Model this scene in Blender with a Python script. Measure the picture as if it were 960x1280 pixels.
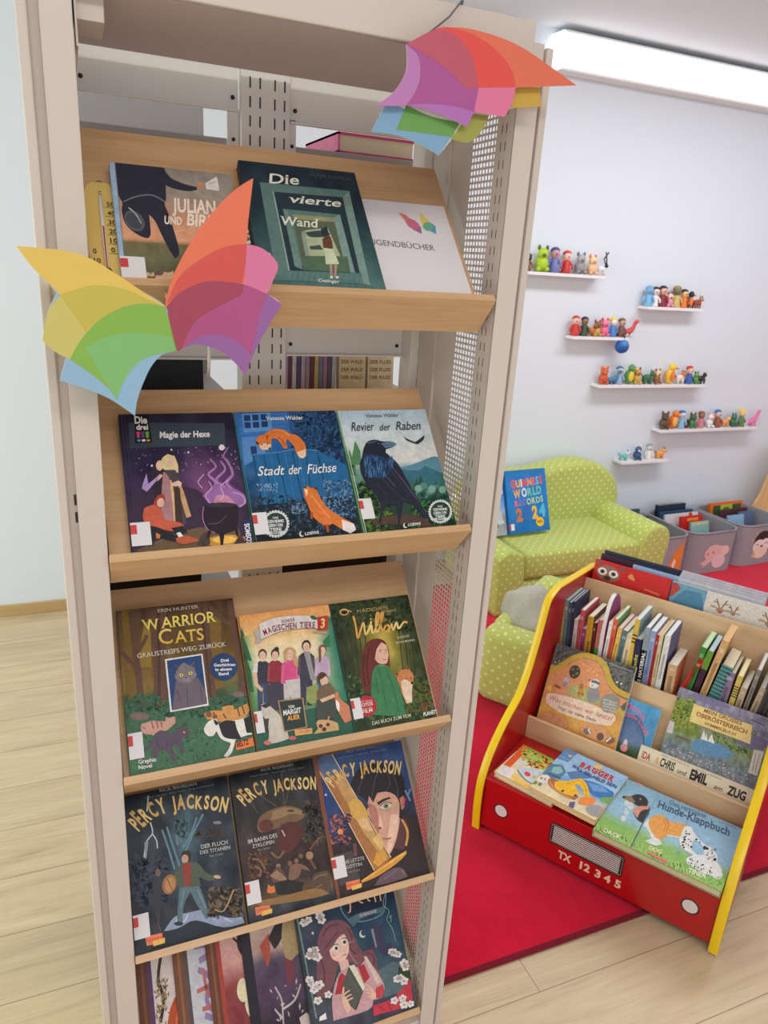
import bpy, bmesh, math, random
from mathutils import Vector, Matrix, noise
from mathutils.geometry import tessellate_polygon

for o in list(bpy.data.objects):
    bpy.data.objects.remove(o)
SC = bpy.context.scene
COL = SC.collection
RAD = math.radians

# ------------------------------------------------------------------ camera
EYE = 1.62
PITCH, ROLL, YAW, FOCAL = RAD(18.85), RAD(3.67), RAD(23.40), 917.68
fw = Vector((math.sin(YAW)*math.cos(PITCH), math.cos(YAW)*math.cos(PITCH), -math.sin(PITCH)))
r0 = Vector((math.cos(YAW), -math.sin(YAW), 0)); u0 = r0.cross(fw)
rt = math.cos(ROLL)*r0 + math.sin(ROLL)*u0
up = -math.sin(ROLL)*r0 + math.cos(ROLL)*u0
cam = bpy.data.cameras.new('camera'); camo = bpy.data.objects.new('camera', cam); COL.objects.link(camo)
m = Matrix((rt, up, -fw)).transposed().to_4x4(); m.translation = (0, 0, EYE)
camo.matrix_world = m
cam.sensor_fit = 'VERTICAL'; cam.sensor_height = 36.0; cam.lens = FOCAL/1280*36.0
cam.clip_start = 0.02
cam.dof.use_dof = True; cam.dof.focus_distance = 1.35; cam.dof.aperture_fstop = 11.0
SC.camera = camo

# ------------------------------------------------------------------ light
wd = bpy.data.worlds.new('room_ambient'); SC.world = wd; wd.use_nodes = True
bgn = wd.node_tree.nodes['Background']
bgn.inputs[0].default_value = (0.93, 0.97, 1.0, 1); bgn.inputs[1].default_value = 0.88
def area(name, loc, target, sx, sy, power, color):
    l = bpy.data.lights.new(name, 'AREA'); l.shape = 'RECTANGLE'; l.size = sx; l.size_y = sy
    l.energy = power; l.color = color
    o = bpy.data.objects.new(name, l); COL.objects.link(o); o.location = loc
    d = Vector(target) - Vector(loc); o.rotation_euler = d.to_track_quat('-Z', 'Y').to_euler()
    return o
area('ceiling_light_front', (0.2, -0.8, 2.66), (0.2, -0.8, 0), 2.2, 0.5, 32, (1.0, 0.96, 0.92))
area('ceiling_light_room', (2.7, 2.1, 2.66), (2.7, 2.1, 0), 2.2, 0.4, 33, (0.97, 0.97, 1.0))
area('window_daylight', (-3.3, 1.9, 1.5), (0.0, 2.4, 0.9), 2.2, 1.7, 70, (0.88, 1.0, 0.86))
SC.view_settings.view_transform = 'Standard'
SC.view_settings.look = 'None'
SC.view_settings.exposure = 0.0
SC.view_settings.gamma = 1.0
SC.view_settings.use_curve_mapping = False

# ------------------------------------------------------------------ colours and materials
def lin(c):
    return tuple((x/255/12.92 if x/255 <= .04045 else ((x/255+.055)/1.055)**2.4) for x in c[:3])
def hexc(s): return tuple(int(s[i:i+2], 16) for i in (0, 2, 4))
def C(c):
    return hexc(c) if isinstance(c, str) else c
def mixc(a, b, t):
    a, b = C(a), C(b); t = max(0, min(1, t)); return tuple(a[i]+(b[i]-a[i])*t for i in range(3))

class NT:
    def __init__(s, mat):
        mat.use_nodes = True; s.t = mat.node_tree; s.bsdf = s.t.nodes['Principled BSDF']
    def n(s, kind, **kw):
        nd = s.t.nodes.new(kind)
        for k, v in kw.items():
            if k.startswith('i_'):
                key = k[2:]; nd.inputs[int(key) if key.isdigit() else key].default_value = v
            else: setattr(nd, k, v)
        return nd
    def l(s, a, b): s.t.links.new(a, b)
    def ramp(s, fac, stops):
        r = s.n('ShaderNodeValToRGB'); e = r.color_ramp.elements
        while len(e) < len(stops): e.new(.5)
        for q, (p, c) in zip(e, stops): q.position = p; q.color = (*lin(C(c)), 1)
        s.l(fac, r.inputs[0]); return r.outputs[0]
    def coords(s, which='Object', scale=(1, 1, 1), rot=(0, 0, 0)):
        tc = s.n('ShaderNodeTexCoord'); mp = s.n('ShaderNodeMapping')
        mp.inputs['Scale'].default_value = scale; mp.inputs['Rotation'].default_value = rot
        s.l(tc.outputs[which], mp.inputs[0]); return mp.outputs[0]
    def bump(s, h, strength, dist=.002):
        b = s.n('ShaderNodeBump'); b.inputs['Strength'].default_value = strength; b.inputs['Distance'].default_value = dist
        s.l(h, b.inputs['Height']); s.l(b.outputs[0], s.bsdf.inputs['Normal'])

MATS = {}
def plain(name, c, rough=.5, metal=0, spec=.5, coat=0):
    mt = bpy.data.materials.new(name); t = NT(mt)
    t.bsdf.inputs['Base Color'].default_value = (*lin(C(c)), 1)
    t.bsdf.inputs['Roughness'].default_value = rough; t.bsdf.inputs['Metallic'].default_value = metal
    t.bsdf.inputs['Specular IOR Level'].default_value = spec; t.bsdf.inputs['Coat Weight'].default_value = coat
    # a whisper of surface unevenness
    nz = t.n('ShaderNodeTexNoise'); nz.inputs['Scale'].default_value = 60; t.l(t.coords(), nz.inputs[0]); t.bump(nz.outputs[0], .04, .001)
    MATS[name] = mt; return mt
def vcol(name, rough, coat=0, spec=.5, grain=0):
    mt = bpy.data.materials.new(name); t = NT(mt)
    a = t.n('ShaderNodeAttribute'); a.attribute_name = 'Col'
    if grain:   # printed brush grain, part of the print
        nz = t.n('ShaderNodeTexNoise', i_Scale=grain, i_Detail=6, i_Roughness=.7, i_Distortion=.6); t.l(t.coords(), nz.inputs['Vector'])
        mr = t.n('ShaderNodeMapRange'); mr.inputs[1].default_value = .25; mr.inputs[2].default_value = .75; mr.inputs[3].default_value = .78; mr.inputs[4].default_value = 1.22
        t.l(nz.outputs[0], mr.inputs[0]); vm = t.n('ShaderNodeVectorMath', operation='SCALE'); t.l(a.outputs['Color'], vm.inputs[0]); t.l(mr.outputs[0], vm.inputs[3])
        t.l(vm.outputs[0], t.bsdf.inputs['Base Color'])
    else: t.l(a.outputs['Color'], t.bsdf.inputs['Base Color'])
    t.bsdf.inputs['Roughness'].default_value = rough; t.bsdf.inputs['Coat Weight'].default_value = coat
    t.bsdf.inputs['Specular IOR Level'].default_value = spec
    MATS[name] = mt; return mt
PRINT = vcol('printed_cover', .42, .0, .22, 85)
PRINTW = vcol('printed_white_card', .5, 0, .25)
PAPERCARD = vcol('printed_card', .55, 0, .35)
TOY = vcol('painted_toy', .45)
METAL = plain('cream_powder_coat', (210, 197, 188), .42)
DARKSLOT = plain('dark_slot', (52, 48, 46), .8)
GREYIN = plain('grey_sheet', (166, 160, 160), .5)
RED = plain('red_lacquer', (178, 14, 20), .28, coat=.15)
YELLOW = plain('yellow_lacquer', (240, 200, 18), .32)
WALLM = plain('white_wall_paint', (224, 231, 240), .75)
CEILM = plain('ceiling_paint', (226, 233, 240), .85)
WHITEB = plain('white_board', (236, 234, 236), .45)
WIREM = plain('grey_wire', (120, 116, 118), .35, .8)

def wood(name, c1, c2, c3, axis='x', rough=.42, fine=1.0):
    mt = bpy.data.materials.new(name); t = NT(mt)
    sc = {'x': (1.5, 22, 22), 'y': (22, 1.5, 22), 'z': (22, 22, 1.5)}[axis]
    v = t.coords('Object', tuple(k*fine for k in sc))
    nz = t.n('ShaderNodeTexNoise', i_Scale=1.6, i_Detail=5, i_Roughness=.6, i_Distortion=.8); t.l(v, nz.inputs['Vector'])
    v2 = t.coords('Object', tuple(k*fine*6 for k in sc))
    n2 = t.n('ShaderNodeTexNoise', i_Scale=2.0, i_Detail=3); t.l(v2, n2.inputs['Vector'])
    mx = t.n('ShaderNodeMix'); mx.inputs[0].default_value = .3
    t.l(nz.outputs[0], mx.inputs[2]); t.l(n2.outputs[0], mx.inputs[3])
    t.l(t.ramp(mx.outputs[0], [(.3, c1), (.5, c2), (.72, c3)]), t.bsdf.inputs['Base Color'])
    t.bsdf.inputs['Roughness'].default_value = rough
    t.bump(n2.outputs[0], .05, .001)
    MATS[name] = mt; return mt
BEECH = wood('beech_board', (192, 148, 106), (208, 167, 124), (219, 180, 138))
BEECHR = wood('beech_plywood', (206, 168, 124), (219, 184, 142), (228, 196, 158))
TAN = wood('tan_veneer', (206, 160, 104), (218, 174, 120), (226, 186, 134), 'z')
SKIRT = wood('oak_skirting', (176, 144, 98), (190, 158, 110), (200, 170, 122))

def floor_mat():
    mt = bpy.data.materials.new('oak_plank_floor'); t = NT(mt)
    v = t.coords('Object'); t.t.nodes['Mapping'].inputs['Location'].default_value = (-.92, -.06, 0)
    br = t.n('ShaderNodeTexBrick', offset=.37, squash=1.0)
    br.inputs['Scale'].default_value = 1.0; br.inputs['Brick Width'].default_value = 2.1; br.inputs['Row Height'].default_value = .19
    br.inputs['Mortar Size'].default_value = .0011; br.inputs['Mortar Smooth'].default_value = .2; br.inputs['Bias'].default_value = 0
    br.inputs['Color1'].default_value = (.2, .2, .2, 1); br.inputs['Color2'].default_value = (.8, .8, .8, 1); br.inputs['Mortar'].default_value = (.5, .5, .5, 1)
    t.l(v, br.inputs['Vector'])
    off = t.n('ShaderNodeVectorMath', operation='SCALE'); off.inputs[3].default_value = 7.0; t.l(br.outputs['Color'], off.inputs[0])
    add = t.n('ShaderNodeVectorMath', operation='ADD'); t.l(t.coords('Object', (1.1, 9, 1)), add.inputs[0]); t.l(off.outputs[0], add.inputs[1])
    nz = t.n('ShaderNodeTexNoise', i_Scale=1.5, i_Detail=7, i_Roughness=.62, i_Distortion=1.4); t.l(add.outputs[0], nz.inputs['Vector'])
    add2 = t.n('ShaderNodeVectorMath', operation='ADD'); t.l(t.coords('Object', (6, 120, 1)), add2.inputs[0]); t.l(off.outputs[0], add2.inputs[1])
    n2 = t.n('ShaderNodeTexNoise', i_Scale=1.0, i_Detail=3); t.l(add2.outputs[0], n2.inputs['Vector'])
    mx = t.n('ShaderNodeMix'); mx.inputs[0].default_value = .28; t.l(nz.outputs[0], mx.inputs[2]); t.l(n2.outputs[0], mx.inputs[3])
    base = t.ramp(mx.outputs[0], [(.28, (176, 150, 118)), (.45, (204, 180, 146)), (.6, (214, 192, 158)), (.75, (224, 204, 172))])
    tone = t.n('ShaderNodeHueSaturation'); mr = t.n('ShaderNodeMapRange'); mr.inputs[3].default_value = .90; mr.inputs[4].default_value = 1.06
    sep = t.n('ShaderNodeSeparateColor'); t.l(br.outputs['Color'], sep.inputs[0]); t.l(sep.outputs[0], mr.inputs[0]); t.l(mr.outputs[0], tone.inputs['Value']); t.l(base, tone.inputs['Color'])
    mm = t.n('ShaderNodeMix', data_type='RGBA'); t.l(br.outputs['Fac'], mm.inputs[0]); t.l(tone.outputs[0], mm.inputs[6]); mm.inputs[7].default_value = (*lin((140, 116, 90)), 1)
    t.l(mm.outputs[2], t.bsdf.inputs['Base Color']); t.bsdf.inputs['Roughness'].default_value = .45
    t.bump(n2.outputs[0], .08, .001)
    return mt
FLOORM = floor_mat()
def carpet_mat(name, a, b):
    mt = bpy.data.materials.new(name); t = NT(mt)
    nz = t.n('ShaderNodeTexNoise', i_Scale=420, i_Detail=2); t.l(t.coords(), nz.inputs['Vector'])
    n2 = t.n('ShaderNodeTexNoise', i_Scale=7, i_Detail=5, i_Roughness=.7); t.l(t.coords(), n2.inputs['Vector'])
    mx = t.n('ShaderNodeMix'); mx.inputs[0].default_value = .45; t.l(nz.outputs[0], mx.inputs[2]); t.l(n2.outputs[0], mx.inputs[3])
    t.l(t.ramp(mx.outputs[0], [(.35, a), (.65, b)]), t.bsdf.inputs['Base Color'])
    t.bsdf.inputs['Roughness'].default_value = .95; t.bsdf.inputs['Specular IOR Level'].default_value = .1
    t.bsdf.inputs['Sheen Weight'].default_value = .15
    t.bump(nz.outputs[0], .5, .004); return mt
CARPET = carpet_mat('red_carpet_pile', (192, 6, 42), (228, 20, 62))
CARPEDGE = carpet_mat('carpet_binding', (112, 16, 34), (134, 22, 42))
FLUFF = carpet_mat('grey_fluffy_plush', (150, 148, 132), (196, 192, 178))
def felt_mat():
    mt = bpy.data.materials.new('grey_felt'); t = NT(mt)
    nz = t.n('ShaderNodeTexNoise', i_Scale=160, i_Detail=4, i_Roughness=.8); t.l(t.coords(), nz.inputs['Vector'])
    t.l(t.ramp(nz.outputs[0], [(.3, (134, 134, 142)), (.7, (170, 168, 174))]), t.bsdf.inputs['Base Color'])
    t.bsdf.inputs['Roughness'].default_value = .95; t.bump(nz.outputs[0], .3, .002); return mt
FELT = felt_mat()
def dot_mat():
    mt = bpy.data.materials.new('green_polka_dot_fabric'); t = NT(mt)
    uv = t.n('ShaderNodeTexCoord').outputs['UV']
    P = .05
    def lattice(off):
        a = t.n('ShaderNodeVectorMath', operation='ADD'); a.inputs[1].default_value = off; t.l(uv, a.inputs[0])
        s = t.n('ShaderNodeVectorMath', operation='SCALE'); s.inputs[3].default_value = 1/P; t.l(a.outputs[0], s.inputs[0])
        f = t.n('ShaderNodeVectorMath', operation='FRACTION'); t.l(s.outputs[0], f.inputs[0])
        c = t.n('ShaderNodeVectorMath', operation='SUBTRACT'); c.inputs[1].default_value = (.5, .5, 0); t.l(f.outputs[0], c.inputs[0])
        z = t.n('ShaderNodeVectorMath', operation='MULTIPLY'); z.inputs[1].default_value = (1, 1, 0); t.l(c.outputs[0], z.inputs[0])
        g = t.n('ShaderNodeVectorMath', operation='LENGTH'); t.l(z.outputs[0], g.inputs[0]); return g.outputs['Value']
    mn = t.n('ShaderNodeMath', operation='MINIMUM'); t.l(lattice((0, 0, 0)), mn.inputs[0]); t.l(lattice((P/2, P/2, 0)), mn.inputs[1])
    nz = t.n('ShaderNodeTexNoise', i_Scale=300, i_Detail=2); t.l(t.coords(), nz.inputs['Vector'])
    base = t.ramp(nz.outputs[0], [(.3, (172, 184, 88)), (.7, (194, 203, 112))])
    rr = t.ramp(mn.outputs[0], [(.10, (255, 255, 255)), (.14, (0, 0, 0))])
    mm = t.n('ShaderNodeMix', data_type='RGBA'); t.l(rr, mm.inputs[0]); t.l(base, mm.inputs[6]); mm.inputs[7].default_value = (*lin((216, 222, 152)), 1)
    t.l(mm.outputs[2], t.bsdf.inputs['Base Color']); t.bsdf.inputs['Roughness'].default_value = .9
    t.bsdf.inputs['Sheen Weight'].default_value = .1
    t.bump(nz.outputs[0], .15, .001); return mt
DOTS = dot_mat()
def lamp_mat():
    mt = bpy.data.materials.new('lit_lamp_diffuser'); t = NT(mt)
    t.bsdf.inputs['Base Color'].default_value = (.9, .9, .9, 1)
    t.bsdf.inputs['Emission Color'].default_value = (.97, .97, 1, 1); t.bsdf.inputs['Emission Strength'].default_value = 1.5
    return mt
LAMPM = lamp_mat()
def clear_mat():
    mt = bpy.data.materials.new('clear_acrylic'); t = NT(mt)
    t.bsdf.inputs['Transmission Weight'].default_value = 1; t.bsdf.inputs['Roughness'].default_value = .05; t.bsdf.inputs['IOR'].default_value = 1.2
    return mt
CLEAR = clear_mat()
PALEP = plain('pale_plastic', (206, 200, 194), .3)
REARLIT = plain('light_toned_powder_coat', (236, 230, 226), .42)  # coat of the rear metal, whitened: lamp light put into its colour
SHADESHEET = plain('shade_toned_sheet', (204, 188, 190), .6)  # canopy sheet, shade of its underside put into the colour

# ------------------------------------------------------------------ mesh collector
def catmull(pts, n=5, closed=True):
    out = []; N = len(pts)
    rng = range(N) if closed else range(N-1)
    for i in rng:
        if closed: p = [pts[(i+k-1) % N] for k in range(4)]
        else: p = [pts[max(0, min(N-1, i+k-1))] for k in range(4)]
        for j in range(n):
            t = j/n
            out.append(tuple(.5*((2*p[1][d])+(-p[0][d]+p[2][d])*t+(2*p[0][d]-5*p[1][d]+4*p[2][d]-p[3][d])*t*t+(-p[0][d]+3*p[1][d]-3*p[2][d]+p[3][d])*t**3) for d in range(len(pts[0]))))
    if not closed: out.append(tuple(pts[-1]))
    return out

def soft(pts, n=5, ang=50, closed=True):
    N = len(pts)
    if N < 4: return list(pts)
    def turn(i):
        a = Vector(pts[i])-Vector(pts[i-1]); b = Vector(pts[(i+1) % N])-Vector(pts[i])
        if a.length < 1e-9 or b.length < 1e-9: return 0
        return math.degrees(a.angle(b))
    cs = [i for i in range(N) if turn(i) > ang]
    if not cs: return catmull(pts, n)
    out = []
    for k, c in enumerate(cs):
        e = cs[(k+1) % len(cs)]
        L = (e-c) % N or N
        run = [pts[(c+j) % N] for j in range(L+1)]
        out += catmull(run, n, False)[:-1] if len(run) > 2 else [tuple(run[0])]
    return out
class MB:
    def __init__(s):
        s.v = []; s.f = []; s.c = []; s.m = []; s.mats = []; s.sm = []
    def mi(s, mat):
        if mat not in s.mats: s.mats.append(mat)
        return s.mats.index(mat)
    def add(s, verts, faces, mat, col=(255, 255, 255), smooth=False, M=None):
        b = len(s.v)
        s.v += [tuple(M @ Vector(p)) if M else tuple(p) for p in verts]
        k = s.mi(mat)
        per = isinstance(col, list)
        for f in faces:
            s.f.append([b+i for i in f]); s.m.append(k); s.sm.append(smooth)
            if per: s.c.append([lin(C(col[i])) for i in f])
            else:
                q = lin(C(col)); s.c.append([q]*len(f))
        return s
    def frombm(s, bm, mat, col=(255, 255, 255), smooth=False, M=None):
        bm.verts.index_update()
        s.add([v.co[:] for v in bm.verts], [[v.index for v in f.verts] for f in bm.faces], mat, col, smooth, M); bm.free(); return s
    def box(s, x0, x1, y0, y1, z0, z1, mat, col=(255, 255, 255), bev=0, seg=2, M=None, smooth=False):
        vs = [(x, y, z) for x in (x0, x1) for y in (y0, y1) for z in (z0, z1)]
        fs = [(0, 1, 3, 2), (4, 6, 7, 5), (0, 4, 5, 1), (2, 3, 7, 6), (0, 2, 6, 4), (1, 5, 7, 3)]
        if not bev: return s.add(vs, fs, mat, col, False, M)
        bm = bmesh.new(); bv = [bm.verts.new(p) for p in vs]
        for f in fs: bm.faces.new([bv[i] for i in f])
        bmesh.ops.bevel(bm, geom=list(bm.edges), offset=bev, segments=seg, profile=.5, affect='EDGES')
        return s.frombm(bm, mat, col, smooth or seg > 2, M)
    def prism(s, poly, d0, d1, axis, mat, col=(255, 255, 255), bev=0, seg=2, M=None, smooth=False):
        # poly: 2D outline; axis: the direction it is extruded along
        def P(p, d): return {'x': (d, p[0], p[1]), 'y': (p[0], d, p[1]), 'z': (p[0], p[1], d)}[axis]
        n = len(poly); vs = [P(p, d0) for p in poly]+[P(p, d1) for p in poly]
        bm = bmesh.new(); bv = [bm.verts.new(p) for p in vs]
        caps = [bm.faces.new(bv[:n]), bm.faces.new(bv[n:][::-1])]
        for i in range(n): bm.faces.new([bv[i], bv[n+i], bv[n+(i+1) % n], bv[(i+1) % n]])
        bmesh.ops.recalc_face_normals(bm, faces=bm.faces[:])
        if bev:
            ed = set(e for f in caps for e in f.edges)
            bmesh.ops.bevel(bm, geom=list(ed), offset=bev, segments=seg, profile=.5, affect='EDGES')
        return s.frombm(bm, mat, col, smooth, M)
    def tube(s, pts, r, mat, col=(255, 255, 255), n=8, M=None, closed=False):
        pts = [Vector(p) for p in pts]; rs = r if isinstance(r, (list, tuple)) else [r]*len(pts)
        vs = []; fs = []; a = None
        for i, p in enumerate(pts):
            t = (pts[min(i+1, len(pts)-1)]-pts[max(i-1, 0)]).normalized()
            if a is None: a = t.orthogonal().normalized()
            a = (a-t*a.dot(t)).normalized(); b = t.cross(a)
            for k in range(n):
                g = 2*math.pi*k/n; vs.append(p+(a*math.cos(g)+b*math.sin(g))*rs[i])
        for i in range(len(pts)-1):
            for k in range(n): fs.append((i*n+k, i*n+(k+1) % n, (i+1)*n+(k+1) % n, (i+1)*n+k))
        fs.append(tuple(range(n))[::-1]); fs.append(tuple((len(pts)-1)*n+k for k in range(n)))
        return s.add(vs, fs, mat, col, True, M)
    def lathe(s, prof, mat, col=(255, 255, 255), n=16, M=None):
        vs = []; fs = []
        for (r, z) in prof:
            for k in range(n):
                g = 2*math.pi*k/n; vs.append((r*math.cos(g), r*math.sin(g), z))
        for i in range(len(prof)-1):
            for k in range(n): fs.append((i*n+k, i*n+(k+1) % n, (i+1)*n+(k+1) % n, (i+1)*n+k))
        fs.append(tuple(range(n))[::-1]); fs.append(tuple((len(prof)-1)*n+k for k in range(n)))
        return s.add(vs, fs, mat, col, True, M)
    def ell(s, c, r, mat, col=(255, 255, 255), e1=1, e2=1, nu=16, nv=10, M=None, jig=0):
        def sp(w, e): return math.copysign(abs(w)**e, w)
        vs = []; fs = []
        for j in range(nv+1):
            p = -math.pi/2+math.pi*j/nv
            for k in range(nu):
                q = 2*math.pi*k/nu
                d = Vector((sp(math.cos(p), e1)*sp(math.cos(q), e2), sp(math.cos(p), e1)*sp(math.sin(q), e2), sp(math.sin(p), e1)))
                g = 1+(jig*noise.noise(d*2.3+Vector(c)*9) if jig else 0)
                vs.append((c[0]+r[0]*d.x*g, c[1]+r[1]*d.y*g, c[2]+r[2]*d.z*g))
        for j in range(nv):
            for k in range(nu): fs.append((j*nu+k, j*nu+(k+1) % nu, (j+1)*nu+(k+1) % nu, (j+1)*nu+k))
        return s.add(vs, fs, mat, col, True, M)
    def build(s, name, parent=None, uv=None):
        me = bpy.data.meshes.new(name); me.from_pydata(s.v, [], s.f)
        for mt in s.mats: me.materials.append(mt)
        me.polygons.foreach_set('material_index', s.m); me.polygons.foreach_set('use_smooth', s.sm)
        at = me.color_attributes.new('Col', 'FLOAT_COLOR', 'CORNER')
        flat = []
        for c in s.c:
            for q in c: flat += [q[0], q[1], q[2], 1.0]
        at.data.foreach_set('color', flat)
        me.update()
        if uv:
            ul = me.uv_layers.new(name='UVMap')
            for p in me.polygons:
                nr = p.normal; a = max(range(3), key=lambda i: abs(nr[i]))
                for li in p.loop_indices:
                    co = me.vertices[me.loops[li].vertex_index].co
                    ul.data[li].uv = ((co.y, co.z), (co.x, co.z), (co.x, co.y))[a]
        o = bpy.data.objects.new(name, me); COL.objects.link(o)
        if parent: o.parent = parent
        return o

def tag(o, label=None, cat=None, group=None, kind=None):
    if label: o['label'] = label
    if cat: o['category'] = cat
    if group: o['group'] = group
    if kind: o['kind'] = kind
    return o
def thing(name, label, cat, loc=(0, 0, 0), rot=None, group=None):
    o = bpy.data.objects.new(name, None); COL.objects.link(o); o.empty_display_size = .05
    o.location = loc
    if isinstance(rot, Matrix): o.rotation_euler = rot.to_euler()
    elif rot: o.rotation_euler = rot
    return tag(o, label, cat, group)
def frame(o, loc, ax, ay, az):
    mm = Matrix((Vector(ax), Vector(ay), Vector(az))).transposed().to_4x4(); mm.translation = Vector(loc)
    o.matrix_world = mm; return o

# ------------------------------------------------------------------ printed art on flat faces
def homography(src, dst):
    A = []
    for (x, y), (u, v) in zip(src, dst):
        A.append([x, y, 1, 0, 0, 0, -u*x, -u*y, u]); A.append([0, 0, 0, x, y, 1, -v*x, -v*y, v])
    n = 8
    for i in range(n):
        p = max(range(i, n), key=lambda r: abs(A[r][i])); A[i], A[p] = A[p], A[i]
        for r in range(n):
            if r != i:
                k = A[r][i]/A[i][i]
                A[r] = [a-k*b for a, b in zip(A[r], A[i])]
    h = [A[i][8]/A[i][i] for i in range(n)]
    def H(p):
        d = h[6]*p[0]+h[7]*p[1]+1
        return ((h[0]*p[0]+h[1]*p[1]+h[2])/d, (h[3]*p[0]+h[4]*p[1]+h[5])/d)
    return H
_GL = {}
SERIFS = set('W|ARRIOR|C|ATS|ERIN HUNTER|GRAUSTREIFS WEG ZURÜCK|Die|vierte|Wand|RICK RIORDAN|DER FLUCH|DES TITANEN|IM BANN DES|ZYKLOPEN|DIE LETZTE|GÖTTIN|Hunde-Klappbuch|Das verrückte|DAS BUCH ZUM FILM|SABINE|BOHLMANN|NAMENS|NORA CLARKE|DER WALD'.split('|'))
def serif_bars(vs, bold, shear):
    out = []; fs = []
    for lev, up_, left in ((0.0, 1, False), (.682, -1, False), (.449, -1, True)):
        y = lev-bold if up_ > 0 else lev+bold
        xs = sorted(v[0] for v in vs if abs(v[1]-y) < .003)
        i = 0
        while i < len(xs)-1:
            g_ = xs[i+1]-xs[i]
            if .045 < g_ < .15+2*bold:
                a, b = xs[i]-.05, (xs[i+1]+.05 if not left else xs[i+1]); k = len(out); h = .036*up_; sh = shear*h
                out += [(a, y), (b, y), (b+sh, y+h), (a+sh, y+h)]; fs.append([k, k+1, k+2, k+3] if up_ > 0 else [k+3, k+2, k+1, k]); i += 2
            else: i += 1
    return out, fs
def glyphs(txt, bold=0.0, shear=0.0, serif=False):
    k = (txt, bold, shear, serif)
    if k not in _GL:
        cu = bpy.data.curves.new('t', 'FONT'); cu.body = txt; cu.size = 1; cu.offset = bold; cu.shear = shear
        cu.resolution_u = 3; cu.fill_mode = 'FRONT'
        ob = bpy.data.objects.new('t', cu); COL.objects.link(ob)
        dg = bpy.context.evaluated_depsgraph_get(); dg.update()
        me = bpy.data.meshes.new_from_object(ob.evaluated_get(dg))
        _GL[k] = ([(v.co.x, v.co.y) for v in me.vertices], [list(p.vertices) for p in me.polygons])
        if serif:
            ov, of = serif_bars(_GL[k][0], bold, shear); n0 = len(_GL[k][0])
            _GL[k] = (_GL[k][0]+ov, _GL[k][1]+[[n0+i for i in f] for f in of])
        bpy.data.objects.remove(ob); bpy.data.curves.remove(cu); bpy.data.meshes.remove(me)
    return _GL[k]

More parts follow.
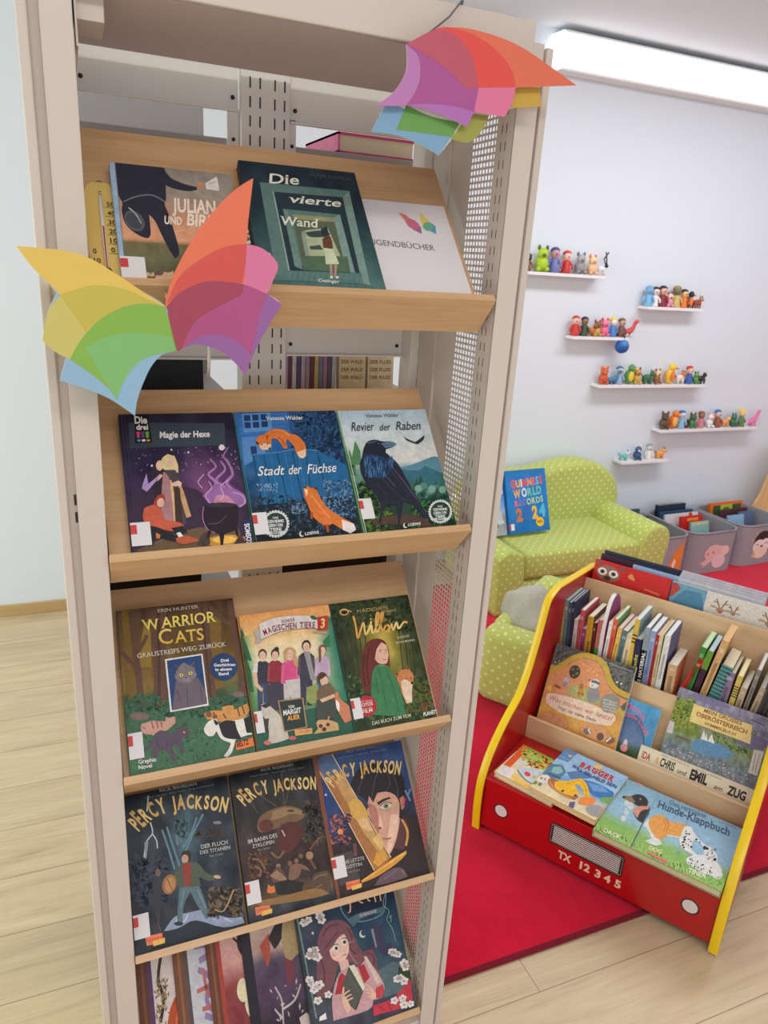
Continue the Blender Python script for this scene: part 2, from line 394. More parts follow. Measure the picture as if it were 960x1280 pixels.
class Art:
    """Print on a w x h face (metres, origin bottom left). Coordinates are those of a sketch whose
    four face corners (TL, TR, BR, BL) are given by quad."""
    STEP = .00004
    def __init__(s, w, h, quad=None, mb=None, mat=None, z=0.0, M=None):
        s.w, s.h = w, h; s.mb = mb or MB(); s.mat = mat or PRINT; s.z = z; s.M = M
        s.H = homography(quad, [(0, h), (w, h), (w, 0), (0, 0)]) if quad else (lambda p: (p[0]*w, (1-p[1])*h))
    def lift(s): s.z += s.STEP; return s.z
    def clip(s, pts):
        # Sutherland-Hodgman against the face, so that print ends at the edge
        for ax, lim, sg in ((0, 0, 1), (0, s.w, -1), (1, 0, 1), (1, s.h, -1)):
            out = []
            for i in range(len(pts)):
                a, b = pts[i-1], pts[i]
                da, db = (a[ax]-lim)*sg, (b[ax]-lim)*sg
                if (da >= 0) != (db >= 0):
                    t = da/(da-db); out.append((a[0]+(b[0]-a[0])*t, a[1]+(b[1]-a[1])*t))
                if db >= 0: out.append(b)
            pts = out
            if len(pts) < 3: return []
        return pts
    def raw(s, pts, col):
        pts = s.clip(pts)
        if len(pts) < 3: return
        z = s.z
        ar = sum(pts[i-1][0]*pts[i][1]-pts[i][0]*pts[i-1][1] for i in range(len(pts)))
        if ar < 0: pts = pts[::-1]
        tri = tessellate_polygon([[Vector((p[0], p[1], 0)) for p in pts]])
        fs = []
        for t in tri:
            a, b, c = (pts[i] for i in t)
            cr = (b[0]-a[0])*(c[1]-a[1])-(b[1]-a[1])*(c[0]-a[0])
            if abs(cr) < 1e-12: continue
            fs.append(tuple(t) if cr > 0 else tuple(t)[::-1])
        cols = [col(p[0]/s.w, 1-p[1]/s.h) for p in pts] if callable(col) else col
        s.mb.add([(p[0], p[1], z) for p in pts], fs, s.mat, cols, False, s.M)
    def poly(s, pts, col, sm=0):
        if sm: pts = soft(pts, sm)
        s.lift(); s.raw([s.H(p) for p in pts], col)
    def polys(s, lst, col, sm=0):
        s.lift()
        for pts in lst:
            if sm: pts = soft(pts, sm)
            s.raw([s.H(p) for p in pts], col)
    def ell(s, cx, cy, rx, ry, col, rot=0, n=18):
        c, q = math.cos(RAD(rot)), math.sin(RAD(rot))
        s.poly([(cx+rx*math.cos(t)*c-ry*math.sin(t)*q, cy+rx*math.cos(t)*q+ry*math.sin(t)*c) for t in [2*math.pi*i/n for i in range(n)]], col)
    def dots(s, lst, r, col, n=7):
        s.lift()
        for e in lst:
            x, y = e[0], e[1]; k = e[2] if len(e) > 2 else r
            cc = e[3] if len(e) > 3 else col
            s.raw([s.H((x+k*math.cos(2*math.pi*i/n), y+k*math.sin(2*math.pi*i/n))) for i in range(n)], cc)
    def line(s, pts, w, col, sm=4, w2=None):
        if sm and len(pts) > 2: pts = catmull(pts, sm, False)
        N = len(pts); L = []; Rr = []
        for i, p in enumerate(pts):
            a, b = pts[max(i-1, 0)], pts[min(i+1, N-1)]
            dx, dy = b[0]-a[0], b[1]-a[1]; d = math.hypot(dx, dy) or 1
            ww = (w if w2 is None else w+(w2-w)*i/(N-1))/2
            L.append((p[0]-dy/d*ww, p[1]+dx/d*ww)); Rr.append((p[0]+dy/d*ww, p[1]-dx/d*ww))
        s.lift()
        for i in range(N-1):
            s.raw([s.H(q) for q in (L[i], L[i+1], Rr[i+1], Rr[i])], col)
    def lines(s, lst, w, col, sm=4, w2=None):
        z = s.z
        for p in lst: s.z = z; s.line(p, w, col, sm, w2)
    def text(s, txt, p0, p1, p2, col, bold=.012, shear=0, serif=False):
        """p0, p1: ends of the base line; p2: top left of the capitals."""
        vs, fs = glyphs(txt, bold, shear, serif or txt in SERIFS)
        if not vs: return
        x0 = min(v[0] for v in vs); x1 = max(v[0] for v in vs)
        y1 = .682
        a, b, c = s.H(p0), s.H(p1), s.H(p2)
        z = s.lift(); out = []
        for (x, y) in vs:
            tx = (x-x0)/(x1-x0); ty = y/y1
            out.append((a[0]+(b[0]-a[0])*tx+(c[0]-a[0])*ty, a[1]+(b[1]-a[1])*tx+(c[1]-a[1])*ty, z))
        cols = [col(p[0]/s.w, 1-p[1]/s.h) for p in out] if callable(col) else col
        s.mb.add(out, fs, s.mat, cols, False, s.M)
    def word(s, txt, pts, hgt, col, bold=.02, jit=0, seed=1, serif=False):
        """letters set one by one along a curve of base-line points (sketch units)"""
        rnd = random.Random(seed)
        pts = catmull(pts, 8, False) if len(pts) > 2 else [tuple(pts[0]), tuple(pts[1])]
        seg = [0]
        for i in range(1, len(pts)): seg.append(seg[-1]+math.dist(pts[i-1], pts[i]))
        def at(d):
            for i in range(1, len(pts)):
                if d <= seg[i] or i == len(pts)-1:
                    t = (d-seg[i-1])/((seg[i]-seg[i-1]) or 1)
                    return (pts[i-1][0]+(pts[i][0]-pts[i-1][0])*t, pts[i-1][1]+(pts[i][1]-pts[i-1][1])*t)
        wid = []
        for ch in txt:
            if ch == ' ': wid.append(.42); continue
            v, _ = glyphs(ch, bold); wid.append(max(q[0] for q in v)-min(q[0] for q in v)+.1)
        tot = sum(wid); d = 0
        for ch, ww in zip(txt, wid):
            st = d/tot*seg[-1]; d += ww; en = (d-.1*(ch != ' '))/tot*seg[-1]
            if ch == ' ': continue
            a, b = at(st), at(en)
            hh = hgt(st/seg[-1]) if callable(hgt) else hgt
            hh *= 1+rnd.uniform(-jit, jit)
            dx, dy = b[0]-a[0], b[1]-a[1]; L = math.hypot(dx, dy) or 1
            dsh = rnd.uniform(-jit, jit)*hh*.4
            cc = col
            if isinstance(col, list): cc = col[rnd.randrange(len(col))]
            s.text(ch, (a[0], a[1]+dsh*.5), (b[0], b[1]+dsh*.5), (a[0]+dy/L*hh, a[1]+dsh*.5-dx/L*hh), cc, bold, 0, serif)
    def grid(s, fn, nx=30, ny=40):
        """painted ground: fn(u, v) -> colour, u to the right, v downwards, both 0..1"""
        z = s.z; vs = []; cs = []
        for j in range(ny+1):
            for i in range(nx+1):
                u, v = i/nx, j/ny; vs.append((u*s.w, (1-v)*s.h, z)); cs.append(fn(u, v))
        fs = [(j*(nx+1)+i, (j+1)*(nx+1)+i, (j+1)*(nx+1)+i+1, j*(nx+1)+i+1) for j in range(ny) for i in range(nx)]
        s.mb.add(vs, fs, s.mat, cs, False, s.M)
def fbm(u, v, sc=4, seed=0, oct=4):
    return noise.fractal(Vector((u*sc, v*sc, seed*7.31)), 1.0, 2.0, oct)*.5+.5
def stops(t, *st):
    for i in range(1, len(st)):
        if t <= st[i][0]:
            a, b = st[i-1], st[i]; return mixc(a[1], b[1], (t-a[0])/((b[0]-a[0]) or 1))
    return C(st[-1][1])
def jitc(c, a): return tuple(max(0, min(255, x+a)) for x in C(c))

# ------------------------------------------------------------------ books
def book(name, label, w, h, t, ground, art, mat=None, edge=(60, 60, 70), pages=(226, 218, 200), group=None, sticker=None, cat='book', quad=None, spine=None):
    """origin: bottom left corner of the back board; x right, y up the cover, z out of the cover"""
    root = thing(name, label, cat, group=group)
    PRINT = mat or globals()['PRINT']
    mb = MB(); bt = .0022
    mb.box(0, w, 0, h, 0, bt, PRINT, edge); mb.box(0, w, 0, h, t-bt, t-.0002, PRINT, edge)
    mb.box(-.0005, bt, 0, h, .0002, t-.0003, PRINT, spine or edge, bev=.001)
    a = Art(w, h, quad, mb, PRINT, t)
    if ground: a.grid(*ground) if isinstance(ground, tuple) else a.grid(ground)
    if art: art(a)
    mb.build('cover', root)
    pg = MB(); pg.box(bt, w-.003, .003, h-.003, bt, t-bt, PAPERCARD, pages); pg.build('page_block', root)
    if sticker:
        x0, y0, sw, sh = sticker
        st = MB(); b = Art(sw, sh, None, st, PAPERCARD, .0)
        st.box(0, sw, 0, sh, -.0002, 0, PAPERCARD, (228, 224, 226))
        b.poly([(0, .1), (.32, .1), (.32, .5), (0, .5)], (206, 70, 72))
        so = st.build('library_label', root); so.location = (x0, y0, a.z+.0004); so['label'] = 'white library label with red mark'
    return root
# ================================================================== the setting
def struct(name, mb):
    return tag(mb.build(name), kind='structure')
WY, CZ = 3.38, 2.69
q = MB(); q.box(-3.6, 6.5, -2.6, WY+.1, -.1, 0, FLOORM); struct('floor', q)
q = MB(); q.box(-3.6, 6.5, WY, WY+.1, 0, CZ+.1, WALLM); struct('wall_back', q)
q = MB(); q.box(-3.6, 6.5, -2.6, WY, CZ, CZ+.1, CEILM); struct('ceiling', q)
q = MB(); q.box(-3.6, 6.5, WY-.014, WY, 0, .055, SKIRT, bev=.003); struct('baseboard_back', q)

# rug
rug = thing('rug', 'large bright red rug with dark bound edge under the sofa and book rack', 'rug', (.672, 1.10, 0))
q = MB(); q.box(.012, 4.27, .012, 2.05, .001, .009, CARPET, bev=.003); q.build('pile', rug)
q = MB()
q.box(0, 4.28, 0, .016, .0005, .0095, CARPEDGE, bev=.003); q.box(0, .016, .016, 2.05, .0005, .0095, CARPEDGE, bev=.003)
q.box(0, 4.28, 2.046, 2.062, .0005, .0095, CARPEDGE, bev=.003); q.box(4.268, 4.284, .016, 2.05, .0005, .0095, CARPEDGE, bev=.003)
tag(q.build('binding', rug), 'dark red bound rug edge')

# wall lamp
lam = thing('wall_lamp', 'long white lit strip lamp high on the back wall', 'lamp', (2.17, WY, 2.505))
q = MB(); q.box(.0, 3.4, -.092, -.080, .012, .150, LAMPM, bev=.004, seg=3); q.build('diffuser', lam)
q = MB(); q.box(-.014, .0, -.092, -.001, .006, .156, LAMPM, bev=.004, seg=3); q.build('end_cap', lam)
q = MB(); q.box(0, 3.4, -.086, -.001, 0, .012, WHITEB, bev=.002); q.box(0, 3.4, -.086, -.001, .150, .162, WHITEB, bev=.002); q.box(0, 3.4, -.080, -.001, .012, .150, WHITEB); q.build('housing', lam)

# ================================================================== bookshelf
bs = thing('bookshelf', 'tall cream metal bookshelf with sloping beech display shelves', 'bookshelf')
XL, XR, TOPZ = .0245, .595, 1.915
def upright(x0, x1, y0, y1, side, top):
    p = MB(); p.box(x0, x1, y0, y1, 0, top, METAL, bev=.0025)
    return p
def slots(p, xa, ys, z0, z1, nrm, step=.0237, ln=.0125, wd=.0016):
    z = z0
    while z < z1:
        for y in ys:
            p.add([(xa, y-wd/2, z), (xa, y+wd/2, z), (xa, y+wd/2, z+ln), (xa, y-wd/2, z+ln)], [(0, 1, 2, 3) if nrm > 0 else (3, 2, 1, 0)], DARKSLOT)
        z += step
def front_post(xin, s, top):
    # s=+1: right post (grows to +x), s=-1: left post; face, groove, outer strip
    a = MB()
    def bx(a0, a1, y0, y1, b=.002):
        x0, x1 = sorted((xin+s*a0, xin+s*a1)); a.box(x0, x1, y0, y1, 0.005, top, METAL, bev=b)
    bx(0, .0335, 1.0, 1.004, .0015); bx(0, .0015, 1.0, 1.05, .0005); bx(.032, .0335, 1.0, 1.03, .0005)
    bx(.0335, .047, 1.022, 1.05, .001)
    bx(.0455, .0575, 1.012, 1.06, .002)
    xi = xin-s*.0003
    slots(a, xi, (1.022, 1.034), .05, top-.05, -s)
    a.box(*sorted((xin+s*.012, xin+s*.05)), 1.004, 1.05, 0, .012, WHITEB, bev=.002)
    if s < 0:
        for zz in (1.258, 1.283): a.box(xin-.0375, xin-.0345, 1.0214, 1.0222, zz, zz+.015, DARKSLOT)
    a.build('front_post', bs)
front_post(XL, -1, TOPZ); front_post(XR, 1, TOPZ)
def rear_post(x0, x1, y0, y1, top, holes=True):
    a = MB(); a.box(x0, x1, y0, y1, 0, top, REARLIT, bev=.002)
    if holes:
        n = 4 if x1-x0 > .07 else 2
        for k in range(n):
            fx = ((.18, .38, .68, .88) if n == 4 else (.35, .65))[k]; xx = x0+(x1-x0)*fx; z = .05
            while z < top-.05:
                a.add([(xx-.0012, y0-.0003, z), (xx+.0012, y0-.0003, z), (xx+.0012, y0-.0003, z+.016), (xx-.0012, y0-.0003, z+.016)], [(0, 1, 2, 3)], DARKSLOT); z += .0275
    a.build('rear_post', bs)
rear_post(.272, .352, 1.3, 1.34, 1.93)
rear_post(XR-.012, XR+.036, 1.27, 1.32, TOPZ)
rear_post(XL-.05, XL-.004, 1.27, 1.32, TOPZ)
# side panels: plain sheet at the back, perforated band in front
def side_panel(x, s):
    a = MB()
    a.box(*sorted((x, x+s*.0015)), 1.128, 1.272, .02, TOPZ-.01, METAL)
    a.box(*sorted((x-s*.004, x+s*.0015)), 1.195, 1.203, .02, TOPZ-.01, METAL, bev=.001)
    y0, y1, z0, z1 = 1.052, 1.128, .03, TOPZ-.03
    ny = 8; nz = int((z1-z0)/.0094); dy = (y1-y0)/ny; dz = (z1-z0)/nz; b = .20
    vs = []; fs = []
    for j in range(nz):
        for i in range(ny):
            ya, za = y0+i*dy, z0+j*dz; k = len(vs)
            vs += [(x, ya, za), (x, ya+dy, za), (x, ya+dy, za+dz), (x, ya, za+dz)]
            iy0, iy1, iz0, iz1 = ya+dy*b, ya+dy*(1-b), za+dz*b, za+dz*(1-b)
            vs += [(x, iy0, iz0), (x, iy1, iz0), (x, iy1, iz1), (x, iy0, iz1)]
            for e in range(4): fs.append((k+e, k+(e+1) % 4, k+4+(e+1) % 4, k+4+e))
            for e in range(4): pass
    a.add(vs, fs, METAL)
    a.box(*sorted((x, x+s*.0012)), y0-.002, y0, z0, z1, METAL)
    a.build('side_panel', bs)
side_panel(XR+.004, 1); side_panel(XL-.004, -1)
# canopy with front fascia
a = MB(); a.box(XL-.001, XR+.008, 1.0, 1.275, 1.884, 1.889, SHADESHEET)
a.box(XL-.001, XR+.010, .988, .9955, 1.884, 1.936, METAL, bev=.002); a.box(XL-.001, XR+.006, .9955, 1.06, 1.931, 1.936, METAL)
a.build('canopy', bs)
a = MB(); a.box(XL+.002, XL+.0045, 1.005, 1.155, 1.825, 1.884, METAL, bev=.001); a.box(XL+.002, XL+.034, 1.02, 1.10, 1.855, 1.8835, METAL, bev=.001)
for yy in (1.03, 1.08): a.box(XL+.034, XL+.0345, yy, yy+.02, 1.862, 1.866, DARKSLOT)
a.build('canopy_bracket', bs)
# rear cross panels beside the central rear post
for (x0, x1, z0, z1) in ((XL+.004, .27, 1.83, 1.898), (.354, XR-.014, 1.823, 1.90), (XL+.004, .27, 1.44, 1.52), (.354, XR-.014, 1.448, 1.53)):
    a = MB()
    a.box(x0, x1, 1.312, 1.316, z0, z1, REARLIT, bev=.001); a.box(x0, x1, 1.302, 1.312, z0, z0+.003, REARLIT)
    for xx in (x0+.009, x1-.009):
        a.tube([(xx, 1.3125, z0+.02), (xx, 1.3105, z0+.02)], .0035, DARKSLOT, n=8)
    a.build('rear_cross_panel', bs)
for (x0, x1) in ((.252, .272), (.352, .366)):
    a = MB(); a.box(x0, x1, 1.312, 1.315, 1.70, 1.83, REARLIT, bev=.001)
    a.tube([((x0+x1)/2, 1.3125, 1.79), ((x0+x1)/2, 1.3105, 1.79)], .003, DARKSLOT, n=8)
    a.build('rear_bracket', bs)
# the flat shelves of the next bay, seen through the gaps
for z in (1.795, 1.37, 1.0):
    for (x0, x1) in ((XL-.05, .262), (.362, XR+.04)):
        a = MB(); a.box(x0, x1, 1.345, 1.60, z-.022, z, GREYIN, bev=.002); a.build('rear_shelf', bs)
a = MB(); a.box(XL-.05, .262, 1.60, 1.604, .05, 1.90, GREYIN); a.box(.362, XR+.04, 1.60, 1.604, .05, 1.79, GREYIN); a.build('rear_back_sheet', bs)
a = MB(); a.box(XL-.04, XR+.03, 1.004, 1.27, 0.03, .06, METAL, bev=.002); a.build('plinth', bs)

SD = Vector((0, .688, .725)); ND = Vector((0, -.725, .688))
ROWZ = [EYE+k for k in (-.046, -.41, -.778, -1.143, -1.508)]
def face_frame(row, x, off=0.0):
    """origin on the plane the book backs lean on, at board x"""
    return Vector((x, 1.005, ROWZ[row]+.003))
PT = .0165      # distance of the board behind the cover plane
for r, z in enumerate(ROWZ):
    x0, x1 = XL+.0012, .586
    p = MB()
    top = Vector((0, 1.205, z+.20)) if r < 2 else Vector((0, 1.222, z+.222))
    base = Vector((0, 1.005, z+.003))-ND*PT
    L = (top-base).dot(SD)
    b0, b1 = base-SD*.008, base+SD*L
    poly = [(v.y, v.z) for v in (b0, b1, b1-ND*.014, b0-ND*.014)]
    p.prism(poly, x0+.001, x1-.011, 'x', BEECH, bev=.0008)
    bo = p.build('display_shelf', bs)
    e0 = Vector((0, .985, z)); dl = Vector((0, .67, -.742)); nl = Vector((0, .742, .67))
    poly = [(v.y, v.z) for v in (e0, e0+dl*.068, e0+dl*.068+nl*.012, e0+nl*.012)]
    p = MB(); p.prism(poly, x0, x1, 'x', BEECH, bev=.0012); p.build('lip', bo)
# ================================================================== children's book rack
RO = Vector((1.024, 1.536, .0095)); RROT = math.atan2(-.8467, .532)
rack = thing('book_rack', 'red lacquered book rack with yellow edged sides painted as a lorry front', 'book rack', RO, (0, 0, RROT))
RM = Matrix.Translation(RO) @ Matrix.Rotation(RROT, 4, 'Z')
RW, PTK = .708, .022
curve = [(0, 0), (-.008, .08), (-.004, .165), (.026, .233), (.075, .285), (.13, .325), (.20, .368), (.245, .43), (.272, .49), (.297, .55), (.322, .625), (.345, .652), (.40, .668)]
curve = [(0, 0)]+catmull(curve[1:], 5, False)
prof = curve+[(.74, .640), (.765, .632), (.785, .61), (.79, .57), (.79, 0), (.74, 0), (.72, .03), (.10, .03), (.07, 0)]
for u in (0, RW-PTK):
    a = MB(); a.prism(prof, u, u+PTK, 'x', RED, bev=.0015); sp = a.build('side_panel', rack)
    a = MB(); line = curve+[(.74, .640), (.765, .632), (.785, .61)]
    vs = []; fs = []
    for i, p in enumerate(line):
        d = Vector(line[min(i+1, len(line)-1)])-Vector(line[max(i-1, 0)]); d.normalize(); nn = Vector((-d.y, d.x))
        for (du, k) in ((-.0008, -.002), (-.0008, .0012), (.001, .0024), (PTK-.001, .0024), (PTK+.0008, .0012), (PTK+.0008, -.002)):
            vs.append((u+du, p[0]+nn.x*k, p[1]+nn.y*k))
    for i in range(len(line)-1):
        for k in range(5): fs.append((i*6+k, i*6+k+1, (i+1)*6+k+1, (i+1)*6+k))
    a.add(vs, fs, YELLOW, smooth=True); tag(a.build('edge_band', sp), 'yellow painted edge')
U0, U1 = PTK+.0005, RW-PTK-.0005
a = MB(); a.box(U0, U1, .004, .022, .018, .186, RED, bev=.002)
fb = a.build('front_panel', rack)
def front_art(name, fn, lab=None):
    # print on the front board: sketch x 0..1 along the board, y 0..1 downwards
    mb = MB(); A = Art(U1-U0, .168, None, mb, TOY, 0)
    fn(A); o = mb.build(name, fb); o.location = (U0, .0038, .018); o.rotation_euler = (math.pi/2, 0, 0)
    return o
a = MB(); a.box(U0, U1, .005, .268, .176, .187, RED, bev=.001); a.build('tray', rack)
# dividers (v, z bottom, z top, lean)
def divider(v0, z0, v1, z1, t=.012):
    d = Vector((v1-v0, z1-z0)).normalized(); nn = Vector((d.y, -d.x))
    a = MB(); poly = [(v0, z0), (v1, z1), (v1+nn.x*t, z1+nn.y*t), (v0+nn.x*t, z0+nn.y*t)]
    a.prism(poly, U0, U1, 'x', BEECHR, bev=.0012); a.build('divider', rack)
divider(.272, .165, .272, .258)
divider(.345, .17, .432, .421)
divider(.545, .32, .630, .628)
a = MB(); a.box(U0, U1, .2845, .352, .180, .190, BEECHR); a.box(U0, U1, .46, .60, .365, .375, BEECHR); a.box(U0, U1, .64, .775, .40, .41, BEECHR)
a.box(U0, U1, .762, .775, .03, .60, RED); a.build('inner_board', rack)
# headlamps, grille, number
WHT, BLK = (222, 214, 214), (30, 24, 26)
def hl(cx):
    def fn(A):
        asp = .168/(U1-U0)
        A.ell(cx, .52, 0.0345, .0345/asp, BLK, n=32); A.ell(cx, .52, .0285, .0285/asp, WHT, n=32)
    return fn
tag(front_art('headlamp', hl(.092)), 'pale round headlamp disc'); tag(front_art('headlamp', hl(.905)), 'pale round headlamp disc')
def grille(A):
    A.poly([(.322, .26), (.330, .22), (.632, .22), (.640, .26), (.640, .60), (.632, .64), (.330, .64), (.322, .60)], BLK)
    A.poly([(.3275, .27), (.333, .25), (.629, .25), (.6345, .27), (.6345, .59), (.629, .61), (.333, .61), (.3275, .59)], (170, 160, 160))
    A.poly([(.329, .28), (.334, .262), (.628, .262), (.633, .28), (.633, .58), (.628, .598), (.334, .598), (.329, .58)], BLK)
    for k in range(9):
        y = .283+k*.035; A.poly([(.337, y), (.625, y), (.625, y+.018), (.337, y+.018)], (226, 220, 218))
tag(front_art('grille', grille), 'black and white painted grille')
def plate(A):
    for ch, x, w in (('1', .470, .010), ('2', .488, .026), ('3', .536, .024), ('4', .574, .028), ('5', .620, .025)):
        A.text(ch, (x, .85), (x+w, .85), (x, .71), (226, 206, 180), .035)
tag(front_art('number_lettering', plate), 'cream number lettering')
tag(front_art('letters', lambda A: A.text('TX', (.373, .855), (.431, .855), (.373, .715), (226, 206, 180), .035)), 'cream painted letters')

# ================================================================== sofas
sofa = thing('sofa', 'small green polka dot sofa with humped back against the wall', 'sofa', (1.80, 2.74, .0095))
def part(mb, name, parent, label=None):
    o = mb.build(name, parent, uv=True)
    return tag(o, label) if label else o
a = MB()
def arm_prof(x0, x1, zt, lean):
    c = (x0+x1)/2
    return soft([(x0+.012, 0), (x0, .12), (x0-lean*.2, zt-.10), (x0+.005-lean*.3, zt-.04), (c-lean*.3, zt), (x1-lean*.3-.005, zt-.035), (x1-lean*.15, zt-.10), (x1, .12), (x1-.01, 0)], 4)
a = MB(); a.prism(arm_prof(0.0, .155, .345, .05), 0, .44, 'y', DOTS, bev=.014, seg=3, smooth=True); part(a, 'armrest', sofa)
a = MB(); a.prism(soft([(.85, 0), (.84, .15), (.85, .27), (.865, .34), (.90, .385), (.95, .398), (1.0, .385), (1.03, .345), (1.035, .28), (1.022, .18), (1.015, 0)], 4), 0.0, .44, 'y', DOTS, bev=.014, seg=3, smooth=True); part(a, 'armrest', sofa)
a = MB(); a.box(.145, .87, .015, .48, .17, .315, DOTS, bev=.028, seg=3); part(a, 'seat_cushion', sofa)
a = MB(); a.box(.14, .88, .02, .48, .02, .165, DOTS, bev=.022, seg=3); part(a, 'base_cushion', sofa)
bk = soft([(.03, .02), (.0, .25), (.02, .45), (.08, .57), (.20, .59), (.34, .585), (.48, .595), (.62, .625), (.76, .635), (.90, .60), (.99, .52), (1.03, .42), (1.01, .25), (1.0, .02)], 5)
a = MB(); a.prism(bk, .42, .60, 'y', DOTS, bev=.04, seg=4, smooth=True); part(a, 'backrest', sofa)

# low second sofa, seen over its near end
AROT = math.atan2(-.81, .585)
S2 = Vector((1.372, 2.135, .0095))
sof2 = thing('foam_armchair', 'low green polka dot foam armchair behind the red rack holding a grey pillow', 'armchair', S2, (0, 0, AROT))
S2M = Matrix.Translation(S2) @ Matrix.Rotation(AROT, 4, 'Z')
a = MB(); a.box(-.02, .285, 0, .13, 0, .315, DOTS, bev=.05, seg=4); part(a, 'armrest', sof2)
a = MB(); a.box(-.02, .06, .11, .70, 0, .31, DOTS, bev=.035, seg=4); part(a, 'backrest', sof2)
a = MB(); a.box(-.02, .285, .58, .70, 0, .315, DOTS, bev=.05, seg=4); part(a, 'armrest', sof2)
a = MB(); a.box(.05, .285, .12, .59, 0.0, .17, DOTS, bev=.02, seg=3); part(a, 'seat', sof2)
def cushion_mesh(rx, ry, rz, mat, jig=.05):
    a = MB(); a.ell((0, 0, 0), (rx, ry, rz), mat, e1=.9, e2=.62, nu=32, nv=16, jig=jig); return a
a = cushion_mesh(.105, .135, .065, FLUFF, .12)
pil = a.build('fluffy_pillow'); tag(pil, 'grey fluffy pillow leaning in the green polka dot armchair', 'pillow')
pil.location = S2M @ Vector((.080, .225, .300)); pil.rotation_euler = (RAD(40), RAD(-30), RAD(-50))
a = cushion_mesh(.075, .10, .05, DOTS, .08)
gc = a.build('cushion', uv=True); tag(gc, 'plump green dotted cushion wedged under the grey fluffy pillow', 'cushion')
gc.location = S2M @ Vector((.215, .215, .275)); gc.rotation_euler = (RAD(10), RAD(5), AROT)
a = cushion_mesh(.07, .085, .05, DOTS, .08)
gc = a.build('cushion', uv=True); tag(gc, 'small green dotted cushion behind the grey fluffy pillow', 'cushion')
gc.location = S2M @ Vector((.12, .50, .245)); gc.rotation_euler = (RAD(20), 0, RAD(20))

# ================================================================== felt bins
def felt_bin(x0, w, y0, d, h, label, art, rz=0):
    root = thing('felt_bin', label, 'storage bin', (x0, y0, .0105), (0, 0, rz), 'felt bins of books by the wall')
    def ring(ins, z0, z1):
        r = .085-ins; pts = []
        for (cx, cy, a0) in ((w-.085, .085, -90), (w-.085, d-.085, 0), (.085, d-.085, 90), (.085, .085, 180)):
            for k in range(7):
                g = RAD(a0+k*15); pts.append((cx+r*math.cos(g), cy+r*math.sin(g)))
        return pts
    o_, i_ = ring(0, 0, h), ring(.008, 0, h); n = len(o_)
    vs = [(p[0], p[1], 0) for p in o_]+[(p[0], p[1], h) for p in o_]+[(p[0], p[1], h) for p in i_]+[(p[0], p[1], .008) for p in i_]
    fs = []
    for i in range(n):
        j = (i+1) % n
        fs += [(i, j, n+j, n+i), (n+i, n+j, 2*n+j, 2*n+i), (2*n+i, 2*n+j, 3*n+j, 3*n+i)]
    fs += [tuple(range(n))[::-1], tuple(range(3*n, 4*n))]
    a = MB(); a.add(vs, fs, FELT, smooth=False); a.build('body', root)
    a = MB()
    for (p, q_) in zip(o_, o_[1:]+o_[:1]): pass
    a.tube([(p[0]*.999+.0002, p[1], h) for p in o_+[o_[0]]], .005, FELT, n=6); a.build('rim', root)
    mb = MB(); A = Art(w-.12, h, None, mb, TOY, 0); art(A)
    o = mb.build('animal_patch', root); o.location = (.06, -.0008, 0); o.rotation_euler = (math.pi/2, 0, 0)
    return root
def fox_patch(A):
    A.poly([(.62, .92), (.58, .62), (.70, .40), (.90, .18), (.98, .05), (1.0, .4), (1.0, .95)], (238, 136, 44), 4)
    A.poly([(.66, .66), (.74, .52), (.80, .62), (.74, .8)], (240, 232, 222), 3)
def blossom_patch(A):
    P1, P2 = (226, 190, 184), (232, 204, 206)
    A.poly([(.18, .52), (.28, .36), (.45, .30), (.62, .34), (.80, .36), (.88, .50), (.80, .62), (.62, .66), (.40, .74), (.22, .80), (.10, .74), (.26, .66)], P1, 4)
    A.ell(.66, .74, .20, .17, P2); A.ell(.80, .48, .12, .12, (234, 204, 190))
    A.ell(.30, .52, .02, .03, (120, 96, 100)); A.ell(.45, .50, .02, .03, (120, 96, 100)); A.ell(.22, .54, .05, .04, (236, 160, 158))
    A.line([(.12, .76), (.24, .70)], .03, P1); A.line([(.20, .84), (.34, .76)], .03, P1)
def penguin_patch(A):
    A.ell(.43, .42, .25, .27, (34, 34, 40)); A.ell(.34, .53, .165, .17, (240, 234, 228)); A.ell(.53, .51, .15, .16, (240, 234, 228))
    A.ell(.42, .68, .21, .17, (238, 220, 200)); A.ell(.43, .54, .035, .03, (70, 60, 60))
    A.line([(.24, .51), (.30, .48), (.34, .51)], .016, (60, 50, 50)); A.line([(.51, .49), (.57, .46), (.61, .49)], .016, (60, 50, 50))
    A.poly([(.18, .78), (.24, .64), (.30, .74), (.26, .84)], (222, 190, 130), 3)
    A.polys([[(.18, .20), (.22, .14), (.26, .22), (.22, .26)], [(.08, .34), (.12, .30), (.15, .35), (.11, .38)]], (208, 186, 110))
felt_bin(2.855, .315, 2.90, .42, .25, 'grey felt bin with orange animal patch beside the sofa arm', fox_patch)
felt_bin(3.175, .385, 2.90, .42, .25, 'grey felt bin with pale pink animal patch between its two neighbours', blossom_patch, RAD(2))
felt_bin(3.58, .42, 2.92, .40, .255, 'grey felt bin with black and white penguin patch, farthest from the sofa', penguin_patch, RAD(4))
def slab_book(name, label, x, y, z, w, d, h, col, rot=(0, 0, 0), group=None, art=None, pages=(232, 226, 212)):
    # upright book: w along x (cover width), d thickness along y, h height
    root = thing(name, label, 'book', (x, y, z), rot, group)
    a = MB(); b = .0018
    a.box(0, w, 0, b, 0, h, PRINT, col); a.box(0, w, d-b, d, 0, h, PRINT, col); a.box(0, b, 0, d, 0, h, PRINT, col)
    if art:
        A = Art(w, h, None, a, PRINT, 0, Matrix.Rotation(math.pi/2, 4, 'X')); art(A)
    a.build('cover', root)
    a = MB(); a.box(b, w-.004, b, d-b, .003, h-.003, PAPERCARD, pages); a.build('page_block', root)
    return root
BG = 'picture books filed in the felt bins'
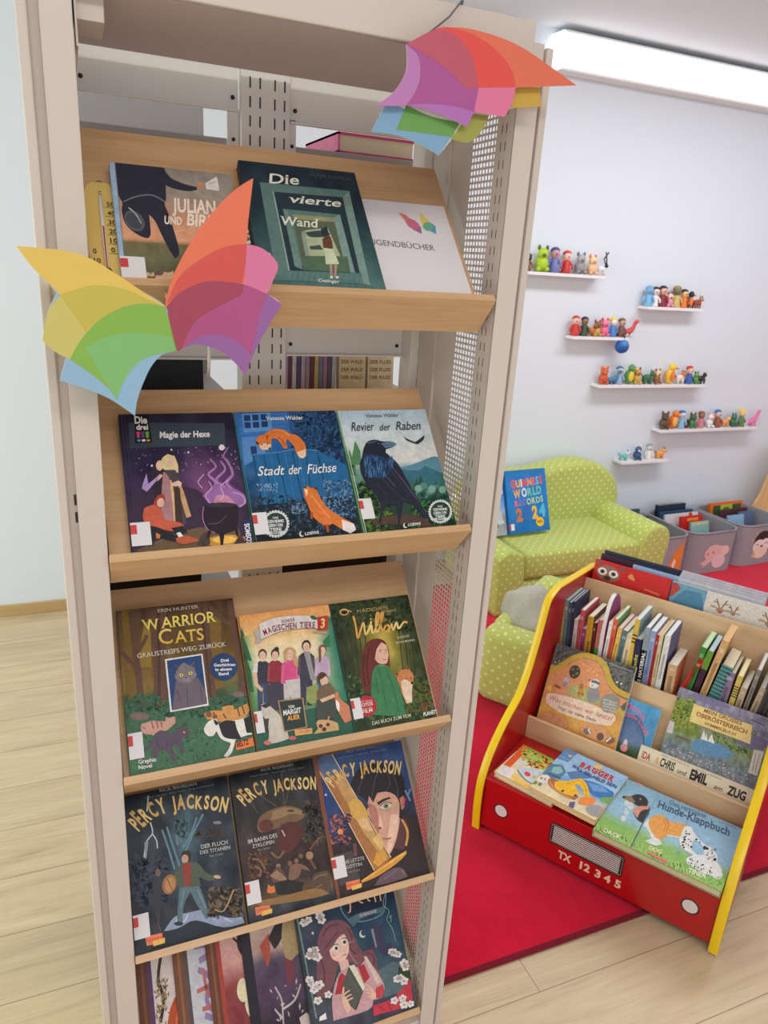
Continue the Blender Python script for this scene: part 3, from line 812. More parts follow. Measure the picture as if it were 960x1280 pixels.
def bb(c, lab, x, y, h, w, d, tilt, art=None, dz=0): slab_book('picture_book', lab, x, y, .022+dz, w, d, h, c, (RAD(tilt), 0, RAD(2)), BG, art)
def stripe(col2, y0=.02, y1=.16, x0=.05, x1=.95):
    return lambda A: A.poly([(x0, y0), (x1, y0), (x1, y1), (x0, y1)], col2)
bb((60, 84, 92), 'dark teal book in the bin beside the sofa, at the very back', 2.86, 3.24, .275, .25, .012, -8)
bb((120, 140, 146), 'grey blue book in the bin beside the sofa, second from the back', 2.86, 3.19, .262, .25, .012, -10, stripe((196, 204, 204)))
bb((44, 54, 66), 'dark slate book in the bin beside the sofa, third from the back', 2.87, 3.14, .258, .24, .012, -12, stripe((90, 120, 130), .03, .1))
bb((206, 208, 208), 'pale grey book nearest the front in the bin beside the sofa', 2.95, 3.05, .215, .17, .012, -14)
bb((36, 50, 72), 'navy book standing tallest in the pale pink patch bin', 3.25, 3.255, .285, .23, .022, -7)
bb((52, 82, 110), 'blue book behind the white one in the pale pink patch bin', 3.235, 3.215, .255, .27, .012, -8)
bb((226, 222, 228), 'white book with red corner in the pale pink patch bin', 3.24, 3.165, .252, .27, .012, -10, stripe((206, 60, 60), .0, .08, .72, .82))
bb((214, 44, 36), 'red and orange book in the middle of the pale pink patch bin', 3.32, 3.11, .252, .18, .012, -12, stripe((240, 150, 50), .05, .12, .3, .8))
bb((150, 196, 196), 'mint green book at the front of the pale pink patch bin', 3.35, 3.05, .235, .15, .012, -14, stripe((226, 200, 140), .02, .08))
def shelfart(A):
    A.poly([(.1, .06), (.95, .06), (.95, .3), (.1, .3)], (60, 96, 60)); A.poly([(.32, .06), (.68, .06), (.68, .3), (.32, .3)], (178, 200, 70)); A.ell(.5, .16, .1, .05, (110, 120, 60))
bb((236, 110, 44), 'orange framed book with green picture at the back of the penguin patch bin', 3.655, 3.235, .275, .29, .014, -7, shelfart)
bb((90, 52, 60), 'dark red book behind the blue ones in the penguin patch bin', 3.70, 3.18, .245, .24, .012, -10)
bb((100, 116, 148), 'slate blue book on the right in the penguin patch bin', 3.81, 3.12, .245, .13, .012, -12)
bb((150, 190, 222), 'light blue book on the left in the penguin patch bin', 3.69, 3.09, .238, .14, .012, -14)
# tan bent wood chair beyond the bins
ch = thing('wooden_chair', 'tan plywood chair edge beyond the penguin patch bin at the wall', 'chair', (4.03, 3.10, .0105))
bp_ = catmull([(.0, .22), (.02, .34), (.05, .46), (.075, .56), (.12, .62), (.20, .64), (.40, .64), (.40, .22)], 4)
a = MB(); a.prism(bp_, .14, .158, 'y', TAN, bev=.003); a.build('backrest', ch)
a = MB(); a.box(.0, .40, -.12, .16, .20, .22, TAN, bev=.004); a.build('seat', ch)
for (xx, yy) in ((.02, -.10), (.36, -.10), (.02, .12), (.36, .12)):
    a = MB(); a.box(xx, xx+.028, yy, yy+.028, 0, .20, TAN, bev=.003); a.build('leg', ch)

# ================================================================== wall shelves and toy figures
def wall_shelf(x, w, z, label):
    root = thing('wall_shelf', label, 'shelf', (x, WY, z), group='white picture ledges on the wall')
    a = MB(); a.box(0, w, -.085, -.002, -.016, 0, WHITEB, bev=.0015); a.build('board', root)
    a = MB(); a.box(0, w, -.006, -.002, 0, .012, WHITEB, bev=.001); a.build('back_rail', root)
    return root
def fig_mesh(kind, c1, c2, c3, s=1.0):
    a = MB(); P = TOY
    if kind == 'beast':
        a.ell((0, 0, .028), (.030, .016, .016), P, c1, nu=12, nv=8); a.ell((.028, 0, .046), (.014, .012, .013), P, c2, nu=10, nv=7); a.ell((.040, 0, .042), (.007, .007, .006), P, c3, nu=8, nv=6)
        for x in (-.018, .018):
            for y in (-.009, .009): a.tube([(x, y, .024), (x, y, .0)], [.006, .005], P, c1, n=6)
        a.tube([(-.028, 0, .032), (-.04, 0, .045)], [.004, .002], P, c3, n=6)
        for y in (-.008, .008): a.ell((.024, y, .059), (.004, .003, .006), P, c3, nu=6, nv=5)
    elif kind == 'stand':
        a.lathe([(.018, 0), (.02, .004), (.016, .018), (.013, .036), (.010, .044)], P, c1, n=10)
        a.ell((0, 0, .058), (.017, .016, .017), P, c2, nu=10, nv=8); a.ell((0, .004, .066), (.018, .017, .012), P, c3, nu=10, nv=7)
        for s_ in (-1, 1): a.tube([(s_*.011, 0, .040), (s_*.023, -.004, .026), (s_*.022, -.010, .016)], .0045, P, c1, n=6)
        a.ell((0, -.016, .056), (.003, .003, .003), P, c3, nu=6, nv=5)
    elif kind == 'bird':
        a.ell((0, 0, .026), (.020, .017, .026), P, c1, nu=12, nv=8); a.ell((.004, -.004, .056), (.014, .013, .014), P, c2, nu=10, nv=8)
        a.tube([(.012, -.010, .055), (.026, -.016, .052)], [.005, .001], P, c3, n=6)
        for s_ in (-1, 1): a.ell((0, s_*.016, .028), (.012, .004, .018), P, c3, nu=8, nv=6)
    elif kind == 'sit':
        a.ell((0, 0, .022), (.022, .020, .022), P, c1, nu=12, nv=8); a.ell((0, -.004, .050), (.018, .016, .016), P, c2, nu=10, nv=8)
        for s_ in (-1, 1):
            a.ell((s_*.013, 0, .066), (.006, .004, .008), P, c3, nu=7, nv=6); a.ell((s_*.014, -.018, .008), (.008, .010, .007), P, c1, nu=7, nv=6)
        a.ell((0, -.019, .046), (.007, .005, .005), P, c3, nu=7, nv=6)
    elif kind == 'long':
        a.tube([(-.04, 0, .012), (-.02, 0, .020), (.01, 0, .024), (.026, 0, .040), (.034, -.002, .060)], [.003, .011, .014, .009, .008], P, c1, n=8)
        a.ell((.040, -.003, .066), (.013, .008, .008), P, c2, nu=8, nv=6)
        for x in (-.01, .012):
            for y in (-.008, .008): a.tube([(x, y, .016), (x, y, 0)], .004, P, c3, n=6)
    elif kind == 'antler':
        a.ell((0, 0, .034), (.028, .014, .014), P, c1, nu=12, nv=8); a.ell((.030, 0, .050), (.013, .009, .010), P, c2, nu=10, nv=7)
        for x in (-.018, .018):
            for y in (-.008, .008): a.tube([(x, y, .026), (x, y, .0)], .004, P, c1, n=6)
        for s_ in (-1, 1): a.tube([(.026, s_*.006, .058), (.016, s_*.012, .085), (.024+s_*.02, s_*.014, .118)], .004, P, c3, n=6)
    return a
_fm = {}
def figure(kind, x, z, c1, c2, c3, s, rz, label, group):
    key = (kind, c1, c2, c3)
    if key not in _fm:
        o = fig_mesh(kind, c1, c2, c3).build('toy_figure'); _fm[key] = o
    else:
        o = _fm[key].copy(); COL.objects.link(o)
    o.location = (x, WY-.045, z+.0004); o.scale = (s*.9, s*.9, s); o.rotation_euler = (0, 0, RAD(rz))
    tag(o, label, 'toy figure', group)
ORDW = ['leftmost', 'second', 'third', 'fourth', 'fifth', 'sixth', 'seventh', 'eighth', 'ninth', 'tenth', 'eleventh', 'twelfth']
def fill(sh_label, place, x, w, z, figs):
    wall_shelf(x, w, z, sh_label)
    n = len(figs)
    for i, (f, kind, colname, c1, c2, c3, s) in enumerate(figs):
        lab = ('%s toy figure, leftmost on %s' % (colname, place)) if i == 0 else ('%s toy figure at the right end of %s' % (colname, place)) if i == n-1 else ('%s toy, %s from left on %s' % (colname, ORDW[i], place))
        figure(kind, x+w*f, z, c1, c2, c3, s, -20+(i*53) % 50, lab, 'toy figures on the wall ledges')
W_, K_, O_, R_, G_, B_, Y_, P_, N_, T_ = (232, 230, 230), (40, 36, 42), (236, 124, 48), (206, 52, 48), (70, 140, 80), (60, 110, 190), (238, 204, 60), (236, 150, 180), (134, 84, 54), (190, 170, 150)
fill('white ledge with antlered figure, nearest the bookshelf post', 'the ledge nearest the bookshelf post', 2.13, .47, 1.615, [
 (.03, 'stand', 'small dark brown', N_, K_, K_, 1.1), (.20, 'sit', 'lime green', (176, 206, 40), (176, 206, 40), (90, 110, 60), 1.75), (.36, 'stand', 'lilac and blue', (110, 120, 180), (206, 150, 160), (70, 70, 130), 1.6),
 (.52, 'stand', 'red capped', R_, (240, 200, 180), R_, 1.45), (.70, 'sit', 'grey', (150, 146, 150), (176, 170, 174), (120, 116, 120), 1.5), (.86, 'sit', 'peach', (240, 190, 150), (242, 206, 160), O_, 1.4), (1.0, 'antler', 'white antlered', W_, K_, (70, 60, 66), 1.0)])
fill('short white ledge at the upper right of the wall display', 'the short upper right ledge', 2.915, .40, 1.472, [
 (.07, 'stand', 'light blue', (120, 180, 220), (120, 170, 210), (110, 160, 200), 1.4), (.18, 'stand', 'white and black', W_, (236, 220, 210), K_, 1.35), (.31, 'stand', 'dark red', (140, 40, 50), (232, 180, 160), K_, 1.45),
 (.44, 'sit', 'pink', P_, (240, 200, 190), N_, 1.1), (.56, 'stand', 'tan and yellow', (206, 180, 110), (120, 110, 90), (150, 130, 80), 1.5), (.70, 'stand', 'orange', O_, (240, 190, 140), K_, 1.3), (.80, 'bird', 'dark brown', (90, 70, 64), K_, O_, 1.3), (.95, 'beast', 'red brown', (160, 70, 50), (190, 140, 100), N_, 1.1)])
fill('white ledge at the middle left whose right end overhangs a blue ball toy', 'the blue ball ledge', 2.455, .365, 1.303, [
 (.08, 'stand', 'red', R_, (236, 190, 170), (190, 60, 50), 1.35), (.24, 'stand', 'dark green', (60, 84, 66), (150, 110, 80), K_, 1.3), (.36, 'beast', 'orange brown', (200, 110, 50), N_, O_, 1.05), (.47, 'sit', 'yellow and brown', (196, 160, 80), N_, N_, 1.2),
 (.60, 'sit', 'bright pink', (236, 110, 150), (240, 130, 160), (220, 70, 110), 1.35), (.76, 'stand', 'blue and white', (80, 130, 200), W_, Y_, 1.3), (.92, 'stand', 'brown haired', (120, 80, 70), (190, 160, 150), N_, 1.3), (1.06, 'long', 'red and white', (206, 70, 70), (226, 90, 90), W_, 1.3)])
fill('long white ledge in the middle of the wall display', 'the long middle ledge', 2.675, .775, 1.043, [
 (.06, 'sit', 'rust red', (206, 88, 50), (206, 96, 56), O_, 1.4), (.14, 'long', 'teal blue', (70, 130, 170), (70, 130, 170), (40, 90, 130), 1.1), (.20, 'stand', 'pale blue', (150, 170, 200), (200, 206, 214), (90, 110, 150), 1.3), (.29, 'bird', 'tall green', (90, 150, 80), (90, 150, 80), Y_, 1.6),
 (.36, 'sit', 'mustard', (206, 170, 70), (206, 150, 80), N_, 1.3), (.46, 'beast', 'dark green', (50, 110, 74), (60, 120, 80), (140, 60, 50), 1.25), (.55, 'sit', 'brown and cream', (150, 96, 60), (226, 200, 160), N_, 1.2), (.67, 'bird', 'large yellow and orange', (240, 190, 60), Y_, O_, 1.7),
 (.77, 'beast', 'white and orange', (236, 220, 206), O_, N_, 1.2), (.86, 'stand', 'blue with red cap', (60, 100, 170), (230, 190, 170), R_, 1.35), (.93, 'sit', 'green', (90, 150, 70), (110, 160, 80), K_, 1.0), (.99, 'beast', 'black and yellow', K_, K_, Y_, 1.1)])
fill('long white ledge at the right, second from the bottom', 'the long lower right ledge', 3.17, .775, .775, [
 (.06, 'sit', 'dark brown', (96, 76, 54), (80, 70, 60), N_, 1.45), (.15, 'bird', 'tall orange', (232, 120, 40), O_, (250, 180, 80), 1.6), (.23, 'stand', 'light blue', (140, 186, 216), (226, 226, 226), B_, 1.4), (.27, 'beast', 'maroon', (110, 40, 50), K_, N_, .9), (.34, 'sit', 'green', (70, 130, 80), (60, 110, 66), (120, 60, 50), 1.3),
 (.43, 'stand', 'pink and brown', (206, 130, 140), (160, 110, 90), N_, 1.3), (.52, 'sit', 'white and pink', W_, (240, 226, 220), P_, 1.25), (.60, 'stand', 'brown with blue cap', (150, 84, 60), (226, 190, 160), B_, 1.4), (.69, 'beast', 'orange cream', (236, 160, 90), (240, 200, 160), O_, 1.1), (.77, 'sit', 'dark green', (50, 110, 80), (64, 126, 90), B_, 1.2), (.86, 'stand', 'yellow haired', (100, 130, 80), (236, 200, 160), Y_, 1.4), (.99, 'long', 'pink', (236, 120, 170), (240, 140, 180), P_, 1.4)])
fill('short white ledge lowest on the wall above the sofa arm', 'the lowest short ledge', 2.92, .36, .592, [
 (.10, 'beast', 'teal and white', (120, 190, 190), W_, (90, 160, 170), 1.0), (.38, 'sit', 'dark blue', (56, 84, 130), (70, 96, 140), W_, 1.25), (.62, 'stand', 'white and grey', W_, (220, 214, 210), (150, 150, 150), 1.2), (.86, 'beast', 'orange', (236, 160, 70), (240, 180, 90), N_, 1.1)])
# round blue toy dangling below the third ledge
tb = thing('hanging_toy', 'blue ball shaped toy hanging under the right end of a wall ledge', 'toy', (2.455+.335, WY-.075, 1.255))
a = MB(); a.ell((0, 0, 0), (.042, .034, .038), TOY, (34, 90, 170), nu=16, nv=10); a.build('ball', tb)
a = MB(); a.ell((0, -.016, .012), (.026, .022, .022), TOY, (60, 130, 200), nu=12, nv=8); tag(a.build('cap', tb), 'lighter blue cap')
a = MB(); a.tube([(0, .0, .03), (0.0, -.008, .052), (.0, .0, .066)], .006, TOY, (90, 60, 56), n=8); tag(a.build('hook', tb), 'brown hook')

# ================================================================== butterfly cards
# wing sketches are in metres on the wing's own plane, x right, y up
def wing(parent, name, outline, patches, label):
    outline = soft(outline, 4)
    mb = MB(); mb.prism(outline, -.0011, 0, 'z', PAPERCARD, (238, 232, 226))
    z = 0
    for pts, col in patches:
        pts = soft(pts, 4)
        z += .00006
        tri = tessellate_polygon([[Vector((p[0], p[1], 0)) for p in pts]]); fs = []
        for t in tri:
            A_, B_2, C_ = (pts[i] for i in t)
            cr = (B_2[0]-A_[0])*(C_[1]-A_[1])-(B_2[1]-A_[1])*(C_[0]-A_[0])
            if abs(cr) > 1e-13: fs.append(tuple(t) if cr > 0 else tuple(t)[::-1])
        for sgn, zz in ((1, z), (-1, -.0011-z)):
            mb.add([(p[0], p[1], zz) for p in pts], [f if sgn > 0 else f[::-1] for f in fs], PAPERCARD, col)
    return tag(mb.build(name, parent), label)
WR = {
  'r_out': [(0.1212,1.4986),(0.1147,1.5259),(0.1087,1.5517),(0.1158,1.5794),(0.129,1.6077),(0.1483,1.639),(0.1736,1.6704),(0.1954,1.6911),(0.2141,1.7034),(0.2111,1.6791),(0.2079,1.6521),(0.2064,1.6283),(0.2241,1.6258),(0.2388,1.6158),(0.2448,1.6046),(0.2391,1.5891),(0.2317,1.5721),(0.2417,1.5668),(0.2505,1.5601),(0.238,1.5406),(0.2214,1.5102),(0.2114,1.488),(0.204,1.4685),(0.1946,1.4825),(0.1781,1.4971),(0.1618,1.5042),(0.1456,1.5069),(0.1326,1.5039)],
  'r_purple': [(0.1212,1.4986),(0.1147,1.5259),(0.1096,1.5505),(0.1248,1.5675),(0.1471,1.5795),(0.1662,1.584),(0.1918,1.5834),(0.2113,1.5797),(0.2317,1.5721),(0.2505,1.5601),(0.238,1.5406),(0.2214,1.5102),(0.2114,1.488),(0.204,1.4685),(0.1946,1.4825),(0.1781,1.4971),(0.1618,1.5042),(0.1456,1.5069),(0.1326,1.5039)],
  'r_pink': [(0.1212,1.4986),(0.1147,1.5259),(0.1103,1.5543),(0.1253,1.5861),(0.1476,1.6058),(0.173,1.621),(0.192,1.6274),(0.2064,1.6289),(0.2241,1.6258),(0.2388,1.6158),(0.2448,1.6046),(0.2391,1.5891),(0.2317,1.5721),(0.2229,1.5465),(0.2164,1.52),(0.2114,1.4965),(0.1947,1.5126),(0.1783,1.5192),(0.162,1.5196),(0.1425,1.514)],
  'r_red': [(0.1261,1.5004),(0.1212,1.4986),(0.1147,1.5259),(0.1087,1.5517),(0.1158,1.5794),(0.129,1.6077),(0.1483,1.639),(0.1736,1.6704),(0.1954,1.6911),(0.2141,1.7034),(0.2111,1.6791),(0.2079,1.6521),(0.2064,1.6283),(0.2047,1.6029),(0.2008,1.5712),(0.1852,1.5609),(0.1657,1.5505),(0.1462,1.5368),(0.1346,1.5202)],
  'r_red_pink': [(0.1103,1.5543),(0.1253,1.5861),(0.1476,1.6058),(0.173,1.621),(0.192,1.6274),(0.2064,1.6289),(0.2047,1.6029),(0.2008,1.5833),(0.1789,1.584),(0.1598,1.5833),(0.1407,1.577),(0.1248,1.5675)],
  'r_triple': [(0.1261,1.5004),(0.1212,1.4986),(0.1147,1.5259),(0.1096,1.5505),(0.1248,1.5675),(0.1471,1.5795),(0.1662,1.584),(0.1918,1.5834),(0.2021,1.5821),(0.2008,1.5712),(0.1852,1.5609),(0.1657,1.5505),(0.1462,1.5368),(0.1346,1.5202)],
  'r_pink_purple': [(0.1261,1.5004),(0.1346,1.5202),(0.1462,1.5368),(0.1657,1.5505),(0.1852,1.5609),(0.2008,1.5712),(0.2021,1.5821),(0.2113,1.5797),(0.2317,1.5721),(0.2229,1.5465),(0.2164,1.52),(0.2114,1.4965),(0.1947,1.5126),(0.1783,1.5192),(0.162,1.5196),(0.1425,1.514)],
}
WL = {
  'l_out': [(0.1086,1.5518),(0.0808,1.5689),(0.0542,1.5859),(0.0258,1.6021),(-0.0019,1.6091),(-0.0501,1.6112),(-0.0361,1.5904),(-0.0211,1.5741),(-0.0132,1.5629),(-0.0237,1.5423),(-0.0321,1.5112),(-0.0215,1.4991),(-0.0084,1.4914),(-0.017,1.4644),(0.0044,1.4568),(0.0309,1.4447),(0.049,1.4325),(0.0662,1.4183),(0.07,1.4382),(0.0791,1.4611),(0.0897,1.4806),(0.1032,1.4935),(0.1216,1.4983),(0.1148,1.5258)],
  'l_yellow': [(0.1086,1.5518),(0.0808,1.5689),(0.0542,1.5859),(0.0258,1.6021),(-0.0019,1.6091),(-0.0501,1.6112),(-0.0361,1.5904),(-0.0211,1.5741),(-0.0059,1.5558),(0.0118,1.5219),(0.0327,1.5251),(0.0643,1.5471)],
  'l_olive': [(-0.0045,1.4889),(-0.0215,1.4991),(-0.0321,1.5112),(-0.0237,1.5423),(-0.0098,1.5601),(0.0151,1.5703),(0.0357,1.5734),(0.0654,1.569),(0.0897,1.5585),(0.1085,1.5511),(0.0927,1.5539),(0.0738,1.5534),(0.052,1.5468),(0.0271,1.5311),(0.0081,1.5097)],
  'l_olive_yellow': [(-0.0105,1.5612),(0.0151,1.5703),(0.0357,1.5734),(0.0654,1.569),(0.0897,1.5585),(0.1085,1.5511),(0.0927,1.5539),(0.0738,1.5534),(0.052,1.5468),(0.0271,1.5311),(0.0147,1.5204),(0.0017,1.5428)],
  'l_green': [(-0.0045,1.4889),(0.0081,1.5097),(0.0271,1.5311),(0.052,1.5468),(0.0738,1.5534),(0.0927,1.5539),(0.1085,1.5505),(0.1148,1.5258),(0.1216,1.4983),(0.1033,1.4951),(0.0803,1.4889),(0.0638,1.4746),(0.0518,1.4554),(0.0461,1.4385),(0.0376,1.4526),(0.0174,1.4723)],
  'l_green_light': [(0.0134,1.502),(0.0351,1.5143),(0.0629,1.5198),(0.088,1.5193),(0.1138,1.5155),(0.1216,1.4983),(0.1033,1.4951),(0.0803,1.4889),(0.0638,1.4746),(0.0518,1.4554),(0.0461,1.4385),(0.0322,1.4656)],
  'l_green_shade': [(0.1085,1.5505),(0.1148,1.5258),(0.1216,1.4983),(0.1099,1.4967),(0.1044,1.5258),(0.0974,1.5534)],
}
W1 = {
  'out': [(0.4009,1.8709),(0.4279,1.8873),(0.4525,1.897),(0.4783,1.9),(0.5186,1.8986),(0.5611,1.8919),(0.6065,1.8771),(0.6543,1.86),(0.5605,1.8455),(0.5563,1.8243),(0.5475,1.8095),(0.5019,1.8095),(0.4936,1.7911),(0.4622,1.7993),(0.4352,1.804),(0.406,1.8057),(0.3655,1.8002),(0.3892,1.819),(0.403,1.8437)],
  'orange': [(0.4525,1.897),(0.4783,1.9),(0.5186,1.8986),(0.5611,1.8919),(0.6065,1.8771),(0.6543,1.86),(0.5605,1.8455),(0.5509,1.8641),(0.5276,1.8818),(0.4922,1.8945)],
  'red': [(0.4279,1.8873),(0.4525,1.897),(0.4922,1.8945),(0.5276,1.8818),(0.5509,1.8641),(0.5605,1.8455),(0.5055,1.8378),(0.4914,1.8714),(0.4662,1.8906),(0.4434,1.8921)],
  'maroon': [(0.4009,1.8709),(0.4279,1.8873),(0.4434,1.8921),(0.4662,1.8906),(0.4914,1.8714),(0.5055,1.8378),(0.4854,1.8351),(0.4709,1.8453),(0.4501,1.8553),(0.4202,1.8662)],
  'magenta': [(0.4009,1.8709),(0.4202,1.8662),(0.4501,1.8553),(0.4709,1.8453),(0.4854,1.8351),(0.5055,1.8378),(0.5019,1.8095),(0.4743,1.8125),(0.4346,1.8108),(0.406,1.8057),(0.4174,1.8227),(0.4223,1.8412),(0.4175,1.8608)],
  'pink': [(0.5055,1.8378),(0.5605,1.8455),(0.5563,1.8243),(0.5475,1.8095),(0.5019,1.8095)],
  'lilac': [(0.4009,1.8709),(0.4175,1.8608),(0.4223,1.8412),(0.4174,1.8227),(0.406,1.8057),(0.3655,1.8002),(0.3892,1.819),(0.403,1.8437)],
  'mauve': [(0.406,1.8057),(0.4346,1.8108),(0.4743,1.8125),(0.5019,1.8095),(0.4936,1.7911),(0.4622,1.7993),(0.4352,1.804)],
}
W2 = {
  'out': [(0.3853,1.81),(0.4534,1.8133),(0.5534,1.8465),(0.6036,1.8531),(0.6107,1.831),(0.5652,1.8232),(0.531,1.8102),(0.5243,1.7944),(0.5053,1.7755),(0.4793,1.7772),(0.4622,1.7554),(0.4343,1.7651),(0.4008,1.7723),(0.3656,1.7726)],
  'mustard': [(0.5534,1.8465),(0.6036,1.8531),(0.6107,1.831),(0.5602,1.8226)],
  'olive': [(0.5015,1.8094),(0.531,1.8102),(0.5243,1.7944),(0.5053,1.7755),(0.4774,1.7764),(0.4894,1.7932)],
  'blue': [(0.3853,1.81),(0.4148,1.8016),(0.3991,1.7785),(0.4365,1.779),(0.4791,1.7794),(0.4622,1.7554),(0.4343,1.7651),(0.4008,1.7723),(0.3656,1.7726)],
  'green': [(0.4111,1.808),(0.448,1.7992),(0.489,1.7975),(0.4792,1.7788),(0.4365,1.779),(0.3991,1.7785)],
}

def wing_root(o, a, b):
    # wing plane Y = a + b X seen from the front: x along the plane, y up, z towards the viewer
    k = math.hypot(1, b); o.parent = None
    return (0, a, 0), (1/k, b/k, 0), (0, 0, 1), (b/k, -1/k, 0)
def place_wing(o, a, b):
    loc, ax, ay, az = wing_root(o, a, b)
    mm = Matrix((Vector(ax), Vector(ay), Vector(az))).transposed().to_4x4(); mm.translation = Vector(loc); o.matrix_local = mm
bfl = thing('paper_butterfly', 'printed butterfly card with yellow green left wing, on the top shelf lip', 'decoration', (0, 0, 0), group='butterfly cards on the bookshelf')
w_ = wing(bfl, 'wing', WR['r_out'], [(WR['r_purple'], (152, 98, 160)), (WR['r_pink'], (216, 118, 158)), (WR['r_red'], (228, 116, 86)), (WR['r_red_pink'], (210, 86, 80)), (WR['r_pink_purple'], (176, 82, 132)), (WR['r_triple'], (164, 70, 92))], 'red, pink and purple wing')
place_wing(w_, .975, -.15); w_.parent = bfl
w_ = wing(bfl, 'wing', WL['l_out'], [(WL['l_out'], (146, 184, 212)), (WL['l_olive'], (206, 194, 112)), (WL['l_yellow'], (228, 194, 98)), (WL['l_olive_yellow'], (200, 184, 86)), (WL['l_green'], (136, 182, 80)), (WL['l_green_light'], (132, 188, 116))], 'yellow, green and blue wing')
place_wing(w_, .9417, .15); w_.parent = bfl
a = MB(); a.tube([(.112, .959, 1.556), (.112, .975, 1.560), (.112, .9905, 1.566)], .002, PALEP, n=8); a.build('clip', bfl)
a = MB(); a.tube([(.160, .957, 1.515), (.163, .985, 1.475), (.168, 1.02, 1.455)], .0022, PALEP, n=8); a.build('support_rod', bfl)
bf1 = thing('paper_butterfly', 'printed butterfly card with orange tip hung on a wire from the canopy', 'decoration', (0, 0, 0), group='butterfly cards on the bookshelf')
w_ = wing(bf1, 'wing', W2['out'], [(W2['blue'], (128, 168, 200)), (W2['mustard'], (204, 166, 72)), (W2['olive'], (160, 160, 78)), (W2['green'], (108, 160, 84))], 'blue, green and mustard wing')
place_wing(w_, .962, 0); w_.parent = bf1
w_ = wing(bf1, 'wing', W1['out'], [(W1['mauve'], (178, 112, 184)), (W1['lilac'], (188, 126, 184)), (W1['pink'], (226, 118, 160)), (W1['magenta'], (172, 86, 150)), (W1['orange'], (226, 112, 86)), (W1['red'], (226, 82, 76)), (W1['maroon'], (192, 88, 108))], 'orange, red and purple wing')
place_wing(w_, .950, 0); w_.parent = bf1
a = MB(); a.tube([(.4889, .9825, 1.9385), (.4875, .979, 1.9415), (.484, .976, 1.936), (.468, .975, 1.916), (.431, .970, 1.886), (.412, .958, 1.872), (.405, .952, 1.862)], .0012, WIREM, n=6)
a.tube([(.4889, .9825, 1.9385), (.492, .989, 1.938), (.492, .994, 1.9375)], .0012, WIREM, n=6); a.build('wire_hook', bf1)
a = MB(); a.box(.47, .49, .9512, .9608, 1.805, 1.82, PAPERCARD, (236, 230, 224)); a.build('hinge_tab', bf1)

# ================================================================== thermometer
th = thing('thermometer', 'small yellow wooden thermometer leaning at the left end of the top shelf', 'thermometer')
a = MB(); o_ = [(0, 0), (.040, 0), (.040, .158), (.036, .170), (.030, .176), (.010, .176), (.004, .170), (0, .158)]
THW = plain('yellow_wood', (224, 190, 110), .45)
a.prism(o_, 0, .008, 'z', THW, bev=.001); a.build('plank', th)
mb = MB(); A = Art(.040, .176, None, mb, PAPERCARD, .0)
DK = (70, 56, 36)
A.text('C', (.44, .13), (.54, .13), (.44, .095), DK)
for k, tt in enumerate(('50', '40', '30', '20', '10', '0')):
    y = .24+k*.088; A.text(tt, (.66, y), (.66+(.24 if len(tt) == 2 else .12), y), (.66, y-.042), DK, .02); A.poly([(.60, y+.010), (.92, y+.010), (.92, y+.014), (.60, y+.014)], DK)
for k, tt in enumerate(('0', '10', '20')):
    y = .70+k*.088; A.text(tt, (.12, y), (.12+(.2 if len(tt) == 2 else .1), y), (.12, y-.042), DK, .02)
so = mb.build('scale', th); so.location = (0, 0, .0081)
a = MB(); a.tube([(.0195, .148, .0105), (.0195, .028, .0105)], .0022, TOY, (236, 232, 228), n=10); tag(a.build('glass_tube', th), 'white glass tube')
a = MB(); a.tube([(.0195, .095, .0122), (.0195, .024, .0122)], .0011, TOY, (180, 60, 50), n=8); tag(a.build('red_column', th), 'red liquid column')
a = MB(); a.ell((.0195, .022, .0105), (.006, .007, .0035), TOY, (74, 56, 44)); a.build('bulb_guard', th)
a = MB(); a.tube([(.020+.004*math.cos(g*.6), .178+.004*math.sin(g*.6), .004) for g in range(11)], .0008, WIREM, n=6); a.build('hanger', th)
frame(th, Vector((.0270, 1.005, ROWZ[0]+.003))-SD*.004-ND*.0163, (1, 0, 0), SD, ND)
# ================================================================== books on the display shelves
WHITE = (238, 234, 230)
def shelf_book(name, label, row, x, w, h, t, ground, art, quad, v=-.005, n=0.0, rot=0, **kw):
    b = book(name, label, w, h, t, ground, art, quad=quad, **kw)
    ax, ay = Vector((1, 0, 0)), SD.copy()
    if rot:
        c, s_ = math.cos(RAD(rot)), math.sin(RAD(rot)); ax, ay = ax*c+SD*s_, SD*c-ax*s_
    frame(b, Vector((x, 1.005, ROWZ[row]+.003))+SD*v-ND*(t-n), ax, ay, ND)
    return b
STK = (.002, .012, .030, .036)
def tree_line(A, base, col, seed, n, x0, x1, y, hh):
    rnd = random.Random(seed); L = []
    for i in range(n):
        x = x0+(x1-x0)*rnd.random(); h = hh*(.6+.6*rnd.random()); w = h*.22
        L.append([(x-w, y), (x-w*.5, y-h*.5), (x-w*.6, y-h*.48), (x, y-h), (x+w*.6, y-h*.48), (x+w*.5, y-h*.5), (x+w, y)])
    A.polys(L, col)
def leaves(A, seed, n, box, r, cols, ang=None):
    rnd = random.Random(seed); x0, y0, x1, y1 = box
    for c in cols:
        L = []
        for i in range(n):
            x, y = rnd.uniform(x0, x1), rnd.uniform(y0, y1); k = r*rnd.uniform(.5, 1.3); g = rnd.uniform(0, 6.28) if ang is None else ang+rnd.uniform(-.5, .5)
            dx, dy = math.cos(g)*k, math.sin(g)*k
            L.append([(x-dx, y-dy), (x-dy*.4, y+dx*.4), (x+dx, y+dy), (x+dy*.4, y-dx*.4)])
        A.polys(L, c)
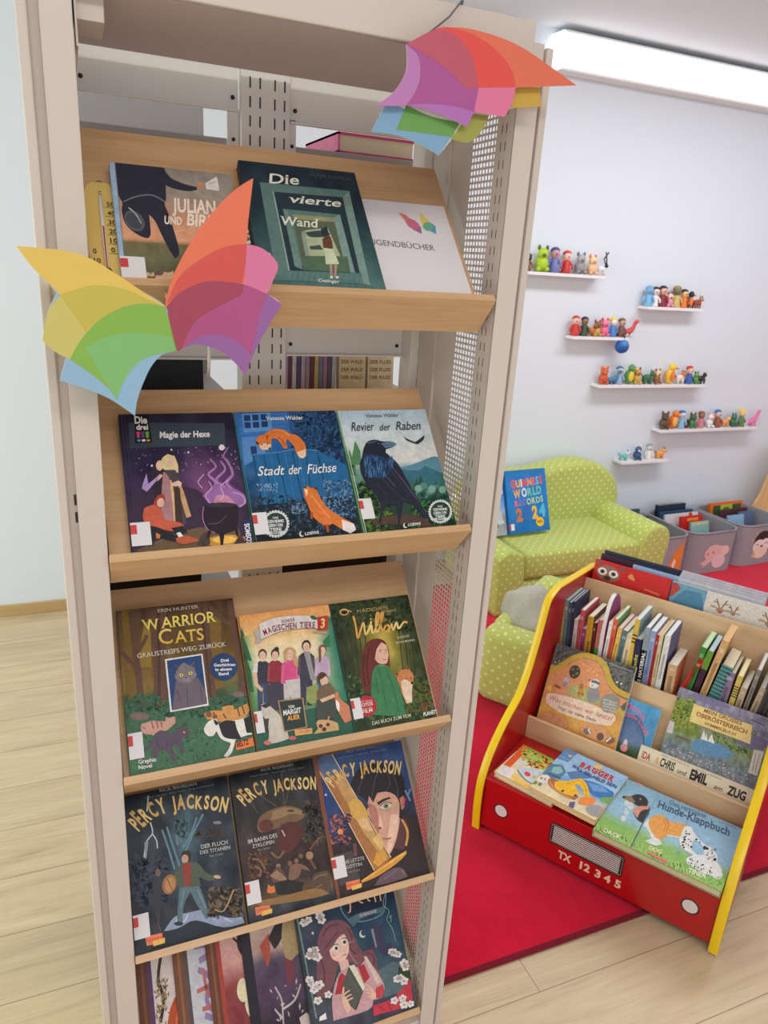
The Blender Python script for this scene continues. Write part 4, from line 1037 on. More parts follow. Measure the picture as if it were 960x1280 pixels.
def flowers(A, lst, r, col, cen):
    L = []
    for (x, y, k) in lst:
        for i in range(5):
            g = i*1.2566+x; L.append((x+math.cos(g)*r*k*.6, y+math.sin(g)*r*k*.6, r*k*.45))
    A.dots(L, r, col); A.dots([(x, y, r*k*.22) for (x, y, k) in lst], r, cen)
def gem_seal(A, cx, cy, r, bg, tilt=0):
    L = []
    for i in range(28):
        g = i*2*math.pi/28; L.append((cx+math.cos(g)*r*1.02, cy+math.sin(g)*r*1.02, r*.10))
    A.dots(L, 1, (214, 218, 214)); A.ell(cx, cy, r, r, (214, 218, 214)); A.ell(cx, cy, r*.9, r*.9, bg); 
    for k, (tx, f) in enumerate((('DAS', .22), ('GEHEIME', .66), ('LEBEN DER', .62), ('TIERE', .48))):
        y = cy-r*.42+k*r*.32
        A.text(tx, (cx-r*f, y+tilt*f), (cx+r*f, y-tilt*f), (cx-r*f-2, y-r*(.22 if k else .14)+tilt*f), (220, 224, 220), .03)
    A.poly([(cx-r*.95, cy+r*.62), (cx+r*.95, cy+r*.56), (cx+r*.8, cy+r*.78), (cx-r*.8, cy+r*.82)], (206, 212, 208))
    A.text('BAND', (cx-r*.3, cy+r*.77), (cx+r*.3, cy+r*.74), (cx-r*.3, cy+r*.63), bg, .02)

# --- row 1
def g(u, v):
    c = stops(v, (0, (150, 142, 134)), (.22, (158, 146, 134)), (.45, (214, 156, 124)), (.64, (232, 168, 132)), (.66, (128, 116, 84)), (.78, (116, 112, 84)), (.86, (126, 108, 84)), (.88, (226, 186, 146)), (1, (214, 176, 140)))
    return jitc(c, (fbm(u, v, 8, 1)-.5)*22)
def art(A):
    D = (50, 50, 64)
    gr = [[(x, 760+random.Random(x).uniform(-10, 30)), (x+6, 640-random.Random(x+1).uniform(0, 50)), (x+14, 765)] for x in range(120, 1100, 13)]
    A.polys(gr, (126, 124, 92)); A.polys([[(p[0]+7, p[1]+20) for p in t] for t in gr], (98, 98, 74))
    A.poly([(76, 120), (340, 148), (380, 178), (420, 212), (500, 243), (578, 262), (582, 279), (520, 282), (440, 266), (384, 246), (392, 320), (386, 352), (430, 440), (505, 640), (484, 692), (440, 640), (380, 540), (330, 450), (286, 404), (300, 520), (282, 550), (230, 535), (150, 480), (118, 430), (106, 370), (112, 330), (90, 290), (80, 200)], D, 4)
    A.line([(120, 325), (200, 300), (300, 295), (385, 335)], 7, (120, 124, 132)); A.ell(190, 440, 78, 52, (92, 96, 104), 40); A.ell(185, 440, 62, 38, (74, 78, 88), 40)
    A.line([(150, 360), (190, 390), (235, 455)], 5, (200, 204, 206)); A.ell(605, 256, 26, 20, (196, 140, 110))
    A.poly([(628, 245), (694, 212), (724, 290), (640, 276)], (226, 220, 216)); A.line([(650, 250), (692, 240)], 5, (206, 160, 150))
    A.dots([(300, 845, 34), (260, 848, 30), (330, 850, 18), (380, 790, 24), (350, 795, 20), (335, 824, 12)], 10, (112, 92, 84))
    A.poly([(30, 110), (70, 120), (128, 872), (90, 872)], (164, 190, 218)); A.line([(74, 122), (130, 872)], 4, (110, 120, 130), 0)
    A.text('JULIAN', (436, 392), (722, 420), (430, 318), (244, 226, 212), .03); A.text('UND', (390, 464), (508, 476), (388, 418), (244, 226, 212), .03); A.text('BIRD', (540, 478), (745, 498), (538, 412), (244, 226, 212), .03)
shelf_book('hardcover_book', 'book with dark leaping figure over an orange field, beside the yellow thermometer', 0, .062, .162, .206, .015, (g, 30, 45), art, [(40, 116), (775, 205), (1090, 944), (96, 868)], spine=(150, 178, 208), edge=(150, 178, 208), sticker=(.0, .008, .030, .036))
def g(u, v): return jitc(stops(v, (0, (36, 52, 64)), (.35, (34, 52, 62)), (.7, (60, 92, 94)), (1, (84, 118, 116))), (fbm(u, v, 9, 2)-.5)*22)
def art(A):
    F1, F2, F3, F4 = (96, 126, 122), (124, 150, 142), (62, 88, 90), (38, 56, 64)
    A.poly([(178, 178), (690, 228), (836, 815), (305, 790)], (70, 98, 98)); A.poly([(178, 178), (690, 228), (680, 270), (262, 240), (388, 785), (310, 790)], F1)
    A.poly([(262, 238), (655, 268), (790, 805), (388, 786)], (42, 60, 68)); A.poly([(655, 268), (690, 228), (838, 818), (792, 808)], F2); A.line([(258, 236), (388, 784)], 7, (158, 178, 168))
    A.poly([(320, 345), (645, 378), (745, 740), (405, 700)], F1); A.poly([(320, 345), (350, 365), (452, 725), (405, 705)], (110, 138, 132)); A.poly([(372, 380), (610, 398), (700, 735), (455, 725)], (92, 104, 84))
    A.poly([(372, 380), (610, 398), (616, 425), (385, 410)], (158, 152, 112)); A.poly([(610, 398), (645, 380), (748, 742), (700, 738)], (130, 156, 150))
    A.poly([(450, 480), (580, 462), (660, 640), (480, 640)], (176, 184, 150)); A.poly([(430, 490), (448, 482), (485, 640), (462, 640)], (140, 160, 148)); A.poly([(455, 492), (540, 480), (600, 500), (560, 520), (480, 520)], (60, 76, 76), 3); A.poly([(480, 580), (540, 570), (560, 600), (490, 600)], (70, 84, 84), 3)
    A.poly([(440, 650), (700, 640), (720, 740), (460, 730)], (86, 110, 88)); A.poly([(300, 730), (780, 745), (800, 810), (240, 790)], (92, 126, 120))
    A.lines([[(x, 735), (x-12, 800)] for x in range(400, 800, 32)], 3, (66, 96, 96))
    A.poly([(540, 470), (575, 455), (590, 510), (550, 520)], (48, 58, 64)); A.ell(580, 545, 24, 36, (104, 66, 54)); A.poly([(552, 530), (608, 545), (615, 600), (560, 590)], (110, 70, 58), 3)
    A.poly([(565, 590), (615, 596), (655, 690), (580, 692)], (206, 216, 184), 3); A.polys([[(600, 690), (616, 690), (622, 770), (608, 768)], [(628, 690), (644, 690), (642, 770), (630, 770)]], (176, 140, 122)); A.dots([(616, 772), (648, 772)], 9, (220, 226, 210))
    W = (232, 230, 218)
    A.text('Die', (232, 186), (402, 194), (232, 126), W, .015); A.text('vierte', (352, 306), (650, 332), (346, 258), W, .015, .2); A.text('Wand', (312, 448), (530, 464), (306, 394), W, .015, .1); A.text('WAJA ILIASCH', (455, 138), (696, 164), (452, 118), (70, 92, 96), .01)
    A.text('Oetinger', (542, 802), (662, 810), (542, 782), W, .01)
    A.poly([(236, 625), (262, 626), (282, 740), (262, 738)], WHITE)
    for k, ch in enumerate('ILIASCH'): A.text(ch, (128+k*8, 480+k*34), (133+k*8, 500+k*34), (108+k*8, 486+k*34), (206, 210, 206), .015)
b_v = shelf_book('hardcover_book', 'dark teal book with nested door frames and a small figure in white', 0, .238, .178, .232, .0165, (g, 24, 36), art, [(48, 38), (715, 112), (937, 870), (236, 842)], spine=(34, 46, 56), edge=(34, 46, 56), n=.004)
def g(u, v): return (232, 226, 230)
def art(A):
    P = [(.52, .115), (.56, .16), (.60, .155), (.68, .22), (.655, .31), (.60, .285), (.57, .25), (.555, .20)]
    A.poly([(.505, .11), (.57, .13), (.60, .16), (.66, .19), (.69, .25), (.68, .32), (.61, .28), (.565, .245), (.545, .18)], (214, 112, 140), 3)
    A.poly([(.505, .11), (.57, .13), (.60, .16), (.57, .19), (.545, .18)], (232, 130, 116), 3); A.poly([(.60, .28), (.69, .25), (.68, .32)], (170, 110, 160))
    A.poly([(.71, .23), (.715, .14), (.735, .09), (.765, .14), (.80, .17), (.80, .22), (.75, .24)], (236, 210, 110), 3); A.poly([(.71, .25), (.74, .20), (.80, .19), (.845, .22), (.83, .31), (.79, .28), (.74, .285)], (110, 180, 150), 3); A.poly([(.78, .285), (.845, .22), (.83, .31)], (80, 160, 190))
    A.text('JUGENDBÜCHER', (.115, .465), (.765, .485), (.115, .41), (120, 112, 122), .005)
shelf_book('card_sign', 'white card sign with a small butterfly mark, at the right end of the top shelf', 0, .394, .172, .196, .004, g, art, None, n=-.0122, v=-.0035, mat=PRINTW, edge=(230, 224, 226), pages=(236, 232, 232), cat='sign')

# --- row 2
def g(u, v):
    c = stops(v, (0, (42, 38, 56)), (.3, (46, 40, 68)), (.6, (66, 50, 84)), (.8, (60, 44, 62)), (1, (70, 58, 60)))
    d = math.hypot((u-.68)*1.2, v-.58); c = mixc((140, 84, 130), c, min(1, d*2.4+.05))
    return jitc(c, (fbm(u, v, 6, 3)-.5)*30)
def art(A):
    A.poly([(110, 150), (750, 160), (755, 305), (120, 320)], (62, 74, 86)); A.poly([(150, 96), (240, 96), (268, 282), (155, 288)], (28, 26, 36))
    A.text('Die', (152, 156), (236, 156), (148, 110), WHITE, .03); A.text('drei', (162, 198), (242, 198), (160, 164), WHITE, .03)
    for k, c in enumerate(((226, 70, 130), (110, 70, 130), (110, 170, 70))): A.poly([(162+k*30, 212), (186+k*30, 210), (186+k*30, 252), (168+k*30, 254)], c)
    for k, c in enumerate(((80, 160, 200), (240, 236, 220), (220, 150, 80))): A.poly([(168+k*31, 264), (190+k*31, 262), (192+k*31, 276), (170+k*31, 278)], c)
    A.text('Magie der Hexe', (318, 254), (652, 250), (318, 214), (236, 232, 232), .03)
    rnd = random.Random(5); A.dots([(rnd.uniform(160, 850), rnd.uniform(320, 470), rnd.uniform(1.5, 4)) for _ in range(70)], 3, (200, 190, 220)); A.dots([(395, 334, 7), (508, 352, 7), (265, 438, 8)], 5, (220, 216, 230))
    A.poly([(120, 640), (300, 560), (560, 600), (700, 700), (860, 690), (900, 960), (140, 1010)], (66, 50, 72), 4); A.poly([(150, 1000), (300, 930), (560, 850), (830, 850), (900, 985)], (112, 90, 66), 4)
    A.ell(730, 322, 20, 20, (236, 220, 224))
    # steam
    for k, (c, w) in enumerate((((96, 62, 110), 60), ((150, 100, 160), 34), ((184, 130, 188), 16))):
        A.line([(690, 690), (640, 640), (690, 560), (640, 500), (690, 450), (650, 400)], w, c, 5, w*.3); A.line([(740, 690), (760, 600), (690, 540), (750, 470), (720, 410)], w, c, 5, w*.3); A.line([(790, 700), (830, 640), (760, 560), (800, 500), (770, 420), (740, 380), (775, 320)], w, c, 5, w*.15)
    A.poly([(640, 690), (600, 640), (640, 600), (700, 560), (760, 590), (820, 600), (880, 640), (890, 690), (850, 720), (760, 690)], (158, 108, 168), 4)
    A.poly([(670, 690), (690, 640), (760, 640), (820, 700)], (206, 140, 170), 4)
    A.lines([[(650, 690), (620, 640), (660, 590), (640, 545)], [(840, 715), (880, 690), (860, 640), (800, 620)], [(700, 680), (740, 640), (720, 580), (770, 540)], [(600, 590), (570, 550), (610, 500)]], 5, (216, 180, 222))
    # cauldron
    A.ell(770, 940, 150, 42, (214, 150, 70)); A.ell(745, 930, 80, 24, (246, 200, 96)); A.poly([(560, 960), (600, 890), (640, 880), (650, 950), (620, 975)], (78, 66, 62), 3); A.poly([(800, 960), (850, 890), (890, 960)], (74, 62, 60), 3)
    A.poly([(612, 708), (660, 690), (760, 690), (830, 705), (835, 800), (810, 870), (740, 892), (660, 880), (612, 830), (600, 770)], (44, 36, 46), 5); A.ell(720, 702, 104, 16, (66, 52, 66)); A.line([(606, 712), (600, 790), (630, 860), (680, 884)], 5, (190, 130, 190)); A.line([(630, 825), (700, 820), (760, 770)], 4, (110, 84, 110))
    A.polys([[(706, 880), (744, 880), (730, 978), (718, 978)], [(636, 866), (660, 876), (634, 920), (622, 916)], [(808, 860), (826, 846), (836, 910), (826, 914)]], (40, 32, 42)); A.line([(690, 690), (702, 674), (716, 690)], 6, (170, 130, 110))
    # three plain figures
    SK = (232, 190, 168)
    A.poly([(262, 470), (290, 420), (330, 410), (345, 470), (335, 560), (390, 600), (380, 800), (300, 830), (290, 640), (260, 560)], (52, 46, 56), 4); A.ell(316, 440, 24, 34, SK)
    A.poly([(230, 490), (205, 560), (200, 590), (232, 612), (290, 545), (325, 505), (318, 494), (280, 530), (240, 560)], (178, 152, 206), 3); A.poly([(312, 510), (330, 496), (335, 512), (300, 545)], SK, 3)
    A.poly([(335, 390), (370, 365), (415, 378), (438, 440), (440, 490), (400, 480), (350, 470), (326, 430)], (226, 206, 150), 4); A.ell(392, 416, 26, 38, SK, -8)
    A.poly([(350, 470), (420, 470), (462, 560), (440, 590), (480, 700), (490, 830), (400, 830), (370, 620), (345, 550)], (84, 74, 84), 4); A.poly([(340, 480), (385, 540), (440, 800), (400, 820), (320, 800), (330, 600)], (176, 128, 136), 4); A.poly([(384, 540), (400, 560), (440, 800), (412, 812)], (224, 180, 128), 3)
    A.poly([(440, 560), (470, 600), (524, 776), (492, 786), (450, 640)], (206, 162, 116), 3); A.poly([(390, 560), (440, 540), (462, 556), (460, 578), (400, 578)], SK, 3); A.poly([(410, 590), (450, 590), (468, 820), (420, 830)], (70, 56, 52), 3)
    A.poly([(270, 700), (300, 640), (340, 630), (354, 660), (340, 700), (320, 722)], (176, 70, 50), 4); A.ell(322, 684, 24, 30, SK, 10)
    A.poly([(205, 780), (212, 720), (270, 700), (320, 724), (350, 800), (450, 816), (480, 850), (400, 872), (300, 850), (220, 830)], (204, 96, 72), 4)
    A.poly([(215, 830), (300, 845), (380, 880), (460, 920), (430, 940), (330, 918), (280, 900), (275, 965), (230, 965), (236, 860)], (40, 40, 48), 4); A.poly([(390, 852), (470, 838), (500, 880), (440, 905)], (44, 44, 54), 3); A.poly([(420, 920), (470, 900), (560, 922), (570, 938), (480, 958), (430, 945)], (190, 96, 66), 3); A.poly([(425, 885), (450, 878), (470, 905), (440, 912)], WHITE); A.poly([(290, 880), (320, 895), (315, 920), (292, 918)], (214, 120, 72), 3)
    A.poly([(868, 806), (912, 796), (940, 968), (882, 972)], (44, 52, 110))
    A.text('KOSMOS', (922, 962), (905, 826), (890, 966), WHITE, .03)
    A.lines([[(62, 96), (150, 1030)], [(84, 96), (172, 1028)]], 3, (74, 72, 96), 0)
shelf_book('hardcover_book', 'purple night book with a smoking cauldron, leftmost on the second shelf', 1, .056, .171, .231, .014, (g, 36, 48), art, [(42, 95), (800, 88), (935, 970), (135, 1030)], edge=(40, 38, 60), spine=(52, 50, 90), sticker=(.001, .014, .027, .036))
def g(u, v):
    c = stops(v, (0, (54, 100, 160)), (.3, (44, 104, 170)), (.45, (40, 96, 146)), (.62, (34, 80, 120)), (.72, (34, 52, 70)), (1, (28, 34, 42)))
    d = max(0, min(1, (u-.45)*2.2)); 
    if v < .5: c = mixc(c, (26, 46, 74), d*(.9-.6*v))
    return jitc(c, (fbm(u, v, 12, 4)-.5)*34)
FOX, FOXD, FOXL = (222, 122, 58), (176, 82, 40), (244, 206, 176)
def art(A):
    A.poly([(60, 95), (395, 85), (420, 235), (90, 285)], (62, 120, 190)); A.lines([[(70, 110+k*32), (420, 100+k*30)] for k in range(6)], 3, (44, 92, 160), 0)
    A.poly([(90, 90), (280, 84), (300, 205), (106, 215)], (96, 150, 206)); 
    for (x, y) in ((104, 100), (160, 97), (216, 94), (108, 148), (164, 146), (222, 142)): A.poly([(x, y), (x+42, y-1), (x+46, y+38), (x+4, y+40)], (32, 62, 108))
    A.poly([(90, 250), (240, 245), (250, 360), (110, 440)], (90, 140, 200)); A.poly([(150, 310), (190, 308), (196, 365), (158, 368)], (34, 66, 116))
    leaves(A, 3, 130, (440, 85, 760, 330), 22, [(24, 42, 70), (34, 62, 100), (52, 90, 134)]); leaves(A, 4, 60, (560, 330, 800, 520), 22, [(22, 38, 62), (36, 66, 104), (60, 100, 146)])
    # fence
    A.poly([(162, 368), (330, 350), (440, 330), (600, 340), (800, 440), (830, 640), (230, 700)], (38, 104, 156))
    A.lines([[(170, 372), (235, 690)], [(240, 366), (300, 680)], [(330, 356), (400, 670)], [(430, 345), (500, 660)], [(520, 345), (560, 640)], [(600, 350), (660, 640)]], 7, (24, 66, 106), 0); A.lines([[(200, 372), (260, 690)], [(285, 362), (345, 680)], [(380, 352), (450, 670)], [(470, 345), (530, 650)]], 3, (70, 140, 190), 0)
    A.line([(162, 366), (330, 352), (450, 330), (600, 340)], 6, (90, 140, 186), 0)
    leaves(A, 7, 150, (190, 640, 870, 900), 18, [(22, 30, 38), (40, 50, 60), (60, 84, 110)]); leaves(A, 9, 120, (640, 540, 860, 780), 14, [(70, 110, 150), (110, 150, 186), (40, 70, 100)]); leaves(A, 10, 30, (200, 560, 330, 610), 10, [(150, 180, 206), (90, 130, 170)], 1.2); leaves(A, 12, 40, (430, 690, 530, 760), 10, [(140, 170, 196), (80, 110, 140)])
    # fox on the fence
    A.poly([(186, 270), (210, 240), (240, 232), (300, 196), (370, 200), (410, 225), (470, 245), (520, 310), (522, 380), (490, 392), (460, 360), (440, 310), (395, 262), (390, 290), (400, 325), (375, 330), (350, 290), (325, 262), (290, 262), (290, 300), (260, 330), (216, 330), (200, 300)], FOX, 4)
    A.poly([(460, 355), (520, 330), (522, 380), (500, 394), (478, 386)], FOXL, 3); A.poly([(210, 300), (245, 292), (290, 300), (285, 330), (240, 336), (215, 325)], (240, 200, 170), 3); A.poly([(186, 275), (200, 285), (210, 300), (190, 296)], (60, 40, 34)); A.poly([(250, 235), (272, 240), (262, 276)], FOXD); A.dots([(225, 300, 5), (265, 296, 5), (278, 326, 7)], 5, (40, 28, 26)); A.line([(300, 205), (360, 208), (410, 240)], 10, (240, 150, 90))
    A.line([(330, 250), (360, 270), (385, 310)], 6, FOXD)
    A.text('Stadt', (200, 508), (382, 500), (196, 448), WHITE, .008, .25); A.text('der', (408, 500), (496, 494), (404, 440), WHITE, .008, .25); A.text('Füchse', (532, 496), (728, 484), (526, 436), WHITE, .008, .25)
    A.text('Vanessa Walder', (254, 138), (504, 134), (250, 112), WHITE, .012)
    # fox from behind
    A.poly([(505, 590), (530, 578), (560, 590), (598, 588), (600, 620), (640, 690), (690, 740), (770, 790), (840, 830), (852, 866), (820, 888), (770, 868), (700, 826), (670, 838), (640, 836), (590, 800), (560, 760), (530, 690), (510, 640)], FOX, 4)
    A.poly([(760, 800), (840, 828), (854, 868), (818, 890), (768, 868)], (238, 226, 220), 3); A.poly([(508, 590), (524, 578), (534, 612), (528, 650)], FOXL, 3); A.polys([[(505, 590), (524, 576), (528, 600)], [(570, 592), (600, 586), (596, 606)]], (90, 50, 40)); A.line([(560, 640), (620, 720), (680, 790)], 8, (240, 152, 92)); A.polys([[(552, 740), (572, 760), (566, 800), (552, 790)], [(650, 830), (672, 832), (676, 885), (660, 880)]], FOXD)
    gem_seal(A, 322, 826, 82, (52, 60, 62), 4)
    A.text('LOEWE', (516, 902), (610, 892), (515, 884), WHITE, .02); A.ell(494, 894, 16, 18, WHITE); A.ell(500, 890, 13, 15, (34, 40, 46))
    A.line([(30, 82), (185, 966)], 5, (70, 130, 74), 0); A.line([(44, 82), (199, 964)], 3, (90, 150, 170), 0)
shelf_book('hardcover_book', 'blue night book with two orange foxes at a fence, middle of the second shelf', 1, .2285, .171, .231, .014, (g, 36, 48), art, [(30, 80), (715, 72), (900, 908), (185, 965)], edge=(60, 120, 70), spine=(70, 130, 74), sticker=(.003, .016, .022, .036))
def g(u, v):
    c = stops(v, (0, (176, 200, 218)), (.2, (206, 218, 222)), (.44, (220, 218, 212)), (.5, (120, 160, 170)), (.62, (60, 100, 90)), (.8, (44, 74, 56)), (1, (34, 46, 40)))
    if v < .6 and u < .3: c = mixc(c, (110, 150, 120), (v-.25)*2) if v > .25 else c
    return jitc(c, (fbm(u, v, 9, 6)-.5)*22)
def art(A):
    A.poly([(480, 450), (560, 430), (640, 400), (700, 380), (760, 390), (800, 470), (800, 620), (500, 600)], (92, 140, 160), 4); A.poly([(480, 460), (600, 470), (640, 440), (780, 500), (820, 640), (520, 620)], (58, 110, 130), 4)
    tree_line(A, 0, (54, 104, 90), 4, 7, 520, 780, 600, 110); tree_line(A, 0, (40, 76, 66), 8, 5, 560, 800, 640, 120); tree_line(A, 0, (84, 130, 96), 3, 4, 120, 200, 500, 170); A.polys([[(150, 430), (180, 270), (215, 340), (222, 430)], [(125, 420), (140, 320), (158, 400)]], (84, 132, 90))
    rnd = random.Random(3); A.dots([(rnd.uniform(560, 800), rnd.uniform(580, 680), rnd.uniform(16, 36)) for _ in range(22)], 9, (86, 136, 124)); A.dots([(rnd.uniform(560, 800), rnd.uniform(620, 700), rnd.uniform(14, 30)) for _ in range(20)], 9, (48, 92, 80)); A.dots([(600, 590, 26), (690, 596, 28), (760, 600, 24)], 9, (128, 166, 150))
    leaves(A, 21, 110, (200, 560, 420, 870), 26, [(54, 84, 44), (96, 130, 52), (36, 56, 40)]); leaves(A, 22, 60, (560, 680, 840, 850), 24, [(44, 96, 50), (70, 120, 60), (30, 50, 38)])
    A.poly([(290, 800), (480, 760), (620, 780), (710, 850), (690, 868), (560, 830), (300, 830)], (84, 64, 56), 4)
    # raven
    BK = (38, 42, 58)
    A.poly([(238, 320), (262, 280), (310, 266), (360, 278), (420, 280), (456, 298), (430, 316), (385, 330), (382, 350), (440, 400), (480, 450), (530, 540), (580, 630), (660, 760), (700, 800), (640, 785), (560, 700), (500, 680), (490, 760), (476, 830), (466, 830), (462, 710), (400, 690), (370, 740), (350, 820), (335, 820), (350, 720), (330, 650), (270, 580), (225, 500), (212, 430), (228, 370)], BK, 4)
    A.poly([(235, 420), (250, 360), (330, 370), (400, 390), (440, 430), (400, 500), (330, 520), (270, 500)], (40, 66, 104), 4)
    rnd = random.Random(8); A.lines([[(x, y), (x+rnd.uniform(-8, 8), y+38)] for x, y in [(rnd.uniform(240, 430), rnd.uniform(370, 480)) for _ in range(60)]], 4, (78, 128, 180), 0); A.lines([[(x, y), (x+rnd.uniform(-8, 8), y+32)] for x, y in [(rnd.uniform(240, 430), rnd.uniform(350, 480)) for _ in range(40)]], 4, (26, 34, 56), 0)
    A.poly([(350, 290), (420, 280), (456, 297), (430, 314), (380, 322)], (96, 124, 150), 3); A.line([(355, 305), (430, 300)], 3, (50, 60, 76)); A.ell(330, 296, 9, 9, (16, 16, 22)); A.dots([(333, 293, 3)], 3, (200, 206, 210)); A.line([(262, 290), (320, 276)], 8, (70, 96, 140))
    A.lines([[(400, 450), (470, 540), (540, 640)], [(360, 520), (430, 600), (520, 680)], [(440, 470), (510, 560), (600, 690)], [(320, 560), (400, 640)]], 9, (58, 54, 70)); A.lines([[(420, 440), (500, 540), (590, 660)], [(380, 500), (450, 580)]], 4, (96, 90, 110))
    A.poly([(495, 240), (520, 262), (575, 286), (600, 270), (638, 240), (630, 272), (606, 292), (590, 300), (560, 290), (520, 272)], (50, 50, 60), 3)
    A.text('Revier', (156, 208), (308, 208), (152, 152), (54, 50, 60), .005, .2); A.text('der', (344, 208), (414, 206), (340, 164), (54, 50, 60), .005, .2); A.text('Raben', (450, 206), (612, 204), (446, 152), (54, 50, 60), .005, .2); A.text('Vanessa Walder', (250, 122), (468, 120), (248, 98), (110, 110, 116), .008)
    gem_seal(A, 746, 746, 72, (40, 62, 46), 3); A.text('LOEWE', (532, 842), (616, 834), (532, 824), WHITE, .02); A.ell(514, 838, 15, 17, WHITE); A.ell(520, 834, 12, 14, (30, 42, 40))
    A.line([(58, 78), (244, 904)], 9, (110, 160, 110), 0); A.line([(72, 78), (258, 904)], 4, (226, 230, 226), 0)
shelf_book('hardcover_book', 'pale book with a big dark raven in front of green hills', 1, .402, .166, .230, .014, (g, 36, 48), art, [(55, 75), (640, 72), (865, 855), (240, 905)], edge=(90, 140, 90), spine=(110, 160, 96), sticker=(.003, .028, .022, .036))

# --- row 3
def g(u, v):
    c = stops(v, (0, (84, 62, 48)), (.3, (112, 84, 44)), (.5, (134, 106, 50)), (.6, (70, 88, 56)), (.72, (62, 104, 76)), (1, (70, 116, 84)))
    return jitc(c, (fbm(u*2.5, v*.6, 7, 8)-.5)*40)
def art(A):
    A.polys([[(60, 125), (120, 120), (140, 660), (90, 690)], [(600, 150), (680, 140), (700, 600), (650, 620)]], (128, 100, 46)); A.polys([[(160, 480), (200, 200), (240, 190), (250, 480)], [(520, 160), (560, 150), (620, 400), (600, 420)]], (152, 122, 54))
    BR, BR2 = (104, 74, 62), (84, 58, 50)
    A.poly([(226, 110), (340, 100), (345, 420), (380, 760), (258, 752), (262, 500)], BR, 3); A.poly([(500, 80), (600, 66), (620, 330), (664, 700), (590, 710), (560, 400)], BR, 3); A.line([(290, 110), (300, 740)], 20, BR2, 0); A.line([(560, 100), (625, 690)], 16, BR2, 0)
    A.poly([(140, 470), (182, 470), (200, 640), (226, 780), (215, 815), (168, 818), (160, 640)], BR, 3); A.line([(150, 480), (60, 385)], 26, BR); A.line([(170, 380), (220, 280)], 22, BR); A.poly([(100, 130), (140, 130), (178, 470), (140, 480)], BR, 3)
    A.poly([(720, 60), (760, 50), (800, 380), (862, 700), (806, 700), (780, 420), (740, 240)], BR, 3); A.line([(745, 215), (660, 150), (590, 70)], 24, BR)
    A.poly([(75, 700), (260, 740), (560, 740), (870, 640), (900, 1020), (110, 1180)], (66, 108, 80), 0); leaves(A, 31, 130, (80, 660, 880, 800), 26, [(58, 100, 76), (72, 114, 82), (54, 92, 72)]); leaves(A, 33, 150, (110, 800, 890, 1120), 24, [(68, 112, 82), (76, 120, 88), (62, 104, 78)])
    A.ell(175, 790, 62, 26, (128, 108, 104)); A.ell(795, 646, 36, 18, (128, 110, 104))
    A.poly([(332, 430), (568, 392), (610, 718), (368, 762)], WHITE); A.poly([(344, 438), (560, 402), (600, 708), (378, 752)], (38, 72, 124))
    GC, GD, GL = (112, 98, 110), (84, 72, 86), (146, 132, 140)
    A.poly([(400, 560), (440, 570), (540, 540), (590, 640), (600, 708), (380, 752), (395, 640)], GC, 4); A.poly([(392, 462), (418, 478), (450, 448), (492, 470), (522, 436), (520, 490), (534, 530), (500, 566), (460, 580), (420, 570), (392, 540), (404, 500)], (132, 122, 128), 4)
    A.polys([[(394, 464), (420, 480), (406, 506)], [(522, 438), (518, 480), (498, 472)]], GD); A.ell(436, 528, 13, 10, (226, 206, 110)); A.ell(494, 516, 13, 10, (226, 206, 110)); A.dots([(436, 528, 5), (494, 516, 5)], 5, (30, 26, 30)); A.ell(466, 556, 22, 16, GL); A.dots([(466, 544, 6)], 6, (90, 60, 66)); A.lines([[(410, 620), (430, 690)], [(560, 600), (570, 690)], [(470, 600), (480, 730)]], 5, GD)
    # cats in the grass
    A.poly([(190, 880), (206, 840), (250, 818), (300, 820), (338, 820), (340, 790), (356, 800), (396, 788), (402, 830), (372, 858), (340, 880), (300, 880), (262, 912), (236, 900)], (206, 156, 142), 4); A.lines([[(250, 822), (262, 868)], [(280, 820), (292, 862)], [(310, 824), (316, 860)], [(196, 860), (214, 870)]], 8, (150, 96, 90)); A.line([(240, 900), (200, 890), (190, 850), (215, 838)], 14, (206, 156, 142))
    A.poly([(252, 960), (270, 900), (320, 886), (390, 900), (402, 868), (424, 862), (448, 850), (462, 846), (480, 866), (494, 900), (466, 926), (440, 930), (456, 1020), (440, 1030), (410, 960), (380, 980), (414, 1066), (390, 1070), (340, 1000), (300, 1010), (290, 1050), (262, 1050)], (88, 74, 92), 4); A.line([(255, 960), (230, 990), (190, 1010)], 16, (88, 74, 92)); A.lines([[(350, 960), (340, 1000)], [(280, 940), (300, 990)]], 4, (58, 48, 62)); A.dots([(456, 890, 7)], 6, (226, 150, 70))
    A.poly([(578, 770), (640, 750), (700, 752), (690, 730), (720, 720), (764, 716), (770, 745), (850, 704), (868, 740), (850, 780), (790, 810), (700, 820), (640, 810), (600, 806)], (214, 150, 84), 4); A.lines([[(790, 730), (806, 786)], [(820, 720), (836, 772)], [(700, 770), (720, 800)], [(640, 760), (650, 800)]], 8, (96, 66, 44)); A.dots([(610, 776, 20), (650, 790, 16)], 8, (130, 90, 60))
    A.poly([(582, 860), (610, 820), (650, 800), (676, 830), (720, 812), (790, 810), (868, 780), (884, 900), (840, 910), (780, 935), (760, 1010), (730, 1046), (706, 1040), (740, 990), (750, 955), (690, 930), (660, 880), (640, 910), (610, 914), (586, 890)], (232, 226, 218), 4); A.poly([(672, 834), (720, 812), (776, 816), (790, 870), (820, 930), (750, 930), (700, 910)], (40, 36, 42), 4); A.poly([(830, 800), (870, 780), (886, 890), (850, 890)], (40, 36, 42), 3); A.poly([(640, 802), (676, 830), (660, 846), (646, 830)], (40, 36, 42), 3)
    Y = lambda u, v: mixc((248, 226, 120), (214, 160, 60), (v-.12)*5)
